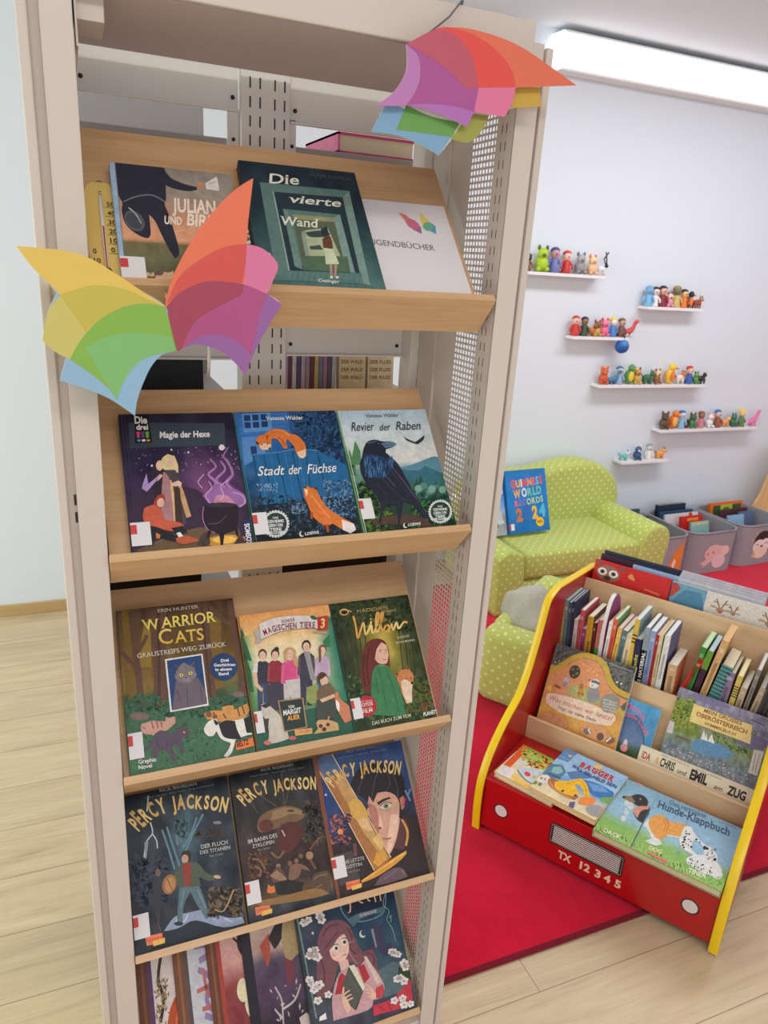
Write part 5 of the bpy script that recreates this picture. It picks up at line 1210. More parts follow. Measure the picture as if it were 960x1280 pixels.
    A.text('W', (196, 252), (306, 240), (180, 188), Y, .01); A.text('ARRIOR', (306, 238), (655, 190), (300, 172), Y, .012); A.text('C', (300, 340), (384, 326), (284, 250), Y, .01); A.text('ATS', (392, 330), (578, 304), (384, 258), Y, .012)
    A.text('ERIN HUNTER', (286, 138), (542, 108), (284, 118), (214, 206, 190), .006); A.text('GRAUSTREIFS WEG ZURÜCK', (160, 426), (718, 344), (156, 398), (222, 216, 200), .006)
    A.ell(702, 476, 86, 86, (36, 66, 116))
    for k, (tx, x0, x1) in enumerate((('Drei', 684, 734), ('Geschichten', 640, 776), ('in einem', 650, 754), ('Band', 672, 734))): A.text(tx, (x0, 446+k*28), (x1, 440+k*28), (x0-2, 428+k*28), WHITE, .03)
    A.poly([(782, 950), (888, 920), (900, 972), (786, 1002)], (236, 120, 60)); A.text('BELTZ', (790, 982), (866, 962), (786, 950), (40, 28, 24), .03)
    A.text('Graphic', (170, 1092), (282, 1074), (166, 1068), WHITE, .02); A.text('Novel', (172, 1128), (256, 1112), (168, 1104), WHITE, .02)
shelf_book('comic_book', 'green and brown forest comic with a framed grey cat portrait', 2, .036, .1955, .270, .0145, (g, 36, 51), art, [(25, 130), (755, 40), (910, 1020), (120, 1180)], edge=(74, 62, 44), spine=(66, 70, 56), sticker=(.001, .026, .022, .040))
def g(u, v):
    c = stops(v, (0, (244, 168, 100)), (.14, (244, 196, 130)), (.3, (246, 228, 190)), (.5, (214, 218, 180)), (.7, (120, 160, 110)), (.85, (60, 110, 84)), (1, (44, 100, 84)))
    e = max(0, min(1, (u-.78)*5)) if v > .1 else 0; c = mixc(c, (60, 130, 104), e)
    e = max(0, min(1, (.14-u)*7)) if v > .15 else 0; c = mixc(c, (70, 130, 70), e*.9)
    return jitc(c, (fbm(u, v, 8, 9)-.5)*18)
def person(A, x, y, k, hair, top, leg, sk=(236, 196, 172), lean=0, hw=1.0):
    """plain standing figure, faceless; (x, y) top of the head, k head height"""
    A.poly([(x-k*.7, y+k*1.5), (x-k*.3, y+k*1.15), (x+k*.3, y+k*1.15), (x+k*.75, y+k*1.5), (x+k*.62+lean, y+k*3.4), (x-k*.62+lean, y+k*3.4)], top, 3)
    A.polys([[(x-k*.6+lean, y+k*3.3), (x+lean, y+k*3.3), (x-k*.05+lean, y+k*6.2), (x-k*.5+lean, y+k*6.2)], [(x+lean, y+k*3.3), (x+k*.6+lean, y+k*3.3), (x+k*.55+lean, y+k*6.2), (x+k*.1+lean, y+k*6.2)]], leg)
    A.polys([[(x-k*.72, y+k*1.5), (x-k*.5, y+k*1.7), (x-k*.62, y+k*3.3), (x-k*.84, y+k*3.2)], [(x+k*.75, y+k*1.5), (x+k*.52, y+k*1.7), (x+k*.62, y+k*3.3), (x+k*.86, y+k*3.2)]], mixc(top, (255, 255, 255), .12))
    A.ell(x, y+k*.48, k*.42*hw, k*.52, hair); A.ell(x, y+k*.60, k*.32, k*.42, sk); A.poly([(x-k*.12, y+k*.9), (x+k*.12, y+k*.9), (x+k*.14, y+k*1.2), (x-k*.14, y+k*1.2)], sk)
    A.dots([(x-k*.12, y+k*.58, k*.04), (x+k*.12, y+k*.58, k*.04)], 1, (80, 56, 50)); A.line([(x-k*.08, y+k*.80), (x+k*.1, y+k*.80)], k*.04, (190, 110, 104), 0)
def art(A):
    A.polys([[(60, 400), (80, 180), (100, 240), (92, 250), (120, 320), (150, 420)], [(70, 560), (90, 340), (140, 480), (160, 640), (100, 640)]], (44, 104, 70)); A.polys([[(680, 40), (720, 160), (760, 420), (800, 740), (830, 740), (720, 40)]], (52, 126, 100)); A.polys([[(640, 290), (690, 240), (700, 330), (660, 330)]], (60, 130, 90))
    A.poly([(150, 820), (480, 780), (850, 700), (880, 960), (180, 1090)], (44, 96, 80))
    person(A, 224, 338, 72, (90, 60, 44), (58, 58, 74), (66, 76, 110)); A.polys([[(166, 440), (190, 430), (186, 500), (150, 500)]], (226, 224, 226)); A.polys([[(150, 500), (182, 500), (190, 580), (226, 620), (212, 640), (165, 590)]], (226, 186, 160))
    person(A, 312, 338, 70, (70, 40, 40), (150, 52, 62), (66, 60, 76)); A.dots([(322, 340, 18)], 8, (70, 40, 40)); A.poly([(250, 590), (370, 580), (390, 760), (270, 780)], (70, 64, 78), 3)
    person(A, 414, 330, 76, (206, 164, 116), (222, 84, 140), (200, 190, 190), hw=1.4); A.poly([(372, 400), (384, 340), (400, 330), (392, 440)], (206, 164, 116), 3); A.poly([(440, 360), (480, 440), (470, 470), (440, 440)], (206, 164, 116), 3); A.poly([(380, 560), (500, 545), (510, 680), (420, 690)], (206, 200, 196), 3)
    person(A, 528, 282, 74, (44, 36, 40), (68, 64, 76), (60, 62, 80)); A.poly([(510, 360), (550, 360), (580, 500), (596, 560), (560, 560)], (156, 152, 160), 3)
    person(A, 640, 316, 66, (130, 84, 62), (196, 170, 196), (80, 96, 140)); A.poly([(615, 340), (628, 320), (630, 420), (616, 440)], (130, 84, 62), 3)
    A.poly([(530, 610), (610, 590), (620, 720), (560, 730), (530, 700)], (150, 160, 96), 4)
    A.ell(640, 548, 36, 44, (92, 62, 46)); A.ell(652, 566, 28, 36, (232, 190, 164)); A.poly([(606, 560), (620, 520), (670, 524), (640, 550)], (84, 58, 44), 3); A.poly([(600, 640), (640, 600), (690, 580), (730, 640), (720, 720), (640, 730), (605, 690)], (120, 96, 76), 4); A.poly([(600, 700), (700, 680), (740, 740), (740, 840), (600, 850)], (72, 76, 72), 4); A.poly([(620, 700), (720, 660), (736, 680), (640, 720)], (228, 184, 156), 3)
    A.poly([(730, 650), (752, 645), (770, 700), (840, 760), (846, 850), (800, 870), (750, 780), (730, 710)], (206, 128, 96), 4); A.poly([(735, 700), (760, 730), (760, 790), (740, 760)], WHITE, 3)
    A.poly([(210, 730), (250, 716), (280, 750), (350, 820), (390, 920), (406, 980), (320, 1010), (240, 1020), (262, 960), (250, 860), (214, 800)], (206, 196, 182), 4); A.poly([(206, 740), (250, 716), (276, 740), (240, 760)], (60, 52, 54), 3); A.poly([(222, 840), (262, 830), (256, 930), (228, 900)], (70, 62, 64), 3); A.ell(250, 1010, 26, 18, (200, 120, 106)); A.ell(430, 976, 28, 16, (196, 100, 96))
    A.poly([(326, 704), (506, 684), (536, 900), (368, 935)], (176, 140, 106)); A.poly([(336, 712), (498, 692), (526, 894), (376, 924)], (44, 58, 56))
    A.text('VON', (402, 762), (444, 756), (400, 742), WHITE, .03); A.text('MARGIT', (366, 812), (492, 790), (364, 776), WHITE, .03); A.text('AUER', (394, 850), (484, 836), (392, 818), (240, 170, 70), .03)
    A.poly([(444, 918), (568, 904), (572, 944), (450, 960)], (236, 178, 110)); A.text('CARLSEN', (456, 948), (562, 934), (454, 926), (190, 110, 70), .02)
    A.poly([(596, 870), (620, 846), (700, 850), (750, 870), (760, 920), (700, 930), (580, 948), (610, 910)], (206, 164, 116), 4); A.dots([(630, 890, 15), (680, 880, 14), (655, 915, 17)], 9, (90, 50, 44)); A.line([(680, 850), (690, 820)], 9, (206, 164, 116))
    A.poly([(165, 205), (200, 196), (222, 280), (200, 300), (160, 302), (180, 280)], (190, 180, 172), 3); A.poly([(200, 165), (300, 128), (440, 112), (600, 118), (606, 205), (470, 204), (330, 226), (215, 276)], (232, 222, 220), 3); A.line([(215, 276), (330, 226), (470, 204), (606, 205)], 4, (150, 120, 100)); A.poly([(570, 220), (670, 226), (664, 242), (575, 236)], (190, 160, 130))
    A.text('SCHULE', (358, 160), (446, 148), (356, 142), (96, 40, 44), .025); A.word('MAGISCHEN TIERE', [(236, 246), (330, 214), (470, 200), (590, 200)], 40, (126, 34, 42), .02, serif=True)
    A.poly([(600, 128), (672, 116), (676, 210), (606, 218)], (200, 56, 44)); A.text('3', (622, 200), (656, 196), (618, 140), (244, 214, 140), .03, .15); A.ell(576, 130, 26, 12, (60, 110, 60), 20)
    A.line([(56, 110), (182, 1082)], 6, (110, 70, 50), 0)
shelf_book('hardcover_book', 'bright book with a group of five standing people under a banner', 2, .2345, .1695, .236, .0145, (g, 36, 48), art, [(50, 105), (680, 40), (870, 950), (180, 1085)], edge=(220, 170, 110), spine=(210, 150, 96), sticker=(.003, .030, .014, .036))
def g(u, v):
    d = math.hypot((u-.55)*1.1, (v-.36)*.9); c = stops(d, (0, (216, 190, 90)), (.16, (150, 136, 56)), (.36, (66, 76, 40)), (.6, (40, 50, 36)))
    if v > .75: c = mixc(c, (60, 92, 48), .4)
    return jitc(c, (fbm(u*1.6, v, 9, 11)-.5)*44)
def art(A):
    A.lines([[(x, 300), (x+30, 640)] for x in (190, 230, 265, 300, 340, 600, 640, 690)], 7, (52, 54, 34), 0); leaves(A, 41, 120, (90, 60, 720, 300), 26, [(34, 44, 36), (48, 62, 42), (62, 76, 44)]); leaves(A, 42, 150, (190, 640, 880, 960), 26, [(52, 84, 42), (80, 112, 52), (36, 56, 34)]); leaves(A, 43, 50, (640, 680, 860, 900), 24, [(126, 84, 44), (84, 100, 46)])
    HR, HD = (112, 50, 46), (80, 34, 36)
    A.poly([(312, 560), (330, 440), (370, 380), (430, 360), (490, 380), (520, 450), (530, 580), (500, 560), (420, 560), (390, 660), (380, 770), (330, 740), (308, 650)], HR, 4); A.lines([[(340, 480), (325, 600), (345, 720)], [(375, 430), (355, 560), (370, 700)]], 10, HD)
    A.poly([(415, 430), (460, 385), (505, 410), (518, 480), (508, 540), (480, 550), (440, 540), (412, 500)], (234, 186, 164), 4); A.poly([(410, 420), (440, 388), (470, 384), (430, 440), (412, 540)], HR, 3); A.line([(444, 450), (470, 444)], 4, (90, 50, 44), 0); A.line([(490, 446), (506, 448)], 4, (90, 50, 44), 0); A.dots([(458, 460, 4), (498, 460, 4)], 4, (70, 60, 50)); A.line([(484, 465), (492, 495)], 3, (206, 150, 130)); A.line([(474, 516), (504, 518)], 6, (196, 104, 100))
    A.poly([(386, 700), (400, 600), (440, 552), (500, 560), (550, 620), (600, 720), (640, 900), (600, 930), (400, 920), (386, 800)], (66, 128, 84), 4); A.lines([[(440, 580), (470, 700), (500, 880)], [(500, 590), (550, 720), (590, 900)], [(420, 640), (440, 760)]], 8, (52, 106, 72)); A.line([(440, 560), (500, 566)], 8, (96, 156, 108))
    A.poly([(556, 610), (590, 620), (610, 596), (650, 590), (655, 556), (680, 600), (704, 640), (700, 690), (690, 760), (690, 830), (650, 840), (620, 780), (596, 700)], (206, 132, 84), 4); A.poly([(610, 680), (640, 660), (690, 690), (690, 830), (650, 840), (620, 760)], (232, 204, 180), 4); A.dots([(646, 660, 6), (684, 656, 5)], 5, (40, 30, 26)); A.dots([(690, 690, 10)], 9, (30, 26, 28)); A.polys([[(558, 612), (590, 622), (580, 644)], [(652, 558), (672, 590), (656, 594)]], (120, 70, 50))
    Gd = lambda u, v: mixc((236, 170, 84), (248, 220, 140), math.sin(u*18)*.5+.5)
    A.word('MÄDCHEN', [(280, 168), (520, 140)], 26, (196, 170, 120), -.002, serif=True); A.text('NAMENS', (470, 170), (580, 158), (468, 152), (190, 164, 116), .005); A.ell(182, 158, 36, 26, (226, 176, 110)); A.ell(184, 160, 26, 16, (50, 50, 36)); A.line([(205, 145), (240, 156)], 7, (226, 176, 110))
    A.lines([[(252, 190), (270, 260), (286, 356), (310, 290), (330, 240), (345, 330), (375, 280), (390, 230)], [(390, 258), (396, 318), (410, 310)], [(410, 320), (440, 230), (446, 172), (430, 180), (424, 260), (430, 318)], [(440, 316), (470, 220), (480, 168), (464, 180), (462, 270), (478, 312)], [(500, 262), (484, 300), (510, 312), (530, 276), (506, 258)], [(540, 250), (556, 300), (580, 240), (596, 288), (636, 240), (662, 246)]], 15, Gd)
    A.dots([(386, 214, 8)], 8, (236, 180, 90))
    A.text('SABINE', (586, 366), (676, 352), (584, 348), (196, 190, 170), .005); A.text('BOHLMANN', (576, 402), (716, 382), (574, 386), (206, 200, 180), .008)
    A.ell(352, 858, 74, 78, (178, 50, 60)); A.text('MIT VIELEN', (306, 834), (392, 822), (305, 822), (226, 180, 180), .01); A.text('FOTOS', (304, 866), (396, 850), (302, 842), (240, 226, 220), .015); A.text('AUS DEM', (318, 886), (390, 874), (317, 876), (226, 180, 180), .01); A.text('FILM', (322, 912), (394, 898), (320, 888), (240, 226, 220), .015)
    A.text('DAS BUCH ZUM FILM', (392, 996), (680, 936), (388, 972), (226, 216, 190), .006); A.text('PLANET!', (772, 934), (868, 912), (768, 908), WHITE, .035)
    A.line([(70, 100), (265, 1056)], 12, (40, 70, 66), 0)
shelf_book('hardcover_book', 'dark green forest book with a red haired person in a green jumper and a fox', 2, .4045, .1605, .237, .0145, (g, 33, 48), art, [(65, 95), (670, 32), (875, 945), (260, 1060)], edge=(50, 70, 60), spine=(48, 92, 82), sticker=(.004, .024, .018, .036))

# --- row 4: three tall dark comics
PJW = lambda A, pts, hs: A.word('PERCY JACKSON', pts, hs, [(226, 190, 120), (236, 204, 136), (214, 172, 102)], .035, .13, 3)
def carl(A, x, y, s):
    A.poly([(x, y), (x+s*2.1, y-s*.5), (x+s*2.1, y+s*.7), (x+s*.2, y+s*1.2)], (238, 130, 96)); A.poly([(x+s*.9, y+s*.5), (x+s*2.4, y+s*.1), (x+s*2.4, y+s*.8), (x+s, y+s*1.25)], (244, 190, 96)); A.text('CARLSEN', (x+s*.15, y+s*.75), (x+s*2.0, y+s*.28), (x+s*.1, y+s*.4), (214, 90, 60), .02)
def g(u, v):
    c = stops(v, (0, (36, 44, 54)), (.3, (40, 52, 64)), (.6, (46, 54, 68)), (.8, (50, 52, 62)), (1, (40, 50, 62)))
    d = abs(u-.55+(v-.3)*.25); c = mixc((88, 122, 140), c, min(1, d*4+abs(v-.35)*1.6+.1))
    return jitc(c, (fbm(u, v, 7, 13)-.5)*58)
def art(A):
    leaves(A, 51, 60, (70, 560, 330, 900), 40, [(40, 46, 60), (56, 64, 82)]); 
    A.lines([[(300, 380), (340, 500), (380, 640)], [(330, 360), (380, 520), (420, 640)], [(560, 280), (500, 400), (450, 520)], [(520, 300), (480, 420), (430, 500)], [(380, 330), (400, 480)]], 12, (104, 140, 158)); A.lines([[(215, 160), (205, 260)], [(225, 330), (240, 400), (200, 460), (185, 560)], [(235, 400), (265, 450), (270, 500)]], 8, (196, 214, 222)); A.line([(200, 460), (195, 570)], 26, (150, 160, 168), 4, 8)
    A.poly([(310, 1060), (380, 960), (480, 930), (560, 915), (640, 940), (740, 970), (820, 960), (840, 1010), (700, 1040), (520, 990), (400, 1040)], (150, 160, 186), 3); A.lines([[(400, 960), (380, 1020)], [(470, 940), (440, 1000)], [(600, 940), (640, 980)], [(700, 970), (760, 1000)]], 7, (196, 204, 220)); A.poly([(330, 1070), (420, 1030), (520, 985), (700, 1035), (850, 1000), (850, 1030), (150, 1190), (250, 1090)], (44, 52, 62), 3)
    # a plain figure in a green jacket, arms spread
    A.poly([(420, 560), (432, 520), (470, 514), (488, 545), (476, 600), (440, 604)], (58, 44, 40), 3); A.ell(446, 572, 22, 30, (196, 160, 140))
    A.poly([(424, 600), (500, 590), (540, 610), (580, 660), (640, 690), (640, 716), (590, 716), (536, 690), (548, 750), (500, 770), (400, 764), (394, 700), (364, 756), (356, 730), (400, 640)], (84, 94, 78), 4); A.poly([(428, 604), (486, 598), (484, 750), (444, 754)], (150, 62, 54), 3); A.ell(654, 692, 24, 12, (206, 168, 140), 10)
    A.poly([(412, 760), (540, 754), (580, 860), (612, 960), (586, 980), (520, 870), (482, 790), (440, 880), (430, 1000), (394, 1006), (402, 880)], (94, 118, 128), 3); A.ell(406, 1008, 30, 14, (50, 50, 56)); A.lines([[(440, 780), (420, 900)], [(530, 780), (580, 900)]], 6, (130, 154, 164))
    A.ell(346, 740, 46, 68, (160, 112, 72), 12); A.ell(350, 742, 32, 50, (190, 140, 92), 12); A.line([(330, 700), (372, 790)], 5, (110, 74, 50))
    A.ell(272, 662, 18, 26, (120, 96, 88)); A.poly([(240, 720), (262, 690), (296, 690), (300, 800), (290, 850), (330, 880), (372, 950), (352, 950), (290, 880), (282, 1000), (266, 1000), (240, 860)], (58, 58, 66), 3); A.line([(270, 1000), (290, 1060)], 6, (130, 80, 70))
    leaves(A, 55, 60, (600, 770, 820, 960), 26, [(92, 80, 64), (124, 104, 78), (56, 48, 46)]); A.line([(640, 910), (700, 920), (760, 780)], 7, (196, 164, 116)); leaves(A, 56, 20, (520, 380, 700, 440), 30, [(70, 60, 56)]); A.ell(650, 336, 26, 10, (150, 140, 140)); leaves(A, 57, 30, (380, 320, 460, 440), 16, [(70, 110, 110), (40, 60, 70)])
    PJW(A, [(150, 390), (250, 300), (380, 250), (560, 246), (712, 270)], lambda t: 108-60*abs(t-.1) if t < .3 else 86)
    A.text('RICK RIORDAN', (286, 138), (520, 94), (282, 120), (176, 176, 174), .002); A.text('Robert Venditti   Attila Futaki   Greg Guilhaumond', (196, 182), (624, 98), (194, 170), (130, 134, 138), .0)
    A.text('DER FLUCH', (550, 506), (720, 474), (546, 480), (208, 206, 200), .004); A.text('DES TITANEN', (544, 542), (736, 506), (540, 520), (208, 206, 200), .004); A.text('Der Comic', (604, 562), (690, 544), (602, 548), (170, 170, 168), .0)
    carl(A, 186, 1096, 54)
shelf_book('comic_book', 'dark comic with a green jacketed figure standing arms spread on a rock', 3, .026, .1905, .260, .0145, (g, 39, 54), art, [(50, 165), (705, 35), (850, 1020), (120, 1235)], edge=(36, 40, 48), spine=(34, 38, 46), sticker=(.001, .024, .026, .038), group=None)
def g(u, v):
    c = stops(v, (0, (38, 44, 52)), (.35, (52, 48, 50)), (.6, (64, 46, 46)), (.8, (58, 48, 46)), (.88, (112, 84, 56)), (.93, (60, 62, 66)), (1, (48, 54, 62)))
    d = math.hypot(u-.55, (v-.45)); c = mixc((120, 62, 56), c, min(1, d*3.2+.35))
    return jitc(c, (fbm(u, v, 8, 15)-.5)*50)
def art(A):
    A.poly([(236, 520), (250, 450), (320, 400), (420, 366), (520, 380), (578, 430), (540, 460), (500, 480), (440, 480), (380, 520), (330, 540), (280, 556), (250, 556)], (124, 96, 70), 4); A.poly([(340, 410), (430, 376), (540, 400), (560, 430), (470, 420), (400, 450), (330, 470)], (158, 128, 92), 4); A.ell(296, 510, 50, 46, (100, 54, 50)); A.ell(465, 400, 26, 10, (90, 66, 52)); A.poly([(400, 500), (520, 480), (560, 560), (480, 680), (400, 720), (380, 620)], (92, 46, 46), 4); A.lines([[(250, 290), (370, 370)], [(400, 130), (420, 360)], [(470, 150), (430, 350)], [(190, 340), (240, 420)]], 8, (84, 80, 74)); A.line([(404, 540), (426, 584)], 8, (214, 200, 190))
    leaves(A, 61, 60, (560, 340, 700, 620), 30, [(74, 66, 58), (96, 82, 66), (52, 48, 48)]); leaves(A, 62, 40, (180, 720, 320, 880), 26, [(120, 84, 62), (80, 56, 48)])
    A.lines([[(200, 750), (250, 760), (290, 830)], [(220, 800), (260, 830), (250, 880)], [(330, 700), (380, 740), (420, 690)]], 14, (134, 100, 76)); A.lines([[(600, 680), (640, 620), (690, 580)]], 10, (130, 84, 62))
    for (x, y, c) in ((380, 800, (150, 120, 100)), (460, 780, (130, 96, 82)), (505, 760, (140, 104, 88)), (535, 726, (120, 92, 80))): A.ell(x, y, 16, 18, c)
    A.poly([(340, 840), (380, 800), (420, 850), (410, 910), (350, 920), (330, 890)], (104, 80, 70), 4); A.poly([(450, 880), (460, 800), (510, 780), (570, 800), (600, 836), (580, 830), (540, 820), (520, 880), (460, 910)], (134, 100, 82), 4); A.poly([(320, 870), (370, 830), (430, 880), (440, 910), (370, 900)], (158, 126, 104), 3); A.poly([(360, 930), (440, 900), (560, 920), (540, 1000), (370, 1010)], (46, 40, 42), 4); A.ell(596, 722, 26, 30, (164, 130, 96)); A.line([(600, 750), (640, 820)], 18, (110, 86, 70))
    A.poly([(610, 900), (640, 850), (720, 830), (745, 880), (740, 990), (660, 1000), (610, 950)], (96, 76, 60), 4); A.lines([[(625, 900), (660, 870), (720, 860)], [(640, 960), (690, 930)]], 8, (140, 112, 82)); A.poly([(300, 990), (310, 930), (330, 950), (350, 940), (360, 985), (330, 1000)], (216, 124, 66), 3)
    PJW(A, [(150, 370), (250, 290), (380, 260), (500, 244), (645, 240)], lambda t: 100-50*abs(t-.1) if t < .3 else 82)
    A.text('RICK RIORDAN', (260, 124), (480, 78), (256, 106), (176, 176, 174), .002); A.text('Robert Venditti   Attila Futaki   Tamás Gáspár', (186, 166), (560, 92), (184, 154), (130, 134, 138), .0)
    A.text('IM BANN DES', (172, 640), (374, 590), (166, 612), (214, 212, 204), .004); A.text('ZYKLOPEN', (202, 672), (354, 634), (196, 648), (214, 212, 204), .004); A.text('Der Comic', (240, 692), (322, 672), (238, 680), (170, 170, 168), .0)
    carl(A, 216, 1102, 50); A.poly([(210, 1060), (440, 1010), (640, 960), (740, 1000), (640, 1030), (420, 1070), (260, 1090)], (150, 112, 70), 3)
shelf_book('comic_book', 'dark brown comic with crouching figures round a fire', 3, .2215, .166, .260, .0145, (g, 39, 54), art, [(45, 150), (610, 20), (790, 1045), (180, 1225)], edge=(44, 40, 42), spine=(40, 38, 42), sticker=(.001, .030, .026, .038))
def g(u, v):
    c = stops(v, (0, (60, 84, 136)), (.3, (56, 76, 124)), (.55, (50, 50, 70)), (.75, (58, 44, 44)), (1, (56, 46, 46)))
    if u < .25 and .2 < v < .6: c = mixc(c, (42, 70, 130), .6)
    return jitc(c, (fbm(u, v, 7, 17)-.5)*36)
def art(A):
    SK, SK2, SK3 = (218, 166, 144), (190, 126, 112), (238, 196, 172)
    A.poly([(690, 560), (780, 600), (860, 760), (905, 1015), (480, 1110), (330, 1000), (250, 720), (420, 640)], (58, 46, 48), 4); A.poly([(670, 590), (720, 620), (740, 740), (700, 830), (640, 820)], (96, 62, 66), 3); A.line([(684, 600), (728, 690), (720, 800)], 16, (222, 160, 70)); A.line([(340, 780), (350, 880)], 26, (120, 76, 80))
    A.poly([(440, 420), (560, 390), (640, 430), (670, 520), (666, 640), (640, 780), (600, 870), (540, 780), (480, 640), (430, 540)], SK, 4); A.poly([(430, 470), (500, 520), (520, 700), (560, 790), (530, 770), (470, 640)], SK2, 3); A.poly([(520, 560), (548, 640), (546, 672), (516, 660)], SK3, 3); A.poly([(600, 560), (660, 560), (650, 700), (600, 860), (580, 800)], SK3, 4)
    HRC = (44, 38, 44)
    A.poly([(300, 340), (360, 220), (480, 180), (600, 200), (680, 280), (700, 400), (690, 560), (664, 590), (660, 460), (620, 410), (560, 390), (500, 400), (470, 470), (440, 420), (430, 470), (400, 440), (370, 420), (320, 380)], HRC, 4); A.lines([[(420, 240), (380, 320), (360, 400)], [(520, 210), (480, 300), (460, 440)], [(600, 240), (640, 340), (650, 440)], [(560, 230), (590, 330), (560, 390)]], 7, (78, 72, 78))
    A.poly([(498, 474), (540, 446), (590, 430), (600, 440), (550, 462), (512, 490)], (60, 44, 44), 3); A.ell(562, 500, 42, 26, (224, 214, 204), -18); A.ell(566, 498, 20, 22, (140, 150, 90)); A.dots([(566, 498, 9)], 9, (30, 28, 26)); A.line([(520, 500), (560, 470), (606, 478)], 6, (70, 44, 42)); A.line([(525, 520), (570, 530), (600, 505)], 4, (150, 90, 84)); A.ell(420, 500, 20, 14, (70, 56, 64)); A.ell(524, 664, 14, 8, (130, 74, 70)); A.line([(545, 742), (580, 748), (606, 738)], 12, (190, 104, 104)); A.line([(545, 760), (590, 768)], 6, (206, 150, 134))
    A.poly([(660, 440), (690, 420), (700, 500), (680, 530)], SK2, 3); A.lines([[(700, 380), (740, 460)], [(720, 420), (740, 370)]], 12, (120, 150, 190)); A.line([(700, 440), (690, 500)], 14, (196, 80, 84))
    # broad blade
    A.poly([(66, 150), (110, 120), (165, 108), (230, 230), (400, 520), (610, 890), (560, 950), (490, 990), (440, 900), (250, 540), (130, 320), (75, 220)], (178, 120, 72)); A.poly([(66, 150), (110, 120), (165, 108), (230, 230), (140, 300), (75, 220)], (92, 116, 158)); A.poly([(230, 240), (300, 350), (460, 650), (590, 890), (540, 880), (400, 690), (250, 420), (190, 320)], (206, 160, 102)); A.poly([(150, 330), (250, 520), (430, 860), (490, 985), (440, 900), (250, 540)], (150, 92, 54)); A.line([(70, 225), (250, 540), (490, 990)], 7, (244, 206, 170), 0); A.line([(165, 108), (330, 400), (610, 890)], 6, (240, 214, 180), 0)
    A.poly([(296, 470), (330, 440), (380, 460), (440, 560), (420, 600), (350, 600), (310, 560)], (226, 176, 92), 4); A.poly([(350, 600), (430, 590), (470, 680), (440, 690), (380, 650)], (232, 190, 140), 4); A.poly([(470, 750), (520, 700), (560, 800), (530, 830)], (232, 190, 120), 4); A.poly([(500, 850), (540, 840), (580, 900), (520, 960), (480, 930)], (222, 160, 74), 4)
    A.poly([(390, 1070), (500, 990), (620, 900), (720, 838), (725, 860), (660, 930), (520, 1030), (400, 1085)], (226, 156, 66), 3); A.line([(400, 1070), (560, 960), (710, 856)], 6, (246, 206, 120)); A.poly([(490, 1110), (540, 1030), (640, 970), (700, 980), (740, 1040), (600, 1090)], (112, 90, 100), 4); A.lines([[(560, 1060), (660, 985)], [(690, 985), (720, 1030)]], 5, (150, 126, 130))
    leaves(A, 71, 40, (160, 560, 300, 780), 24, [(120, 84, 120), (190, 110, 80), (70, 60, 90)]); A.ell(232, 690, 20, 22, (232, 150, 80)); A.line([(125, 410), (140, 560), (165, 700)], 14, (40, 70, 150)); A.dots([(125, 412, 9)], 8, (190, 206, 230))
    PJW(A, [(180, 356), (260, 282), (370, 262), (500, 244), (662, 262)], lambda t: 100-50*abs(t-.1) if t < .3 else 88)
    A.text('RICK RIORDAN', (266, 106), (470, 66), (262, 88), (150, 160, 180), .002); A.text('Robert Venditti   Attila Futaki   Orpheus Collar', (206, 148), (556, 84), (204, 136), (150, 160, 180), .0)
    A.poly([(185, 870), (320, 835), (386, 1060), (230, 1110)], (78, 72, 72)); A.text('DIE LETZTE', (262, 940), (412, 904), (258, 914), (200, 196, 190), .004); A.text('GÖTTIN', (280, 976), (398, 948), (276, 952), (200, 196, 190), .004); A.text('Der Comic', (300, 1006), (384, 988), (298, 994), (170, 170, 168), .0)
    carl(A, 276, 1080, 50); A.poly([(22, 140), (60, 132), (240, 1205), (212, 1214)], (130, 78, 54))
shelf_book('comic_book', 'blue comic with a large face behind a broad golden blade', 3, .3875, .1955, .260, .0145, (g, 39, 54), art, [(25, 140), (660, 10), (905, 1015), (215, 1215)], edge=(120, 70, 50), spine=(126, 74, 52), sticker=(.002, .034, .026, .038))

# --- row 5: books leaning over one another, quads are local sketches (0..1)
def rowfive(name, label, x, w, h, n0, tilt, ground, art, quad, t=.0058, **kw):
    b = book(name, label, w, h, t, ground, art, quad=quad, **kw)
    c, s_ = math.cos(RAD(tilt)), math.sin(RAD(tilt))
    ax = Vector((1, 0, 0))*c-ND*s_; az = ND*c+Vector((1, 0, 0))*s_
    frame(b, Vector((x, 1.005, ROWZ[4]+.003))+SD*-.004+ND*(n0-.0155), ax, SD, az)
Q5 = lambda *p: list(p)
def spine_edge(A, c1, c2, c3):
    A.poly([(0, 0), (.12, 0), (.12, 1), (0, 1)], c1); A.poly([(.05, 0), (.08, 0), (.08, 1), (.05, 1)], c2); A.poly([(.12, 0), (.17, 0), (.17, 1), (.12, 1)], c3)
def g(u, v): return jitc((226, 214, 210), (fbm(u, v, 5, 21)-.5)*14)
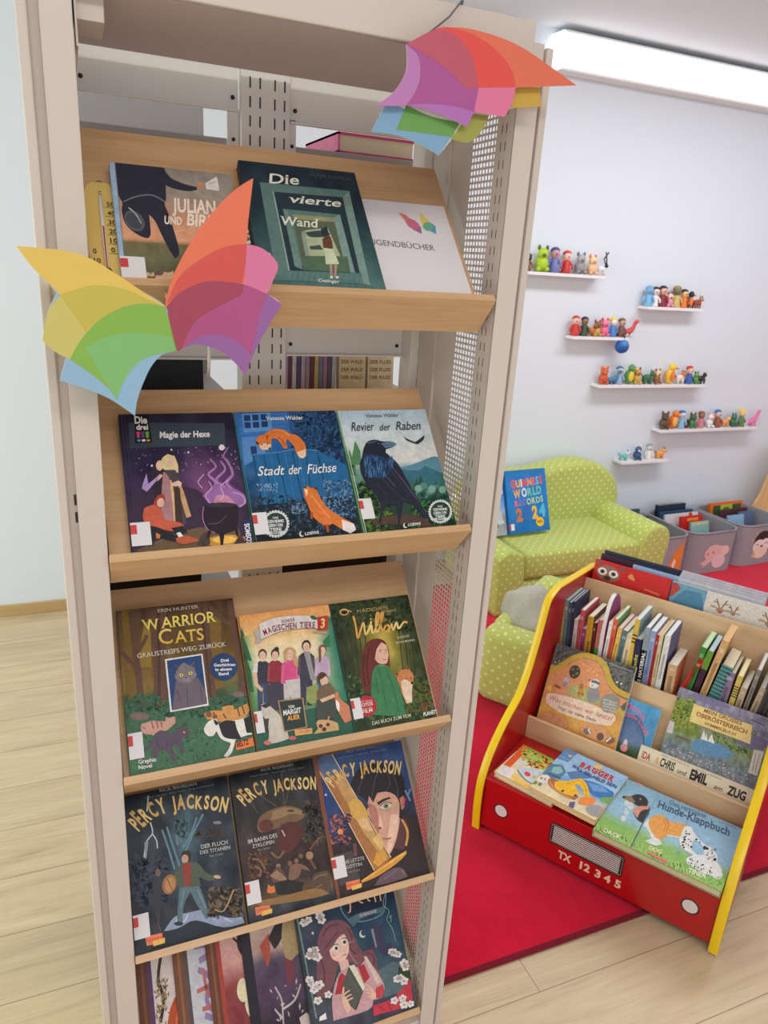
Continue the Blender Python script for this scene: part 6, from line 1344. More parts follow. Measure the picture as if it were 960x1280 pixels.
def art(A):
    spine_edge(A, (106, 66, 52), (130, 84, 62), (98, 66, 110)); A.line([(.30, .0), (.24, .18), (.28, .34), (.22, .5)], .035, (70, 48, 40)); leaves(A, 81, 26, (.18, .16, .34, .55), .03, [(176, 150, 112), (130, 110, 84)])
    A.poly([(.98, .02), (.84, .14), (.58, .24), (.40, .36), (.30, .52), (.26, .8), (.34, 1), (1, 1), (1, .0)], (196, 84, 50), 4); A.lines([[(.95, .1), (.62, .26), (.44, .44), (.36, .7)], [(1, .2), (.7, .36), (.54, .6), (.5, .9)], [(1, .36), (.8, .5), (.7, .8)]], .025, (226, 120, 70)); A.lines([[(.9, .16), (.56, .34), (.40, .6)], [(.98, .3), (.74, .46), (.62, .76)]], .02, (150, 56, 40)); A.ell(.86, .52, .14, .16, (236, 206, 196)); A.poly([(.60, .05), (.66, .1), (.72, .04), (.69, .13), (.6, .14)], (206, 96, 80), 2); A.poly([(.80, 0), (.86, 0), (.86, .05), (.81, .06)], (50, 40, 44))
rowfive('comic_book', 'pale book with streaming red hair drawing, leftmost on the lowest shelf', .030, .165, .232, .000, 0, (g, 12, 15), art, None, edge=(110, 70, 56), spine=(106, 66, 52))
def g(u, v): return jitc((206, 206, 214), (fbm(u, v, 5, 22)-.5)*14)
def art(A):
    spine_edge(A, (120, 78, 58), (150, 100, 72), (96, 82, 84))
    A.lines([[(.26, .02), (.40, .03), (.44, .10), (.30, .14)], [(.28, .2), (.42, .3), (.34, .45), (.46, .6), (.38, .78)], [(.42, .24), (.54, .36), (.5, .6)], [(.3, .55), (.5, .66), (.44, .9)]], .05, (150, 130, 180)); A.lines([[(.34, .2), (.36, .4), (.44, .44), (.46, .7)], [(.24, .36), (.44, .34)], [(.28, .5), (.48, .5)], [(.3, .66), (.5, .62)]], .035, (196, 110, 110)); A.poly([(.36, .78), (.52, .70), (.58, .80), (.42, .90)], (236, 180, 90)); A.lines([[(.40, .86), (.54, .78)]], .012, (90, 60, 40), 0); A.ell(.45, .84, .12, .1, (120, 130, 180)); A.poly([(.36, .78), (.52, .70), (.58, .80), (.42, .90)], (236, 180, 90))
rowfive('comic_book', 'pale book with lilac and red ornament, second on the lowest shelf', .100, .165, .233, .006, 0, (g, 12, 15), art, None, edge=(120, 78, 58), spine=(120, 78, 58))
def g(u, v): return jitc(stops(v, (0, (216, 170, 160)), (.25, (206, 150, 144)), (.42, (150, 70, 70)), (1, (126, 56, 66))), (fbm(u, v, 7, 23)-.5)*34)
def art(A):
    spine_edge(A, (110, 66, 50), (140, 90, 64), (176, 70, 60))
    A.line([(.42, .0), (.40, .12), (.46, .22), (.44, .36)], .04, (56, 44, 44)); A.lines([[(.41, .1), (.34, .04)], [(.43, .16), (.50, .06)], [(.45, .26), (.54, .18)]], .02, (56, 44, 44)); leaves(A, 84, 40, (.5, .1, .62, .4), .018, [(60, 44, 44), (236, 226, 220)]); A.ell(.38, .45, .07, .09, (238, 226, 186), 10); A.ell(.47, .57, .085, .11, (240, 230, 196)); A.dots([(.47, .55), (.45, .58), (.49, .58), (.47, .6)], .016, (90, 70, 60)); A.ell(.39, .8, .06, .08, (120, 150, 80)); A.ell(.47, .93, .07, .08, (240, 220, 170))
rowfive('comic_book', 'dark red book with cut apples and twigs, third on the lowest shelf', .165, .165, .234, .012, 0, (g, 18, 21), art, None, edge=(110, 66, 52), spine=(110, 66, 50))
def g(u, v): return jitc(stops(v, (0, (206, 180, 168)), (.2, (190, 160, 150)), (.3, (96, 80, 104)), (.55, (92, 68, 96)), (.75, (60, 48, 58)), (1, (50, 42, 48))), (fbm(u, v, 6, 24)-.5)*34)
def art(A):
    A.poly([(0, 0), (.12, 0), (.12, 1), (0, 1)], (44, 40, 52)); 
    A.poly([(.22, .16), (.36, .08), (.34, .26), (.28, .34)], (176, 84, 66), 2); A.poly([(.34, .12), (.50, .0), (.62, .0), (.5, .16), (.40, .22)], (50, 42, 46), 3); A.poly([(.56, .0), (.72, .0), (.70, .3), (.54, .36), (.5, .2)], (176, 152, 112), 3); A.poly([(.5, .3), (.62, .36), (.58, .52), (.5, .5)], (126, 64, 72), 3)
    A.lines([[(.34, .5), (.40, .62), (.38, .8), (.42, 1)], [(.40, .68), (.56, .64), (.66, .54)], [(.39, .76), (.30, .66)]], .018, (196, 184, 190)); leaves(A, 86, 14, (.28, .5, .7, .8), .025, [(196, 184, 190)]); A.poly([(.58, .78), (.68, .76), (.74, .82), (.86, .9), (.7, .94), (.6, .9)], (206, 190, 184), 4)
rowfive('comic_book', 'dark purple book with pale bird and twigs, fourth on the lowest shelf', .235, .165, .235, .018, 0, (g, 18, 24), art, None, edge=(44, 40, 52), spine=(44, 40, 52))
def g(u, v):
    c = stops(v, (0, (40, 56, 80)), (.3, (48, 74, 100)), (.55, (62, 88, 104)), (.75, (84, 96, 108)), (1, (70, 66, 80)))
    if u < .4: c = mixc(c, (70, 62, 76), (.4-u)*2)
    return jitc(c, (fbm(u, v, 7, 25)-.5)*34)
def art(A):
    A.line([(96, 215), (170, 900)], 10, (110, 146, 140), 0); A.poly([(365, 140), (470, 60), (660, 50), (650, 160), (540, 210), (440, 230)], (34, 44, 66), 4); A.line([(362, 120), (372, 180), (420, 240), (520, 250), (640, 200), (660, 60)], 5, (130, 170, 166))
    A.lines([[(420, 40), (426, 130), (424, 186)], [(420, 110), (450, 100)], [(470, 50), (486, 120), (510, 130)], [(530, 40), (540, 110), (556, 120)], [(470, 84), (510, 70)], [(570, 30), (592, 130)], [(592, 80), (614, 60), (626, 124)]], 9, (232, 190, 168)); A.line([(424, 186), (410, 190)], 6, (232, 190, 168))
    A.poly([(402, 240), (470, 200), (560, 180), (650, 158), (654, 196), (570, 208), (500, 230), (440, 284)], (84, 112, 126), 3); A.text('DIE FEENSCHULE', (484, 224), (596, 196), (480, 206), (214, 206, 200), .01)
    A.lines([[(660, 60), (640, 150), (680, 190), (664, 250), (700, 310), (724, 400)], [(680, 240), (694, 220), (690, 270)]], 5, (130, 170, 166))
    A.ell(500, 335, 22, 26, (220, 216, 196)); A.ell(508, 327, 19, 23, (50, 78, 104)); A.poly([(556, 300), (580, 290), (630, 296), (640, 420), (690, 400), (700, 480), (640, 500), (590, 440)], (70, 66, 92), 0); A.polys([[(560, 300), (572, 262), (586, 296)], [(610, 300), (622, 280), (634, 300)]], (70, 66, 92)); A.poly([(556, 310), (570, 300), (594, 430), (584, 436)], (150, 140, 156))
    A.poly([(560, 620), (700, 540), (800, 600), (830, 760), (640, 800)], (92, 110, 118), 4); A.poly([(740, 590), (830, 540), (840, 690), (740, 700)], (60, 74, 54), 4)
    A.poly([(560, 850), (700, 810), (830, 680), (850, 860), (870, 880), (560, 930)], (200, 62, 78), 4); A.lines([[(600, 860), (640, 900)], [(660, 840), (690, 900)]], 8, (160, 44, 64))
    # reader with a mass of curls, book in hand
    HC, HD = (128, 84, 92), (100, 62, 76)
    A.poly([(205, 400), (220, 320), (270, 250), (350, 232), (410, 270), (440, 340), (470, 410), (500, 460), (560, 430), (590, 520), (600, 610), (540, 640), (460, 560), (400, 520), (330, 540), (280, 700), (230, 760), (180, 740), (190, 560)], HC, 4); A.lines([[(240, 340), (280, 280), (350, 260)], [(250, 420), (300, 360), (340, 310)], [(400, 290), (430, 360), (410, 420), (450, 470)], [(520, 460), (570, 500), (560, 590)], [(220, 480), (240, 600), (210, 700)], [(530, 450), (560, 440), (590, 480)]], 10, HD); A.lines([[(440, 380), (400, 400), (420, 480), (460, 540)]], 14, (160, 110, 116))
    A.poly([(280, 440), (292, 400), (330, 340), (380, 330), (405, 390), (400, 460), (370, 520), (330, 510), (296, 490)], (240, 200, 186), 4); A.poly([(280, 430), (300, 360), (350, 320), (390, 320), (340, 350), (306, 400)], HC, 3); A.poly([(335, 510), (395, 500), (410, 570), (350, 590)], (232, 186, 174), 3)
    for (x, y) in ((322, 420), (376, 382)): A.ell(x, y, 17, 21, (246, 240, 236), -20); A.ell(x+2, y, 11, 14, (96, 110, 100)); A.dots([(x+3, y, 6)], 6, (40, 34, 36)); A.line([(x-16, y-22), (x+4, y-28), (x+18, y-20)], 5, (100, 62, 70))
    A.line([(366, 430), (374, 448)], 4, (220, 160, 150)); A.line([(360, 474), (374, 468), (386, 464)], 6, (206, 100, 110)); A.ell(310, 465, 16, 12, (236, 170, 166))
    A.poly([(280, 760), (330, 600), (400, 560), (470, 560), (520, 500), (600, 620), (640, 720), (620, 800), (560, 810), (520, 880), (280, 930)], (206, 160, 166), 4); A.poly([(330, 620), (350, 590), (400, 640), (360, 740), (300, 740)], (176, 56, 72), 4); A.poly([(460, 560), (500, 540), (540, 640), (500, 680)], (176, 56, 66), 4); A.poly([(580, 720), (630, 700), (636, 760), (610, 806), (570, 790)], (200, 70, 80), 4); A.poly([(500, 490), (520, 490), (620, 680), (590, 700)], (222, 196, 186), 3)
    A.poly([(396, 556), (420, 546), (500, 716), (430, 870), (370, 800), (350, 690)], (92, 92, 86)); A.poly([(400, 548), (436, 540), (504, 706), (490, 736)], (226, 220, 200)); A.poly([(490, 736), (504, 706), (440, 866), (428, 868)], (60, 58, 60)); A.line([(390, 590), (460, 740)], 4, (120, 118, 108), 0)
    for (x, y, e, f) in ((345, 760, 400, 720), (350, 785, 410, 750), (360, 810, 420, 775), (352, 740, 360, 690)): A.line([(x, y), ((x+e)/2, (y+f)/2-4), (e, f)], 15, (236, 190, 168), 3, 9)
    A.poly([(340, 740), (372, 770), (400, 850), (380, 890), (350, 820)], (236, 190, 168), 3)
    for (x, y, e, f) in ((560, 740, 512, 690), (570, 756, 506, 720), (565, 780, 510, 745), (560, 796, 520, 775)): A.line([(x, y), ((x+e)/2, (y+f)/2-3), (e, f)], 14, (236, 190, 168), 3, 9)
    A.poly([(545, 740), (580, 760), (575, 800), (540, 806)], (236, 190, 168), 3)
    flowers(A, [(170, 440, 1.3), (200, 470, 1), (150, 455, .9), (190, 420, .8), (140, 620, 1), (200, 660, 1.1), (165, 690, 1), (255, 735, .9), (185, 770, 1), (150, 650, .8), (710, 480, 1), (740, 495, .8), (690, 470, .8), (780, 560, 1.1), (790, 590, 1), (730, 670, 1), (780, 690, 1.1), (755, 660, .8), (710, 830, 1), (770, 820, 1), (780, 870, 1.1), (830, 870, .9), (130, 240, .9), (230, 200, 1), (240, 230, .9), (160, 225, .8)], 30, (232, 224, 222), (170, 120, 120))
    A.poly([(190, 890), (230, 862), (236, 910), (185, 920)], WHITE); A.ell(180, 310, 7, 9, (200, 206, 210))
b5 = rowfive('comic_book', 'teal night book with a curly haired reader holding an old book', .350, .232, .258, .0282, 4.5, (g, 36, 42), art, [(78, 120), (692, -35), (880, 900), (150, 1100)], t=.012, edge=(40, 50, 60), spine=(60, 84, 84))
# ================================================================== books in the red rack
def rack_book(name, label, l0, ay, w, h, t, ground, art, quad, rot=0, **kw):
    """l0: bottom left corner of the back, in the rack's own axes; ay: up direction of the cover"""
    b = book(name, label, w, h, t, ground, art, quad=quad, **kw)
    ax = Vector((1, 0, 0)); ay = Vector(ay).normalized(); az = ax.cross(ay)
    if rot:
        c, s_ = math.cos(RAD(rot)), math.sin(RAD(rot)); ax, ay = ax*c+ay*s_, ay*c-ax*s_
    R3 = Matrix.Rotation(RROT, 3, 'Z')
    frame(b, RM @ Vector(l0), R3 @ ax, R3 @ ay, R3 @ az); return b
FLAT, LEAN = (0, 1, 0), (0, .46, .887)
def g(u, v): return jitc(stops(v, (0, (150, 186, 70)), (.3, (190, 206, 120)), (.45, (226, 226, 224)), (1, (240, 196, 90))), (fbm(u, v, 7, 31)-.5)*26)
def art(A):
    A.poly([(45, 270), (195, 90), (215, 96), (70, 285)], (236, 100, 50)); A.poly([(45, 272), (90, 210), (140, 225), (110, 290)], (230, 226, 224)); leaves(A, 91, 30, (180, 100, 330, 190), 16, [(120, 170, 50), (214, 200, 90), (236, 140, 60)])
    A.poly([(150, 220), (230, 196), (330, 240), (350, 300), (300, 330), (200, 300), (156, 256)], (196, 214, 226), 4); A.line([(150, 225), (190, 290), (300, 330)], 6, (60, 80, 120)); A.dots([(195, 240, 16, (226, 80, 60)), (225, 250, 12, (240, 180, 80)), (250, 255, 12, (236, 200, 90)), (270, 285, 11, (226, 110, 60)), (295, 290, 10, (240, 150, 60))], 9, (226, 90, 60))
    A.poly([(310, 140), (420, 170), (390, 230), (290, 210)], (206, 190, 190)); A.line([(310, 140), (290, 212), (380, 235)], 7, (110, 80, 96), 0); A.lines([[(320, 165), (390, 185)], [(315, 185), (380, 205)]], 5, (160, 140, 150), 0); A.line([(215, 96), (330, 130)], 10, (150, 180, 66), 0)
rack_book('board_book', 'open air picture board book lying partly under the digger book', (.0385, .022, .188), FLAT, .19, .175, .018, (g, 20, 20), art, [(195, 88), (455, 160), (330, 440), (42, 262)], rot=-4, edge=(214, 180, 120), spine=(236, 100, 50))
def g(u, v): return jitc(stops(v, (0, (150, 190, 226)), (.45, (160, 196, 226)), (.6, (110, 160, 210)), (.72, (200, 196, 180)), (1, (236, 216, 170))), (fbm(u, v, 6, 32)-.5)*22)
def art(A):
    A.poly([(445, 120), (520, 160), (470, 230), (395, 200)], (96, 140, 190)); A.lines([[(430, 150), (500, 190)], [(410, 180), (480, 216)]], 8, (120, 160, 206), 0); A.poly([(470, 170), (480, 180), (494, 178), (486, 188), (478, 192), (466, 184)], (240, 190, 90))
    A.poly([(470, 300), (560, 290), (640, 340), (560, 350), (500, 350)], (90, 130, 180)); A.poly([(560, 350), (660, 380), (760, 440), (750, 480), (640, 460)], (66, 120, 190), 3); A.poly([(600, 370), (690, 400), (730, 440), (640, 430)], (110, 160, 214)); A.poly([(690, 470), (760, 470), (740, 520), (680, 490)], (120, 170, 80), 3)
    A.poly([(330, 310), (370, 240), (440, 250), (466, 300), (440, 340), (370, 350)], (90, 130, 160), 3); A.poly([(385, 265), (430, 262), (450, 300), (420, 316), (380, 300)], (140, 190, 190), 3); A.line([(360, 310), (440, 346)], 12, (66, 96, 130)); A.ell(345, 350, 36, 30, (228, 222, 214)); A.dots([(330, 345, 8), (352, 352, 7)], 6, (196, 90, 80)); A.dots([(300, 375, 13), (330, 385, 12)], 8, (110, 140, 70))
    A.poly([(370, 350), (410, 350), (520, 430), (560, 470), (540, 490), (440, 440), (380, 390)], (176, 110, 70), 4); A.line([(380, 365), (430, 430), (520, 480)], 10, (206, 140, 90))
    YL, YD = (242, 186, 50), (214, 150, 36)
    A.poly([(410, 370), (460, 362), (520, 380), (560, 450), (540, 470), (460, 440), (420, 410)], YL, 4); A.poly([(470, 370), (560, 345), (600, 390), (625, 470), (600, 480), (570, 410), (540, 385), (490, 410)], YL, 4); A.line([(480, 385), (555, 362), (590, 410), (608, 465)], 5, YD); A.poly([(570, 470), (640, 470), (660, 500), (620, 522), (560, 510)], (240, 140, 70), 4); A.dots([(465, 430, 9), (540, 460, 9)], 8, (90, 80, 60)); A.ell(665, 555, 60, 34, (160, 158, 156), 20); A.poly([(515, 500), (545, 500), (540, 540), (510, 530)], (96, 90, 150))
    RD = (206, 56, 60)
    A.word('BAGGER', [(540, 258), (640, 312), (752, 372)], 34, RD, .05, .05, serif=True); A.word('WILL EIN HELD SEIN', [(492, 262), (620, 340), (770, 416)], 20, (50, 70, 130), .03); A.ell(655, 268, 30, 16, (240, 196, 110), 20)
rack_book('board_book', 'light blue board book with yellow digger at the front of the red rack', (.1585, .005, .2075), FLAT, .197, .238, .018, (g, 26, 30), art, [(445, 120), (840, 335), (665, 610), (275, 400)], rot=-3, edge=(222, 196, 150), pages=(222, 196, 150), spine=(222, 196, 150))
def g(u, v): return jitc(stops(v, (0, (140, 184, 212)), (.62, (156, 196, 220)), (.72, (150, 192, 150)), (.78, (140, 186, 96)), (1, (150, 190, 100))), (fbm(u, v, 5, 33)-.5)*14)
def art(A):
    rnd = random.Random(2)
    blades = []
    for i in range(260):
        t = rnd.random(); x = 60+735*t; y = 372+358*t-rnd.uniform(-4, 46); k = rnd.uniform(16, 34); blades.append([(x-3, y), (x+rnd.uniform(-10, 10), y-k), (x+4, y+3)])
    A.polys(blades[:130], (120, 176, 74)); A.polys(blades[130:], (172, 206, 120))
    BK = (58, 56, 60)
    A.poly([(264, 165), (300, 153), (340, 165), (362, 195), (356, 222), (320, 226), (290, 214), (262, 190)], BK, 4); A.poly([(214, 172), (236, 163), (268, 166), (290, 200), (262, 200), (236, 184)], (150, 126, 96), 4); A.ell(225, 170, 10, 7, (60, 52, 50)); A.ell(318, 182, 5, 5, (170, 150, 130)); A.poly([(285, 240), (310, 222), (370, 226), (366, 270), (330, 320), (300, 300), (276, 260)], BK, 4); A.poly([(274, 240), (310, 222), (368, 224), (362, 240), (322, 250), (300, 290), (282, 264)], (214, 150, 130), 3)
    for (x, y, k) in ((240, 205, 14), (262, 220, 18), (240, 260, 13), (222, 292, 15), (236, 240, 9)): A.ell(x, y, k, k*1.1, (212, 220, 224))
    A.line([(405, 180), (268, 452)], 3, (110, 150, 180), 0); A.line([(370, 240), (262, 456)], 5, (70, 80, 84), 0); A.line([(615, 215), (520, 540)], 2, (110, 150, 180), 0)
    A.poly([(330, 330), (360, 300), (400, 310), (420, 400), (440, 440), (400, 450), (340, 420), (380, 410), (360, 360)], (222, 226, 226), 4); A.poly([(362, 310), (390, 280), (440, 276), (480, 310), (580, 330), (548, 404), (470, 390), (450, 410), (430, 416), (400, 400), (370, 350)], (232, 164, 84), 4); A.line([(462, 290), (478, 330), (466, 370)], 7, (206, 132, 60)); A.line([(450, 300), (462, 340), (452, 376)], 5, (206, 132, 60)); A.line([(470, 392), (548, 408)], 8, (226, 226, 226))
    DW = (228, 230, 228)
    A.poly([(572, 340), (610, 346), (640, 400), (690, 450), (720, 470), (760, 510), (760, 550), (790, 600), (790, 640), (740, 640), (600, 570), (580, 530), (620, 510), (560, 470), (540, 430), (550, 390)], DW, 4); A.poly([(624, 420), (660, 440), (690, 474), (680, 510), (640, 510), (612, 470)], (152, 194, 220), 4); A.poly([(690, 470), (720, 462), (764, 520), (764, 550), (730, 560), (690, 520)], DW, 4); A.line([(760, 600), (796, 630), (770, 655), (740, 640)], 6, DW)
    A.dots([(rnd.uniform(556, 612), rnd.uniform(360, 470), rnd.uniform(3, 8)) for _ in range(16)]+[(600+t*140+rnd.uniform(-20, 20), 545+t*70+rnd.uniform(-25, 20), rnd.uniform(2, 5)) for t in [rnd.random() for _ in range(36)]]+[(rnd.uniform(696, 756), rnd.uniform(480, 550), rnd.uniform(2, 5)) for _ in range(22)]+[(640, 420, 7), (660, 436, 5), (690, 470, 12), (750, 540, 10), (705, 476, 8)], 5, (48, 48, 52))
    A.text('DACK', (112, 364), (204, 412), (118, 344), (232, 236, 200), .02); A.text('DOG', (362, 470), (436, 500), (370, 450), (238, 232, 170), .03); A.text('TINER', (586, 610), (694, 650), (596, 584), (240, 240, 220), .02)
    A.poly([(352, 490), (362, 484), (474, 540), (466, 556)], (232, 120, 110)); A.poly([(286, 86), (296, 80), (334, 96), (326, 112)], (226, 170, 160))
    NV = (66, 80, 110)
    A.text('Das verrückte', (484, 212), (694, 296), (490, 188), (96, 130, 160), .003); A.text('Hunde-Klappbuch', (412, 228), (838, 404), (424, 190), NV, .006)
    A.text('Axel Scheffler', (790, 326), (880, 362), (793, 318), (110, 140, 166), .0)
rack_book('board_book', 'wide light blue flap book with dog pictures on grass at the rack front', (.358, -.024, .1878), FLAT, .325, .268, .022, (g, 30, 26), art, [(235, 62), (925, 365), (790, 730), (55, 350)], rot=0, edge=(150, 150, 116), pages=(206, 200, 160))
# second tier, covers facing out
def g(u, v):
    c = stops(v, (0, (92, 92, 90)), (.12, (96, 96, 92))) ; e = .15+.16*math.cos((u-.30)*5.5) if u < .75 else .42
    e = .30-.2*math.exp(-((u-.38)/.28)**2)+.16*max(0, u-.6)*3
    if v > e-.02: c = mixc((206, 176, 84), (222, 150, 104), (v-e)*7) if v < .55 else stops(v, (.55, (222, 160, 92)), (.7, (224, 168, 84)), (1, (206, 142, 72)))
    return jitc(c, (fbm(u, v, 8, 34)-.5)*30)
def art(A):
    leaves(A, 95, 50, (180, 150, 330, 310), 22, [(70, 72, 74), (120, 120, 116)]); leaves(A, 96, 60, (600, 260, 860, 560), 22, [(70, 72, 74), (120, 120, 116)]); A.dots([(715, 480, 9), (750, 495, 9), (195, 280, 6), (225, 270, 5)], 8, (232, 226, 200))
    A.line([(150, 350), (240, 320), (330, 260), (430, 235), (540, 270), (610, 340), (660, 480), (730, 560), (830, 610)], 46, (208, 170, 74), 5); A.poly([(150, 385), (260, 345), (340, 285), (430, 262), (530, 295), (590, 360), (640, 500), (720, 590), (810, 640), (740, 700), (620, 640), (120, 470)], (224, 152, 108), 4)
    A.ell(362, 374, 46, 58, (70, 66, 58)); A.dots([(345, 350, 14), (380, 390, 14), (352, 405, 12), (385, 350, 10)], 7, (120, 116, 90)); A.dots([(400, 290, 6), (430, 310, 7), (460, 330, 7), (490, 350, 8), (520, 380, 9), (550, 410, 10), (470, 370, 7)], 7, (240, 190, 120)); 
    A.poly([(310, 510), (380, 490), (560, 570), (590, 640), (540, 670), (420, 620), (310, 560)], (176, 174, 110), 4); A.lines([[(340, 500), (560, 650)], [(390, 490), (380, 590)], [(450, 520), (440, 620)]], 6, (206, 200, 150), 0)
    A.ell(296, 445, 24, 28, (196, 186, 200)); A.ell(290, 475, 20, 22, (150, 140, 160)); A.poly([(400, 480), (440, 480), (450, 590), (400, 590)], (190, 150, 70), 3); A.dots([(424, 510, 14), (405, 560, 12), (436, 570, 11)], 7, (196, 90, 60)); A.dots([(424, 486, 13)], 7, (120, 140, 70))
    A.poly([(470, 580), (490, 520), (560, 520), (580, 600), (550, 650), (490, 640)], (150, 146, 150), 4); A.ell(530, 484, 44, 40, (230, 224, 220)); A.lines([[(505, 462), (540, 470), (572, 490)]], 22, (110, 106, 112)); A.dots([(486, 450, 7), (516, 498, 5)], 6, (50, 46, 50)); A.poly([(140, 500), (170, 470), (180, 520), (160, 540)], (240, 190, 70), 3); A.line([(200, 480), (250, 510)], 18, (150, 90, 50))
    A.poly([(140, 560), (180, 548), (420, 620), (690, 750), (714, 810), (680, 850), (560, 830), (300, 740), (160, 650), (134, 600)], (240, 212, 190), 5)
    A.word('Was machen wir heute?', [(156, 600), (300, 660), (480, 735), (690, 812)], 40, (190, 96, 70), .0, .08, 4); A.word('fragt der kleine Dachs', [(236, 680), (360, 735), (556, 812)], 26, (110, 96, 96), .0, .06, 5)
    A.ell(665, 660, 78, 82, (150, 148, 140)); 
    for k, tx in enumerate(('MIT VIELEN', 'KLAPPEN', 'ZUM SUCHEN', 'UND FINDEN')): A.text(tx, (610, 632+k*26), (720, 668+k*26), (614, 616+k*26), (222, 216, 206), .01)
    A.ell(210, 790, 130, 60, (214, 150, 110), 24); A.ell(560, 900, 140, 66, (222, 160, 110), 26); A.dots([(205, 750, 6), (260, 780, 6), (300, 830, 6)], 6, (170, 96, 60)); A.ell(490, 890, 34, 26, (130, 118, 116), 30); A.line([(500, 868), (516, 910)], 12, (236, 230, 224)); A.ell(600, 940, 30, 34, (116, 90, 90)); A.ell(680, 975, 40, 26, (140, 100, 84), -10); A.line([(650, 985), (690, 950)], 14, (236, 230, 224))
    A.text('Ein Mitmachbuch', (590, 300), (836, 400), (594, 288), (206, 204, 200), .0)
rack_book('board_book', 'orange brown board book of a badger burrow, leftmost of the facing covers', (.042, .2974, .1936), LEAN, .258, .296, .014, (g, 36, 44), art, [(200, 118), (866, 362), (702, 1159), (38, 878)], rot=2.5, edge=(232, 222, 206), pages=(236, 230, 216), spine=(214, 196, 170))
def g(u, v):
    c = stops(v, (0, (90, 160, 206)), (.5, (84, 150, 196)), (1, (60, 110, 120))); d = math.hypot(u-.42, v-.62)
    if d < .42: c = stops(v, (.2, (80, 110, 150)), (.62, (110, 130, 170)), (.72, (70, 96, 66)), (1, (50, 76, 54)))
    return jitc(c, (fbm(u, v, 6, 35)-.5)*24)
def art(A):
    PK = (224, 110, 150)
    A.word('Meine', [(.14, .15), (.42, .17), (.70, .26)], .10, PK, .01, .1); A.word('liebsten Lieder', [(.10, .27), (.50, .30), (.88, .46)], .09, PK, .01, .1)
    A.ell(.42, .66, .05, .07, (226, 220, 226)); A.ell(.42, .72, .09, .06, (226, 150, 160)); leaves(A, 97, 20, (.2, .8, .7, .95), .05, [(60, 96, 60), (44, 70, 50)])
    A.line([(.06, .96), (.02, .62), (.2, .32), (.52, .30), (.8, .5), (.84, .8), (.7, 1)], .014, (60, 100, 140))
rack_book('board_book', 'small blue rounded board book half behind the orange brown one', (.268, .3124, .1936), LEAN, .122, .205, .014, (g, 26, 36), art, None, edge=(206, 212, 214), pages=(226, 226, 222), spine=(80, 140, 190))
def g(u, v):
    c = stops(v, (0, (150, 146, 170)), (.18, (140, 136, 160)), (.4, (136, 150, 100)), (.6, (120, 136, 150)), (.8, (140, 140, 140)), (1, (150, 146, 140)))
    if u < .3 and .12 < v < .45: c = (120, 140, 66)
    return jitc(c, (fbm(u*1.4, v, 16, 36)-.5)*70)
def art(A):
    leaves(A, 101, 110, (360, 80, 500, 260), 14, [(126, 146, 60), (96, 120, 54), (160, 166, 80)]); leaves(A, 102, 70, (600, 280, 860, 420), 13, [(96, 130, 60), (130, 150, 80), (70, 100, 60)]); A.poly([(430, 70), (520, 60), (640, 110), (700, 150), (560, 120)], (130, 126, 160), 3); A.poly([(740, 330), (850, 310), (940, 350), (900, 400), (780, 380)], (120, 116, 150), 3)
    A.poly([(490, 350), (560, 330), (700, 390), (740, 440), (640, 450), (500, 400)], (106, 150, 190), 4); A.poly([(490, 120), (830, 250), (826, 365), (470, 225)], (240, 214, 140), 0)
    OB = (150, 90, 60)
    A.text('MEIN GROSSES', (546, 170), (766, 248), (552, 150), OB, .02); A.text('OBERÖSTERREICH', (504, 190), (800, 304), (510, 168), OB, .03); A.text('WIMMELBUCH', (552, 244), (736, 314), (556, 228), OB, .02)
    A.polys([[(540, 330), (556, 280), (574, 345)], [(580, 345), (602, 300), (620, 362)], [(566, 340), (570, 290), (580, 345)]], (236, 232, 224)); rnd = random.Random(7)
    A.dots([(x, 330+(x-340)*.36+rnd.uniform(40, 170)-20, rnd.uniform(2, 6)) for x in [rnd.uniform(345, 880) for _ in range(130)]], 5, (120, 110, 104)); A.dots([(x, 330+(x-340)*.36+rnd.uniform(50, 160)-20, rnd.uniform(2, 6)) for x in [rnd.uniform(345, 880) for _ in range(110)]], 5, (206, 200, 190)); A.dots([(x, 340+(x-340)*.36+rnd.uniform(50, 150)-20, rnd.uniform(2, 4)) for x in [rnd.uniform(345, 880) for _ in range(40)]], 5, (176, 90, 80))
    A.poly([(850, 400), (910, 410), (880, 560), (826, 540)], (222, 218, 210)); A.lines([[(862, 420), (850, 530)], [(884, 424), (866, 540)]], 5, (150, 150, 150), 0); A.poly([(360, 220), (390, 230), (380, 300), (345, 290)], (206, 200, 196)); A.line([(400, 310), (470, 340)], 14, (120, 100, 90), 0); A.line([(820, 215), (900, 250)], 8, (96, 90, 120))
rack_book('picture_book', 'large landscape book of a lakeside town crowd scene, right of the facing covers', (.420, .3124, .1936), LEAN, .262, .288, .014, (g, 44, 44), art, [(405, 22), (965, 222), (837, 835), (285, 575)], edge=(222, 216, 206), pages=(232, 226, 214), spine=(226, 216, 200))
def g(u, v): return jitc((232, 222, 196), (fbm(u, v, 5, 37)-.5)*12)
def art(A):
    K = (60, 48, 50)
    A.text('IDA', (.03, .36), (.11, .37), (.03, .16), (190, 50, 60), .03); A.text('&', (.155, .36), (.19, .36), (.155, .18), (226, 170, 60), .02); A.text('CHRIS', (.20, .38), (.33, .38), (.20, .14), K, .03, .1); A.text('und', (.36, .38), (.44, .38), (.36, .24), K, .01, .2); A.text('EMIL', (.47, .39), (.62, .39), (.47, .12), K, .05); A.text('am', (.68, .39), (.75, .39), (.68, .26), K, .01, .2); A.text('ZUG', (.79, .39), (.94, .39), (.79, .15), K, .04)
    A.text('EINE GESCHICHTE', (.20, .09), (.44, .09), (.20, .04), (150, 130, 110), .0); A.text('ZUM LESEN', (.50, .09), (.72, .09), (.50, .04), (150, 130, 110), .0)
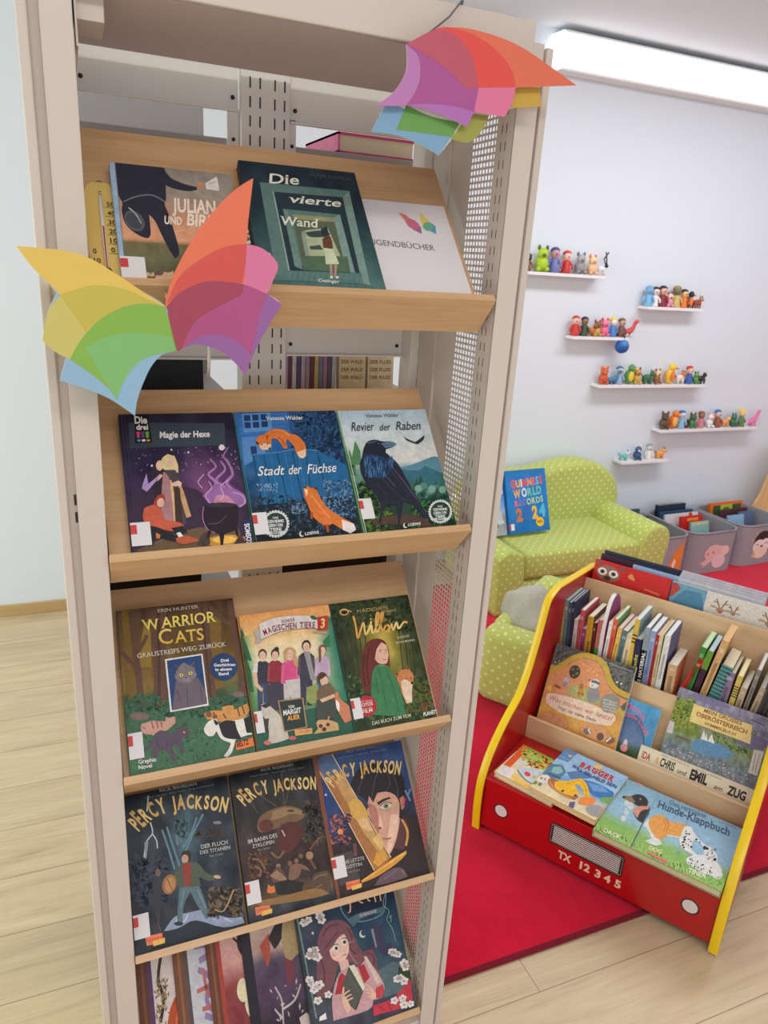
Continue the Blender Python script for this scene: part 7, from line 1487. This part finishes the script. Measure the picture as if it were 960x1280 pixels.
rack_book('picture_book', 'cream book with dark hand drawn title low behind the front divider', (.366, .2974, .190), (0, .4265, .9045), .318, .098, .012, (g, 12, 6), art, None, mat=PRINTW, edge=(226, 218, 196), pages=(232, 226, 214))

# third tier: small books standing in a row, spines forward
ROWG = 'small books in the row behind the facing covers'
_row = {'a': .0245, 'b': .372}
def row_book(label, u, t, ztop, lean, col, pages=(226, 220, 204), d=.135, v=.462, cover=None, spine=None, art=None, arch=False, name='board_book'):
    k_ = 'a' if u < .37 else 'b'
    t *= 1.17 if k_ == 'a' else 1.2; lean = lean-5 if k_ == 'a' else lean-1
    u = _row[k_]; _row[k_] += t*1.03 if k_ == 'a' else t*1.03+.003
    root = thing(name, label, 'book', group=ROWG); z0 = .3755; ztop += .012; h = ztop-z0; a = MB(); b = .0016; cc = cover or col
    if arch:
        pr = [(0, 0), (d, 0), (d, h*.55)]+[(d/2+d/2*math.cos(g_), h*.55+h*.45*math.sin(g_)) for g_ in [math.pi*k/12 for k in range(1, 12)]]+[(0, h*.55)]
        a.prism(pr, 0, b, 'x', PRINT, pages); a.prism(pr, t-b, t, 'x', PRINT, cc); a.build('cover', root)
        p = MB(); p.prism([(q_[0]*.97+.001, q_[1]*.985+.001) for q_ in pr], b, t-b, 'x', PAPERCARD, pages); p.build('page_block', root)
    else:
        a.box(0, b, 0, d, 0, h, PRINT, cc); a.box(t-b, t, 0, d, 0, h, PRINT, cc); a.box(0, t, -.0012, b, 0, h, PRINT, spine or col, bev=.0008)
        A = Art(t, h, None, a, PRINT, .0014, Matrix.Rotation(math.pi/2, 4, 'X'))
        if art: art(A)
        else: A.poly([(.2, .1), (.8, .1), (.8, .16), (.2, .16)], mixc(spine or col, (255, 255, 255), .35)); A.poly([(.3, .3), (.7, .3), (.7, .7), (.3, .7)], mixc(spine or col, (20, 20, 20), .25))
        a.build('cover', root)
        p = MB(); p.box(b, t-b, b, d-.003, .002, h-.002, PAPERCARD, pages); p.build('page_block', root)
    R3 = Matrix.Rotation(RROT, 3, 'Z'); c, s_ = math.cos(RAD(lean)), math.sin(RAD(lean))
    frame(root, RM @ Vector((u, v, z0+max(0, -s_*0)+abs(s_)*t*(1 if lean > 0 else 0))), R3 @ Vector((c, 0, -s_)), R3 @ Vector((0, 1, 0)), R3 @ Vector((s_, 0, c)))
def vtext(tx, col, y0=.9, y1=.2):
    def f(A): A.text(tx, (.75, y0), (.75, y1), (.25, y0), col, .02)
    return f
def bars(c, n=3):
    def f(A):
        for k in range(n): A.poly([(.0, .22+k*.05), (1, .22+k*.05), (1, .24+k*.05), (0, .24+k*.05)], c)
    return f
row_book('thin tan spined book at the left end of the row', .0245, .008, .588, 2, (206, 164, 84))
row_book('thin grey green book, second from the left end', .0335, .010, .592, 2, (126, 146, 144), pages=(170, 190, 180))
row_book('thin slate blue book beside the navy starred one', .0445, .009, .588, 2, (84, 96, 116))
row_book('navy book with pale line pattern on its cover', .0545, .009, .594, 2, (58, 66, 92), pages=(150, 158, 170))
row_book('white book with pale pink spine beside the navy one', .0690, .011, .535, 3, (222, 200, 196))
row_book('book with rose spine and teal tinted white pages', .0830, .012, .575, 4, (214, 96, 104), pages=(216, 232, 230))
row_book('short magenta spined book before the mustard one', .0980, .012, .512, 3, (150, 66, 116), cover=(206, 214, 216))
row_book('mustard yellow spined thick book with small lettering', .1130, .017, .562, 3, (206, 158, 52), cover=(110, 60, 44), art=vtext('Toni', (70, 50, 40), .75, .45))
row_book('dark maroon book beside the mustard one', .1320, .009, .545, 3, (96, 44, 44))
row_book('coral spined book left of the arched one', .1430, .011, .560, 4, (196, 110, 100), art=lambda A: [A.poly([(0, .5), (1, .5), (1, .75), (0, .75)], (90, 140, 70)), A.poly([(0, .75), (1, .75), (1, 1), (0, 1)], (70, 60, 110))])
row_book('tall arched white edged book with purple and pink cover', .1560, .012, .632, 4, (170, 80, 130), pages=(236, 230, 226), arch=True, cover=(150, 70, 130))
row_book('orange and white striped book right of the arched one', .1720, .010, .565, 6, (240, 236, 232), cover=(240, 170, 70))
row_book('bright coral book with green top corner', .1850, .012, .580, 6, (226, 96, 76), cover=(90, 160, 90))
row_book('orange yellow book tilted against the coral one', .1995, .012, .555, 7, (240, 190, 90), cover=(236, 130, 150))
row_book('teal grey spined book with wide cream page block', .2150, .016, .552, 7, (96, 124, 130), pages=(236, 222, 200))
row_book('plump cream board book with peach edges', .2330, .017, .545, 6, (230, 206, 168), pages=(240, 220, 190))
row_book('tall mustard book with three black bars', .2520, .013, .602, 5, (222, 184, 72), cover=(160, 190, 200), art=bars((60, 50, 40)))
row_book('navy book with small yellow lettering', .2680, .018, .538, 3, (52, 50, 84), pages=(226, 222, 210), art=vtext('Gute Nacht', (214, 206, 90), .95, .3))
row_book('black and white lettered spine book, tall and pale topped', .2890, .014, .586, 4, (150, 160, 170), pages=(232, 232, 224), cover=(60, 62, 70), art=lambda A: [A.poly([(0, .35), (1, .35), (1, 1), (0, 1)], (30, 28, 32)), A.text('DAS MATERIAL', (.78, .97), (.78, .38), (.2, .97), (236, 232, 230), .03)])
row_book('pale periwinkle book with white pages', .3060, .015, .580, 4, (146, 164, 204), pages=(230, 230, 224))
row_book('narrow red book beside the periwinkle one', .3225, .008, .572, 4, (180, 50, 56))
row_book('cream spined book with khaki top', .3320, .010, .578, 4, (222, 200, 160), pages=(206, 196, 150))
row_book('white page book with purple picture cover facing right', .3435, .015, .582, 5, (232, 228, 222), pages=(226, 226, 220), cover=(104, 106, 160))
row_book('short tan book at the foot of the red tilted one', .3720, .022, .492, 0, (212, 170, 128))
row_book('bright red book tilted steeply to the right', .3970, .014, .545, 16, (214, 52, 48), cover=(226, 70, 60))
row_book('grass green spined book with pale mint pages', .4210, .014, .580, 8, (70, 140, 62), pages=(200, 222, 180), cover=(130, 180, 120))
row_book('book half green half aubergine on its spine', .4375, .014, .575, 8, (70, 44, 64), pages=(180, 214, 220), art=lambda A: A.poly([(0, 0), (1, 0), (1, .3), (0, .3)], (110, 160, 60)))
row_book('plain wooden toned tall book without lettering', .4560, .016, .622, 9, (222, 178, 124), pages=(222, 178, 124))
row_book('thick teal checked book with many cream pages', .4800, .026, .545, 10, (66, 120, 122), pages=(236, 226, 196), cover=(40, 50, 60), art=lambda A: [A.poly([(0, y), (1, y), (1, y+.02), (0, y+.02)], (130, 176, 176)) for y in [k*.07 for k in range(14)]])
row_book('lilac spined book with cream top', .5220, .020, .530, 4, (150, 130, 160), pages=(238, 228, 190))
row_book('yellow book with black bars near the right end', .5460, .012, .528, 5, (226, 204, 110), pages=(238, 230, 196), art=bars((40, 36, 36), 5))
row_book('short beige book between the barred and the grey ones', .5610, .014, .495, 5, (206, 184, 150))
row_book('slim grey book with ruled pages', .5770, .010, .565, 6, (150, 146, 140), pages=(222, 218, 206))
row_book('small sand coloured tilted book', .5920, .014, .515, 9, (206, 188, 160))
row_book('dark grey thick book with white pages', .6120, .020, .585, 6, (96, 92, 98), pages=(236, 232, 222))
row_book('brown book at the right end of the row', .6360, .020, .560, 5, (150, 120, 96))

# fourth tier: large picture books leaning on the rear board
B4 = (0, .20, .98)
def eyes(A):
    A.poly([(0, 0), (1, 0), (1, 1), (0, 1)], (206, 46, 46)); A.ell(.20, .14, .16, .10, (150, 110, 96)); 
    for x in (.12, .27): A.ell(x, .13, .062, .048, (236, 228, 220)); A.ell(x, .13, .030, .024, (60, 46, 44))
    A.ell(.20, .20, .05, .03, (90, 60, 56)); A.line([(.03, .06), (.06, .02), (.09, .06)], .03, (130, 90, 80)); A.line([(.34, .06), (.38, .02), (.40, .07)], .03, (130, 90, 80)); A.poly([(.46, .1), (.50, .06), (.54, .1), (.56, .14), (.48, .13)], (226, 150, 90), 2); A.line([(.7, .2), (.9, .22)], .02, (226, 120, 80))
rack_book('picture_book', 'red picture book with an animal peeking with big round eyes', (.030, .642, .4105), B4, .256, .275, .012, None, eyes, None, edge=(206, 50, 46), spine=(190, 40, 40))
def deer(A):
    A.poly([(0, 0), (1, 0), (1, 1), (0, 1)], (222, 214, 206)); A.poly([(0, 0), (.31, 0), (.31, 1), (0, 1)], (110, 160, 186)); A.poly([(0, .02), (.03, .0), (.08, .06), (.03, .16), (0, .2)], (190, 70, 60), 3); A.poly([(.04, .2), (.12, .06), (.26, .05), (.31, .2), (.31, .3), (.04, .3)], (84, 134, 166), 3)
    for (x, y, k) in ((.45, .13, 1), (.56, .14, .7), (.86, .13, 1)):
        A.ell(x, y+.05*k, .035*k, .03*k, (176, 140, 110)); A.lines([[(x-.01, y+.02), (x-.05*k, y-.07*k)], [(x+.01, y+.02), (x+.04*k, y-.08*k)], [(x-.03*k, y-.03*k), (x-.07*k, y-.03*k)], [(x+.025*k, y-.03*k), (x+.06*k, y-.04*k)]], .012, (150, 120, 90)); A.ell(x-.06*k, y+.03*k, .03*k, .014*k, (190, 160, 130)); A.ell(x+.06*k, y+.04*k, .03*k, .014*k, (190, 160, 130)); A.ell(x+.005, y+.075*k, .014*k, .012*k, (170, 70, 60))
rack_book('picture_book', 'wide book, blue on the left and white with deer sketches', (.292, .642, .4105), B4, .345, .272, .012, None, deer, None, edge=(206, 212, 216), pages=(232, 232, 228))
rack_book('picture_book', 'light blue thin book just showing above the red one', (.150, .662, .4105), B4, .20, .283, .006, None, None, None, edge=(150, 180, 216))
rack_book('picture_book', 'navy blue large book behind the red one', (.034, .680, .4105), B4, .262, .285, .010, None, lambda A: A.poly([(0, .0), (.5, .0), (.5, .3), (0, .3)], (66, 34, 56)), None, edge=(40, 44, 80), spine=(40, 44, 80))
rack_book('picture_book', 'dark grey large book at the very back on the left', (.036, .700, .4105), B4, .30, .292, .008, None, None, None, edge=(54, 56, 70))
for k, (lab, h_) in enumerate((('dark book with white edge, nearest of four thin ones at the rack back', .281), ('dark book with white edge, second of four thin ones at the rack back', .285), ('dark book with white edge, third of four thin ones at the rack back', .289), ('dark book with white edge, rearmost of four thin ones at the rack back', .293))):
    rack_book('picture_book', lab, (.300, .664+k*.0125, .4105), B4, .262, h_, .0095, None, None, None, edge=(196, 190, 200), pages=(66, 44, 62), spine=(66, 44, 62))

# ================================================================== books on the sofa
def g(u, v): return jitc(stops(v, (0, (44, 120, 190)), (.5, (36, 130, 206)), (1, (30, 110, 180))), (fbm(u, v, 4, 41)-.5)*18)
def art(A):
    cs = [(236, 90, 70), (240, 180, 70), (240, 236, 230), (240, 150, 90), (120, 190, 220), (90, 180, 140), (236, 110, 90)]
    A.word('GUINNESS', [(.13, .28), (.50, .26), (.92, .24)], .11, cs, .05, .06, 2); A.word('WORLD', [(.16, .44), (.50, .42), (.88, .40)], .12, [(90, 170, 190), (240, 236, 230), (240, 170, 90), (120, 200, 170), (210, 220, 230)], .05, .06, 3); A.word('RECORDS', [(.18, .57), (.50, .555), (.90, .53)], .09, [(150, 120, 180), (236, 150, 90), (180, 210, 150), (230, 120, 130)], .04, .06, 4)
    A.text('2', (.18, .80), (.34, .80), (.18, .62), (206, 120, 60), .06); A.text('0', (.38, .77), (.54, .77), (.38, .57), (60, 110, 190), .08); A.text('2', (.58, .78), (.72, .78), (.58, .60), (240, 190, 60), .06); A.text('4', (.76, .76), (.92, .76), (.76, .58), (90, 190, 220), .06)
    A.ell(.76, .85, .10, .075, (246, 190, 40)); A.text('NEU', (.69, .865), (.83, .865), (.69, .825), (150, 80, 30), .03); A.poly([(.03, .84), (.12, .84), (.12, .94), (.03, .94)], (236, 232, 230)); A.poly([(.0, .84), (.04, .84), (.04, .94), (.0, .94)], (206, 70, 72))
def sofa_book(name, label, x, y, z, w, h, t, ground, art, tilt, yaw, edge):
    b = book(name, label, w, h, t, ground, art, edge=edge)
    c, s_ = math.cos(RAD(tilt)), math.sin(RAD(tilt)); ay = Vector((0, s_, c)); az = Vector((0, -c, s_)); q = Matrix.Rotation(RAD(yaw), 3, 'Z')
    frame(b, (x, y, z), q @ Vector((1, 0, 0)), q @ ay, q @ az); return b
sofa_book('hardcover_book', 'bright blue book with multicoloured letters propped on the sofa back', 1.985, 2.985, .335, .255, .325, .026, (g, 16, 20), art, 20, 4, (30, 100, 170))
def g(u, v): return jitc(stops(v, (0, (52, 100, 190)), (.4, (90, 150, 220)), (.62, (150, 186, 220)), (.68, (140, 150, 160)), (1, (170, 174, 178))), (fbm(u, v, 7, 42)-.5)*24)
def art(A):
    A.text('FLUGHAFEN', (-.35, .36), (.97, .30), (-.35, .24), (240, 240, 242), .03); A.text('AM', (.3, .2), (.46, .19), (.3, .15), (240, 240, 242), .02); A.poly([(.05, .54), (.5, .46), (.6, .48), (.2, .58)], (232, 236, 240), 3); A.dots([(.9, .12), (.15, .12)], .04, (240, 240, 240))
    A.poly([(.1, .78), (.4, .72), (.9, .70), (.95, .80), (.5, .86), (.1, .86)], (206, 212, 216), 3); A.dots([(.2, .78), (.4, .8), (.6, .78), (.75, .82)], .05, (90, 104, 116)); A.poly([(.8, .6), (.9, .58), (.92, .75), (.82, .75)], (190, 200, 206))
sofa_book('picture_book', 'light blue airport picture book propped left of the bright blue one', 1.745, 2.97, .335, .235, .305, .012, (g, 16, 20), art, 20, 4, (60, 110, 180))

# ================================================================== books in the next bay, glimpsed through the gaps
def bay_book(label, x0, x1, y, z0, h, col, art=None, d=.012, tilt=-4, pages=(232, 226, 212), name='book'):
    slab_book(name, label, x0, y, z0, x1-x0, d, h, col, (RAD(tilt), 0, 0), 'books on the shelves of the next bay', art, pages)
def vt(tx, c, y=.12, h_=.06, x0=.06, x1=.9): return lambda A: A.text(tx, (x0, y), (x1, y), (x0, y-h_), c, .02)
# lying book with pink cover, high on the right
root = thing('book', 'pink covered thick book lying on the rear shelf behind the top board', 'book', (.455, 1.36, 1.7955), None, 'books on the shelves of the next bay')
a = MB(); a.box(0, .15, 0, .2, 0, .004, PRINT, (206, 70, 120)); a.box(0, .15, 0, .2, .030, .034, PRINT, (206, 70, 120)); a.box(0, .004, 0, .2, 0, .034, PRINT, (220, 110, 150)); a.build('cover', root)
a = MB(); a.box(.004, .146, .003, .197, .004, .030, PAPERCARD, (222, 206, 176)); a.build('page_block', root)
bay_book('dark book showing its top behind the butterfly card', .09, .215, 1.36, 1.3705, .135, (34, 36, 44), lambda A: [A.poly([(.5, .1), (.9, .1), (.9, .35), (.5, .35)], (70, 90, 120)), A.text('MORD', (.08, .2), (.4, .2), (.08, .12), (200, 190, 180), .02)])
for k in range(11):
    c = [(110, 70, 90), (206, 196, 190), (90, 80, 120), (190, 160, 170), (150, 140, 150), (110, 60, 70), (190, 170, 100), (120, 120, 150), (170, 120, 140), (96, 90, 110), (180, 176, 180)][k]
    nm = ['dark plum', 'pale grey', 'violet', 'dusty pink', 'mid grey', 'burgundy', 'mustard', 'steel blue', 'rose', 'charcoal violet', 'light grey'][k]
    root = thing('paperback', '%s thin paperback standing on the rear shelf under the second gap' % nm, 'book', (.372+k*.0088, 1.36, 1.3705), None, 'books on the shelves of the next bay')
    a = MB(); a.box(0, .008, 0, .11, 0, .076+.003*(k % 3), PRINT, c, bev=.0008); a.build('cover', root)
    a = MB(); a.box(.001, .007, .002, .111, .001, .0755+.003*(k % 3), PAPERCARD, (226, 220, 206)); a.build('page_block', root)
bay_book('cream lettered book on the right of the rear shelf, left one', .474, .530, 1.36, 1.3705, .075, (222, 200, 160), lambda A: [A.text('DER WALD', (.1, .25+k*.2), (.9, .25+k*.2), (.1, .16+k*.2), (110, 80, 60), .02) for k in range(3)])
bay_book('cream lettered book on the right of the rear shelf, right one', .534, .590, 1.36, 1.3705, .075, (226, 206, 170), lambda A: [A.text('DER FLUSS', (.1, .25+k*.2), (.9, .25+k*.2), (.1, .16+k*.2), (110, 80, 60), .02) for k in range(3)])
bay_book('black book with gold lettering under the second lip', .022, .20, 1.335, 1.0005, .152, (30, 26, 26), lambda A: [A.text('NORA CLARKE', (.06, .16), (.95, .16), (.06, .06), (170, 140, 90), .01)], tilt=0)
bay_book('black book right of the rear post under the second lip', .362, .60, 1.335, 1.0005, .156, (40, 30, 30), lambda A: A.line([(.1, .05), (.5, .1), (.9, .04)], .02, (120, 80, 50)), tilt=0)
